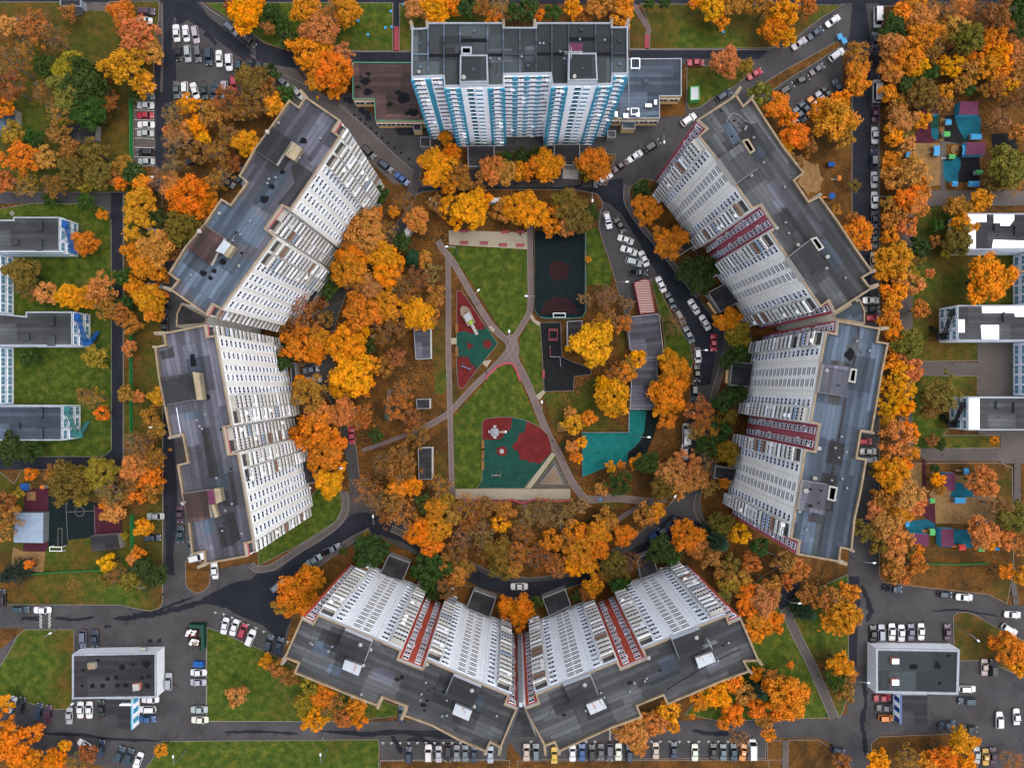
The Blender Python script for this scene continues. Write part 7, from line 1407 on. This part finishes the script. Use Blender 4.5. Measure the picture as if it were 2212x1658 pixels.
# bin enclosure
def bins():
    X,Y=gp(430,1375); e=thing('bin_enclosure','dark green corner-shaped screen round two full rubbish skips','bin enclosure',(X,Y,0)); L_=lambda x,y:tuple(Vector(P(x,y,2))-Vector((X,Y)))
    m=MB(); ribbon(m,[L_(408,1348),(L_(440,1349)),L_(440,1400),L_(428,1404)],.25,0,2.2); o=m.obj('screen',[M['dgreen']],None);o.parent=e
    m=MB(); q=[L_(410,1348),L_(440,1349),L_(443,1403),L_(436,1403),L_(434,1356),L_(410,1355)]; m.prism(q,2.15,2.3); o=m.obj('roof',[M['dgreen']],None);o.parent=e
    for x,y,w_,h_,l in ((417,1363,24,15,'rust-brown skip full of mixed rubbish in the bin enclosure'),(423,1383,23,15,'pale skip full of white rubbish bags in the bin enclosure')):
        X2,Y2=gp(x,y); e2=thing('skip',l,'skip',(X2,Y2,.05),math.radians(-6)); a,b=w_*S/2,h_*S/2
        m=MB()
        for p,q_ in (((-a,-b),(a,-b)),((a,-b),(a,b)),((a,b),(-a,b)),((-a,b),(-a,-b))): ribbon(m,[p,q_],.12,0,1.3)
        o=m.obj('container',[M['wdark']],None);o.parent=e2
        m=MB(); rg=random.Random(int(x))
        for i in range(26):
            cx,cy=rg.uniform(-a*.8,a*.8),rg.uniform(-b*.75,b*.75); s=rg.uniform(.15,.38); r3=Matrix.Translation((cx,cy,1.1+rg.random()*.35))@Matrix.Rotation(rg.random()*3,4,'Z')@Matrix.Rotation(rg.random(),4,'X'); m.box(-s,s,-s*.7,s*.7,-s*.4,s*.4,rg.choice((0,0,1,2,3)) if y<1370 else rg.choice((0,0,0,3,1)),r3)
        o=m.obj('rubbish',[M['frame'],M['cope'],M['redp'],M['wdark']],None);o.parent=e2
    for x,y,l in ((427,1430,'blue waste container below the bin enclosure, left one'),(438,1431,'blue waste container below the bin enclosure, right one')):
        X2,Y2=gp(x,y); e2=thing('waste_container',l,'waste container',(X2,Y2,.05)); m=MB(); m.box(-.6,.6,-.7,.7,0,1.2); o=m.obj('container',[M['bluest']],None);o.parent=e2; m=MB(); m.box(-.65,.65,-.75,.75,1.2,1.3); m.box(-.6,.6,-.1,.1,1.3,1.4); o=m.obj('lid',[M['bluest']],None);o.parent=e2
    for x,y,l in ((1659+605/4,335/4,'blue waste container by the upper right junction, upper one'),(1659+642/4,372/4,'blue waste container by the upper right junction, lower one')):
        X2,Y2=gp(x,y); e2=thing('waste_container',l,'waste container',(X2,Y2,.05),.4); m=MB(); m.box(-.6,.6,-.7,.7,0,1.2); o=m.obj('container',[M['steel']],None);o.parent=e2; m=MB(); m.box(-.65,.65,-.75,.75,1.2,1.3); o=m.obj('lid',[M['cyan']],None);o.parent=e2
M['dgreen']=plain('dark_green_paint',lin(18,72,58),.7); bins()
# green-edged waste cabin on the grass, right of the top shop
e,inv=lowbox('cabin','small white-roofed cabin with green edge on the grass strip','cabin',[(1491,188),(1510,187),(1511,216),(1491,218)],2.4,'metal','limeg',.15,'limeg')
# bollards along the plaza kerb
bl=[(860+1*0+553*0+ (553+852/4-860) ,999/4),(553+905/4,1038/4),(553+948/4,1075/4),(553+995/4,1112/4),(553+1043/4,1155/4),(553+1093/4,1195/4),(553+1145/4,1240/4),(553+1200/4,1280/4),(553+1255/4,1325/4),(553+1325/4,1378/4)]
for i,(x,y) in enumerate(bl):
    X,Y=gp(x,y); e=thing('bollard',f'dark ball bollard beside the plaza kerb, {ORD[i+1]} from the top left','bollard',(X,Y,0),0,'bollards along the plaza kerb')
    m=MB(); m.tube((0,0,0),(0,0,.25),.3,.28,n=10); o=m.obj('base',[M['kerb']],None);o.parent=e; m=MB(); m.tube((0,0,.2),(0,0,.4),.2,.3,n=10);m.tube((0,0,.4),(0,0,.65),.3,.15,n=10); o=m.obj('ball',[M['tar']],None);o.parent=e
# ventilation shaft hoop, lawn manholes
for x,y,l in ((1106+50/4,1387/4,'round grey manhole ring between the porches of the blue and white tower'),(28,414.7+187/4,'round white-rimmed manhole ring at the left photo edge')):
    X,Y=gp(x,y); e=thing('manhole',l,'manhole',(X,Y,.1)); m=MB(); rr_=1.0 if x>500 else .5; c=[(math.cos(t)*rr_,math.sin(t)*rr_) for t in [6.2832*i/20 for i in range(21)]]; ribbon(m,c,.15,0,.25); o=m.obj('ring',[M['concrete']],None);o.parent=e; m=MB(); m.tube((0,0,0),(0,0,.2),.45*rr_,n=14); o=m.obj('cover',[M['steel']],None);o.parent=e
dots=[(553+1168/4,105/4),(553+1120/4,247/4),(553+1175/4,240/4),(553+970/4,306/4),(553+883/4,186/4),(553+1273/4,46/4),(1106+1821/4,283/4),(1106+762/4,829.4+992/4)]
for i,(x,y) in enumerate(dots):
    X,Y=gp(x,y); nm=('first','second','third','fourth','fifth','sixth')
    lab=f'turquoise hatch cover on the grass left of the blue tower, {nm[i]} of six' if i<6 else ('turquoise hatch cover on the grass below the orange tree, top right' if i==6 else 'small turquoise hatch cover on the grass right of the wavy bench')
    if i<6:
        o_=sorted(dots[:6],key=lambda d:d[0]).index((x,y)); lab=f'turquoise hatch cover on grass near the red steps, {nm[o_]} from the left'
    m=MB(); m.tube((0,0,0),(0,0,.35),.42,.38,n=12); o=m.obj('hatch_cover',[M['turqd']] if 'turqd' in M else [M['cyan']],None); o.location=(X,Y,.12); tag(o,lab,'hatch cover',group='turquoise hatch covers')
# people
def person(x,y,ang,label,top,legs,sit=False,hair=(.05,.035,.03),walk=.25):
    X,Y=gp(x,y); e=thing('person',label,'person',(X,Y,.28),math.radians(ang)); 
    def skin(name,V,E,R,col,mat='matt',lv=1):
        me=D.meshes.new(name); bm=bmesh.new(); sk=bm.verts.layers.skin.verify(); vs=[bm.verts.new(v) for v in V]; [bm.edges.new((vs[a],vs[b])) for a,b in E]
        for i,r in enumerate(R): vs[i][sk].radius=(r,r)
        vs[0][sk].use_root=True; bm.to_mesh(me); bm.free(); me.materials.append(M[mat]); o=D.objects.new(name,me); COL.objects.link(o); o.parent=e; o.color=(*col,1)
        md=o.modifiers.new('Skin','SKIN'); md.use_smooth_shade=True; s_=o.modifiers.new('Sub','SUBSURF'); s_.levels=lv; s_.render_levels=lv; return o
    hp=.5 if sit else .92; f=walk
    if sit: lg=[(0,.1,hp),(.42,.12,hp+.02),(.45,.12,.08),(.58,.12,.04),(0,-.1,hp),(.42,-.12,hp+.02),(.45,-.12,.08),(.58,-.12,.04)]
    else: lg=[(0,.1,hp-.04),(f*.5,.11,.5),(f*.7,.11,.08),(f*.7+.15,.11,.04),(0,-.1,hp-.04),(-f*.2,-.11,.5),(-f*.9,-.11,.1),(-f*.9+.14,-.11,.04)]
    t=hp
    V=[(0,0,t),(0,0,t+.22),(0.01,0,t+.44),(.02,0,t+.56),(.03,0,t+.66),(.04,0,t+.78)]; R=[.14,.13,.15,.065,.09,.085]; E=[(0,1),(1,2),(2,3),(3,4),(4,5)]
    n=len(V); 
    for s in(1,-1):
        b=len(V); sw=f*s*.6; V+=[(0,s*.19,t+.47),(sw*.3,s*.25,t+.22),(sw+.08,s*.24,t-.02),(sw+.13,s*.235,t-.10)]; R+=[.065,.05,.038,.035]; E+=[(2,b),(b,b+1),(b+1,b+2),(b+2,b+3)]
    b=len(V); V+=lg; R+=[.09,.065,.05,.045]*2; E+=[(0,b),(b,b+1),(b+1,b+2),(b+2,b+3),(0,b+4),(b+4,b+5),(b+5,b+6),(b+6,b+7)]
    skin('body',V,E,R,(.5,.3,.22))
    V=[(0,0,t-.05),(0,0,t+.22),(0.01,0,t+.46)]; R=[.165,.15,.165]; E=[(0,1),(1,2)]
    for s in(1,-1):
        b=len(V); sw=f*s*.6; V+=[(0,s*.20,t+.47),(sw*.3,s*.25,t+.22),(sw+.07,s*.24,t+.01)]; R+=[.085,.07,.055]; E+=[(2,b),(b,b+1),(b+1,b+2)]
    skin('jacket',V,E,R,top); V=[(0,0,t)]+[tuple(p) for p in lg]; skin('trousers',V,[(0,1),(1,2),(2,3),(3,4),(0,5),(5,6),(6,7),(7,8)],[.15,.105,.08,.065,.06,.105,.08,.065,.06],legs)
    m=MB()
    for a_ in range(8):
        for b_ in range(3):
            t0,t1=[(q)*math.pi/4 for q in(a_,a_+1)]; p0,p1=b_*math.pi/6,(b_+1)*math.pi/6; pt=lambda T,P_:(.025+.115*math.cos(T)*math.cos(P_),.105*math.sin(T)*math.cos(P_),t+.72+.15*math.sin(P_)); m.face([pt(t0,p0),pt(t1,p0),pt(t1,p1),pt(t0,p1)])
    o=m.obj('hair',[M['matt']],None,True); o.parent=e; o.color=(*hair,1)
person(1106+72/4,414.7+362/4,-90,'person in dark jacket sitting on the upper right plaza bench',(.03,.03,.05),(.02,.02,.03),True); person(553+1565/4*1+0,414.7*2+1100/4*0+585/4,0,'person in white top near the middle bench of the lower playground',(.7,.7,.72),(.05,.06,.1)); person(553+1975/4,829.4+590/4,180,'person in light jacket standing beside the lower playground bench',(.6,.55,.5),(.1,.12,.2))
person(553+1995/4,414.7+1558/4,50,'person in purple walking on the path above the curved bench',(.2,.05,.25),(.03,.03,.06)); person(553+1750/4,414.7+1410/4,0,'person in white beside the lower bench of the upper playground',(.7,.7,.7),(.1,.1,.12)); person(1106+350/4,829.4+490/4,70,'person in dark blue walking on the path right of the lower playground',(.03,.03,.1),(.02,.02,.03))
person(553+708/4,905/4,30,'person in a pink-red jacket walking by the brown-roofed building',(.6,.05,.1),(.03,.03,.05)); person(553+760/4,829.4+1412/4,60,'person in black on the pavement beside two parked cars',(.02,.02,.02),(.02,.02,.03)); person(1422/4,1244+150/4,90,'person in black walking on the street left of the small green island',(.02,.02,.02),(.03,.03,.04)); person(553+435/4,1244+1300/4,20,'person in brown walking on the bottom street behind the left bottom tower',(.25,.1,.04),(.02,.02,.03)); person(553+583/4,1244+1380/4,-30,'person in white crossing at the kerb of the bottom lawn',(.7,.7,.7),(.5,.5,.52))
person(1106+1645/4,414.7+1180/4,80,'person in black standing on the ring road between cars',(.02,.02,.02),(.02,.02,.02))
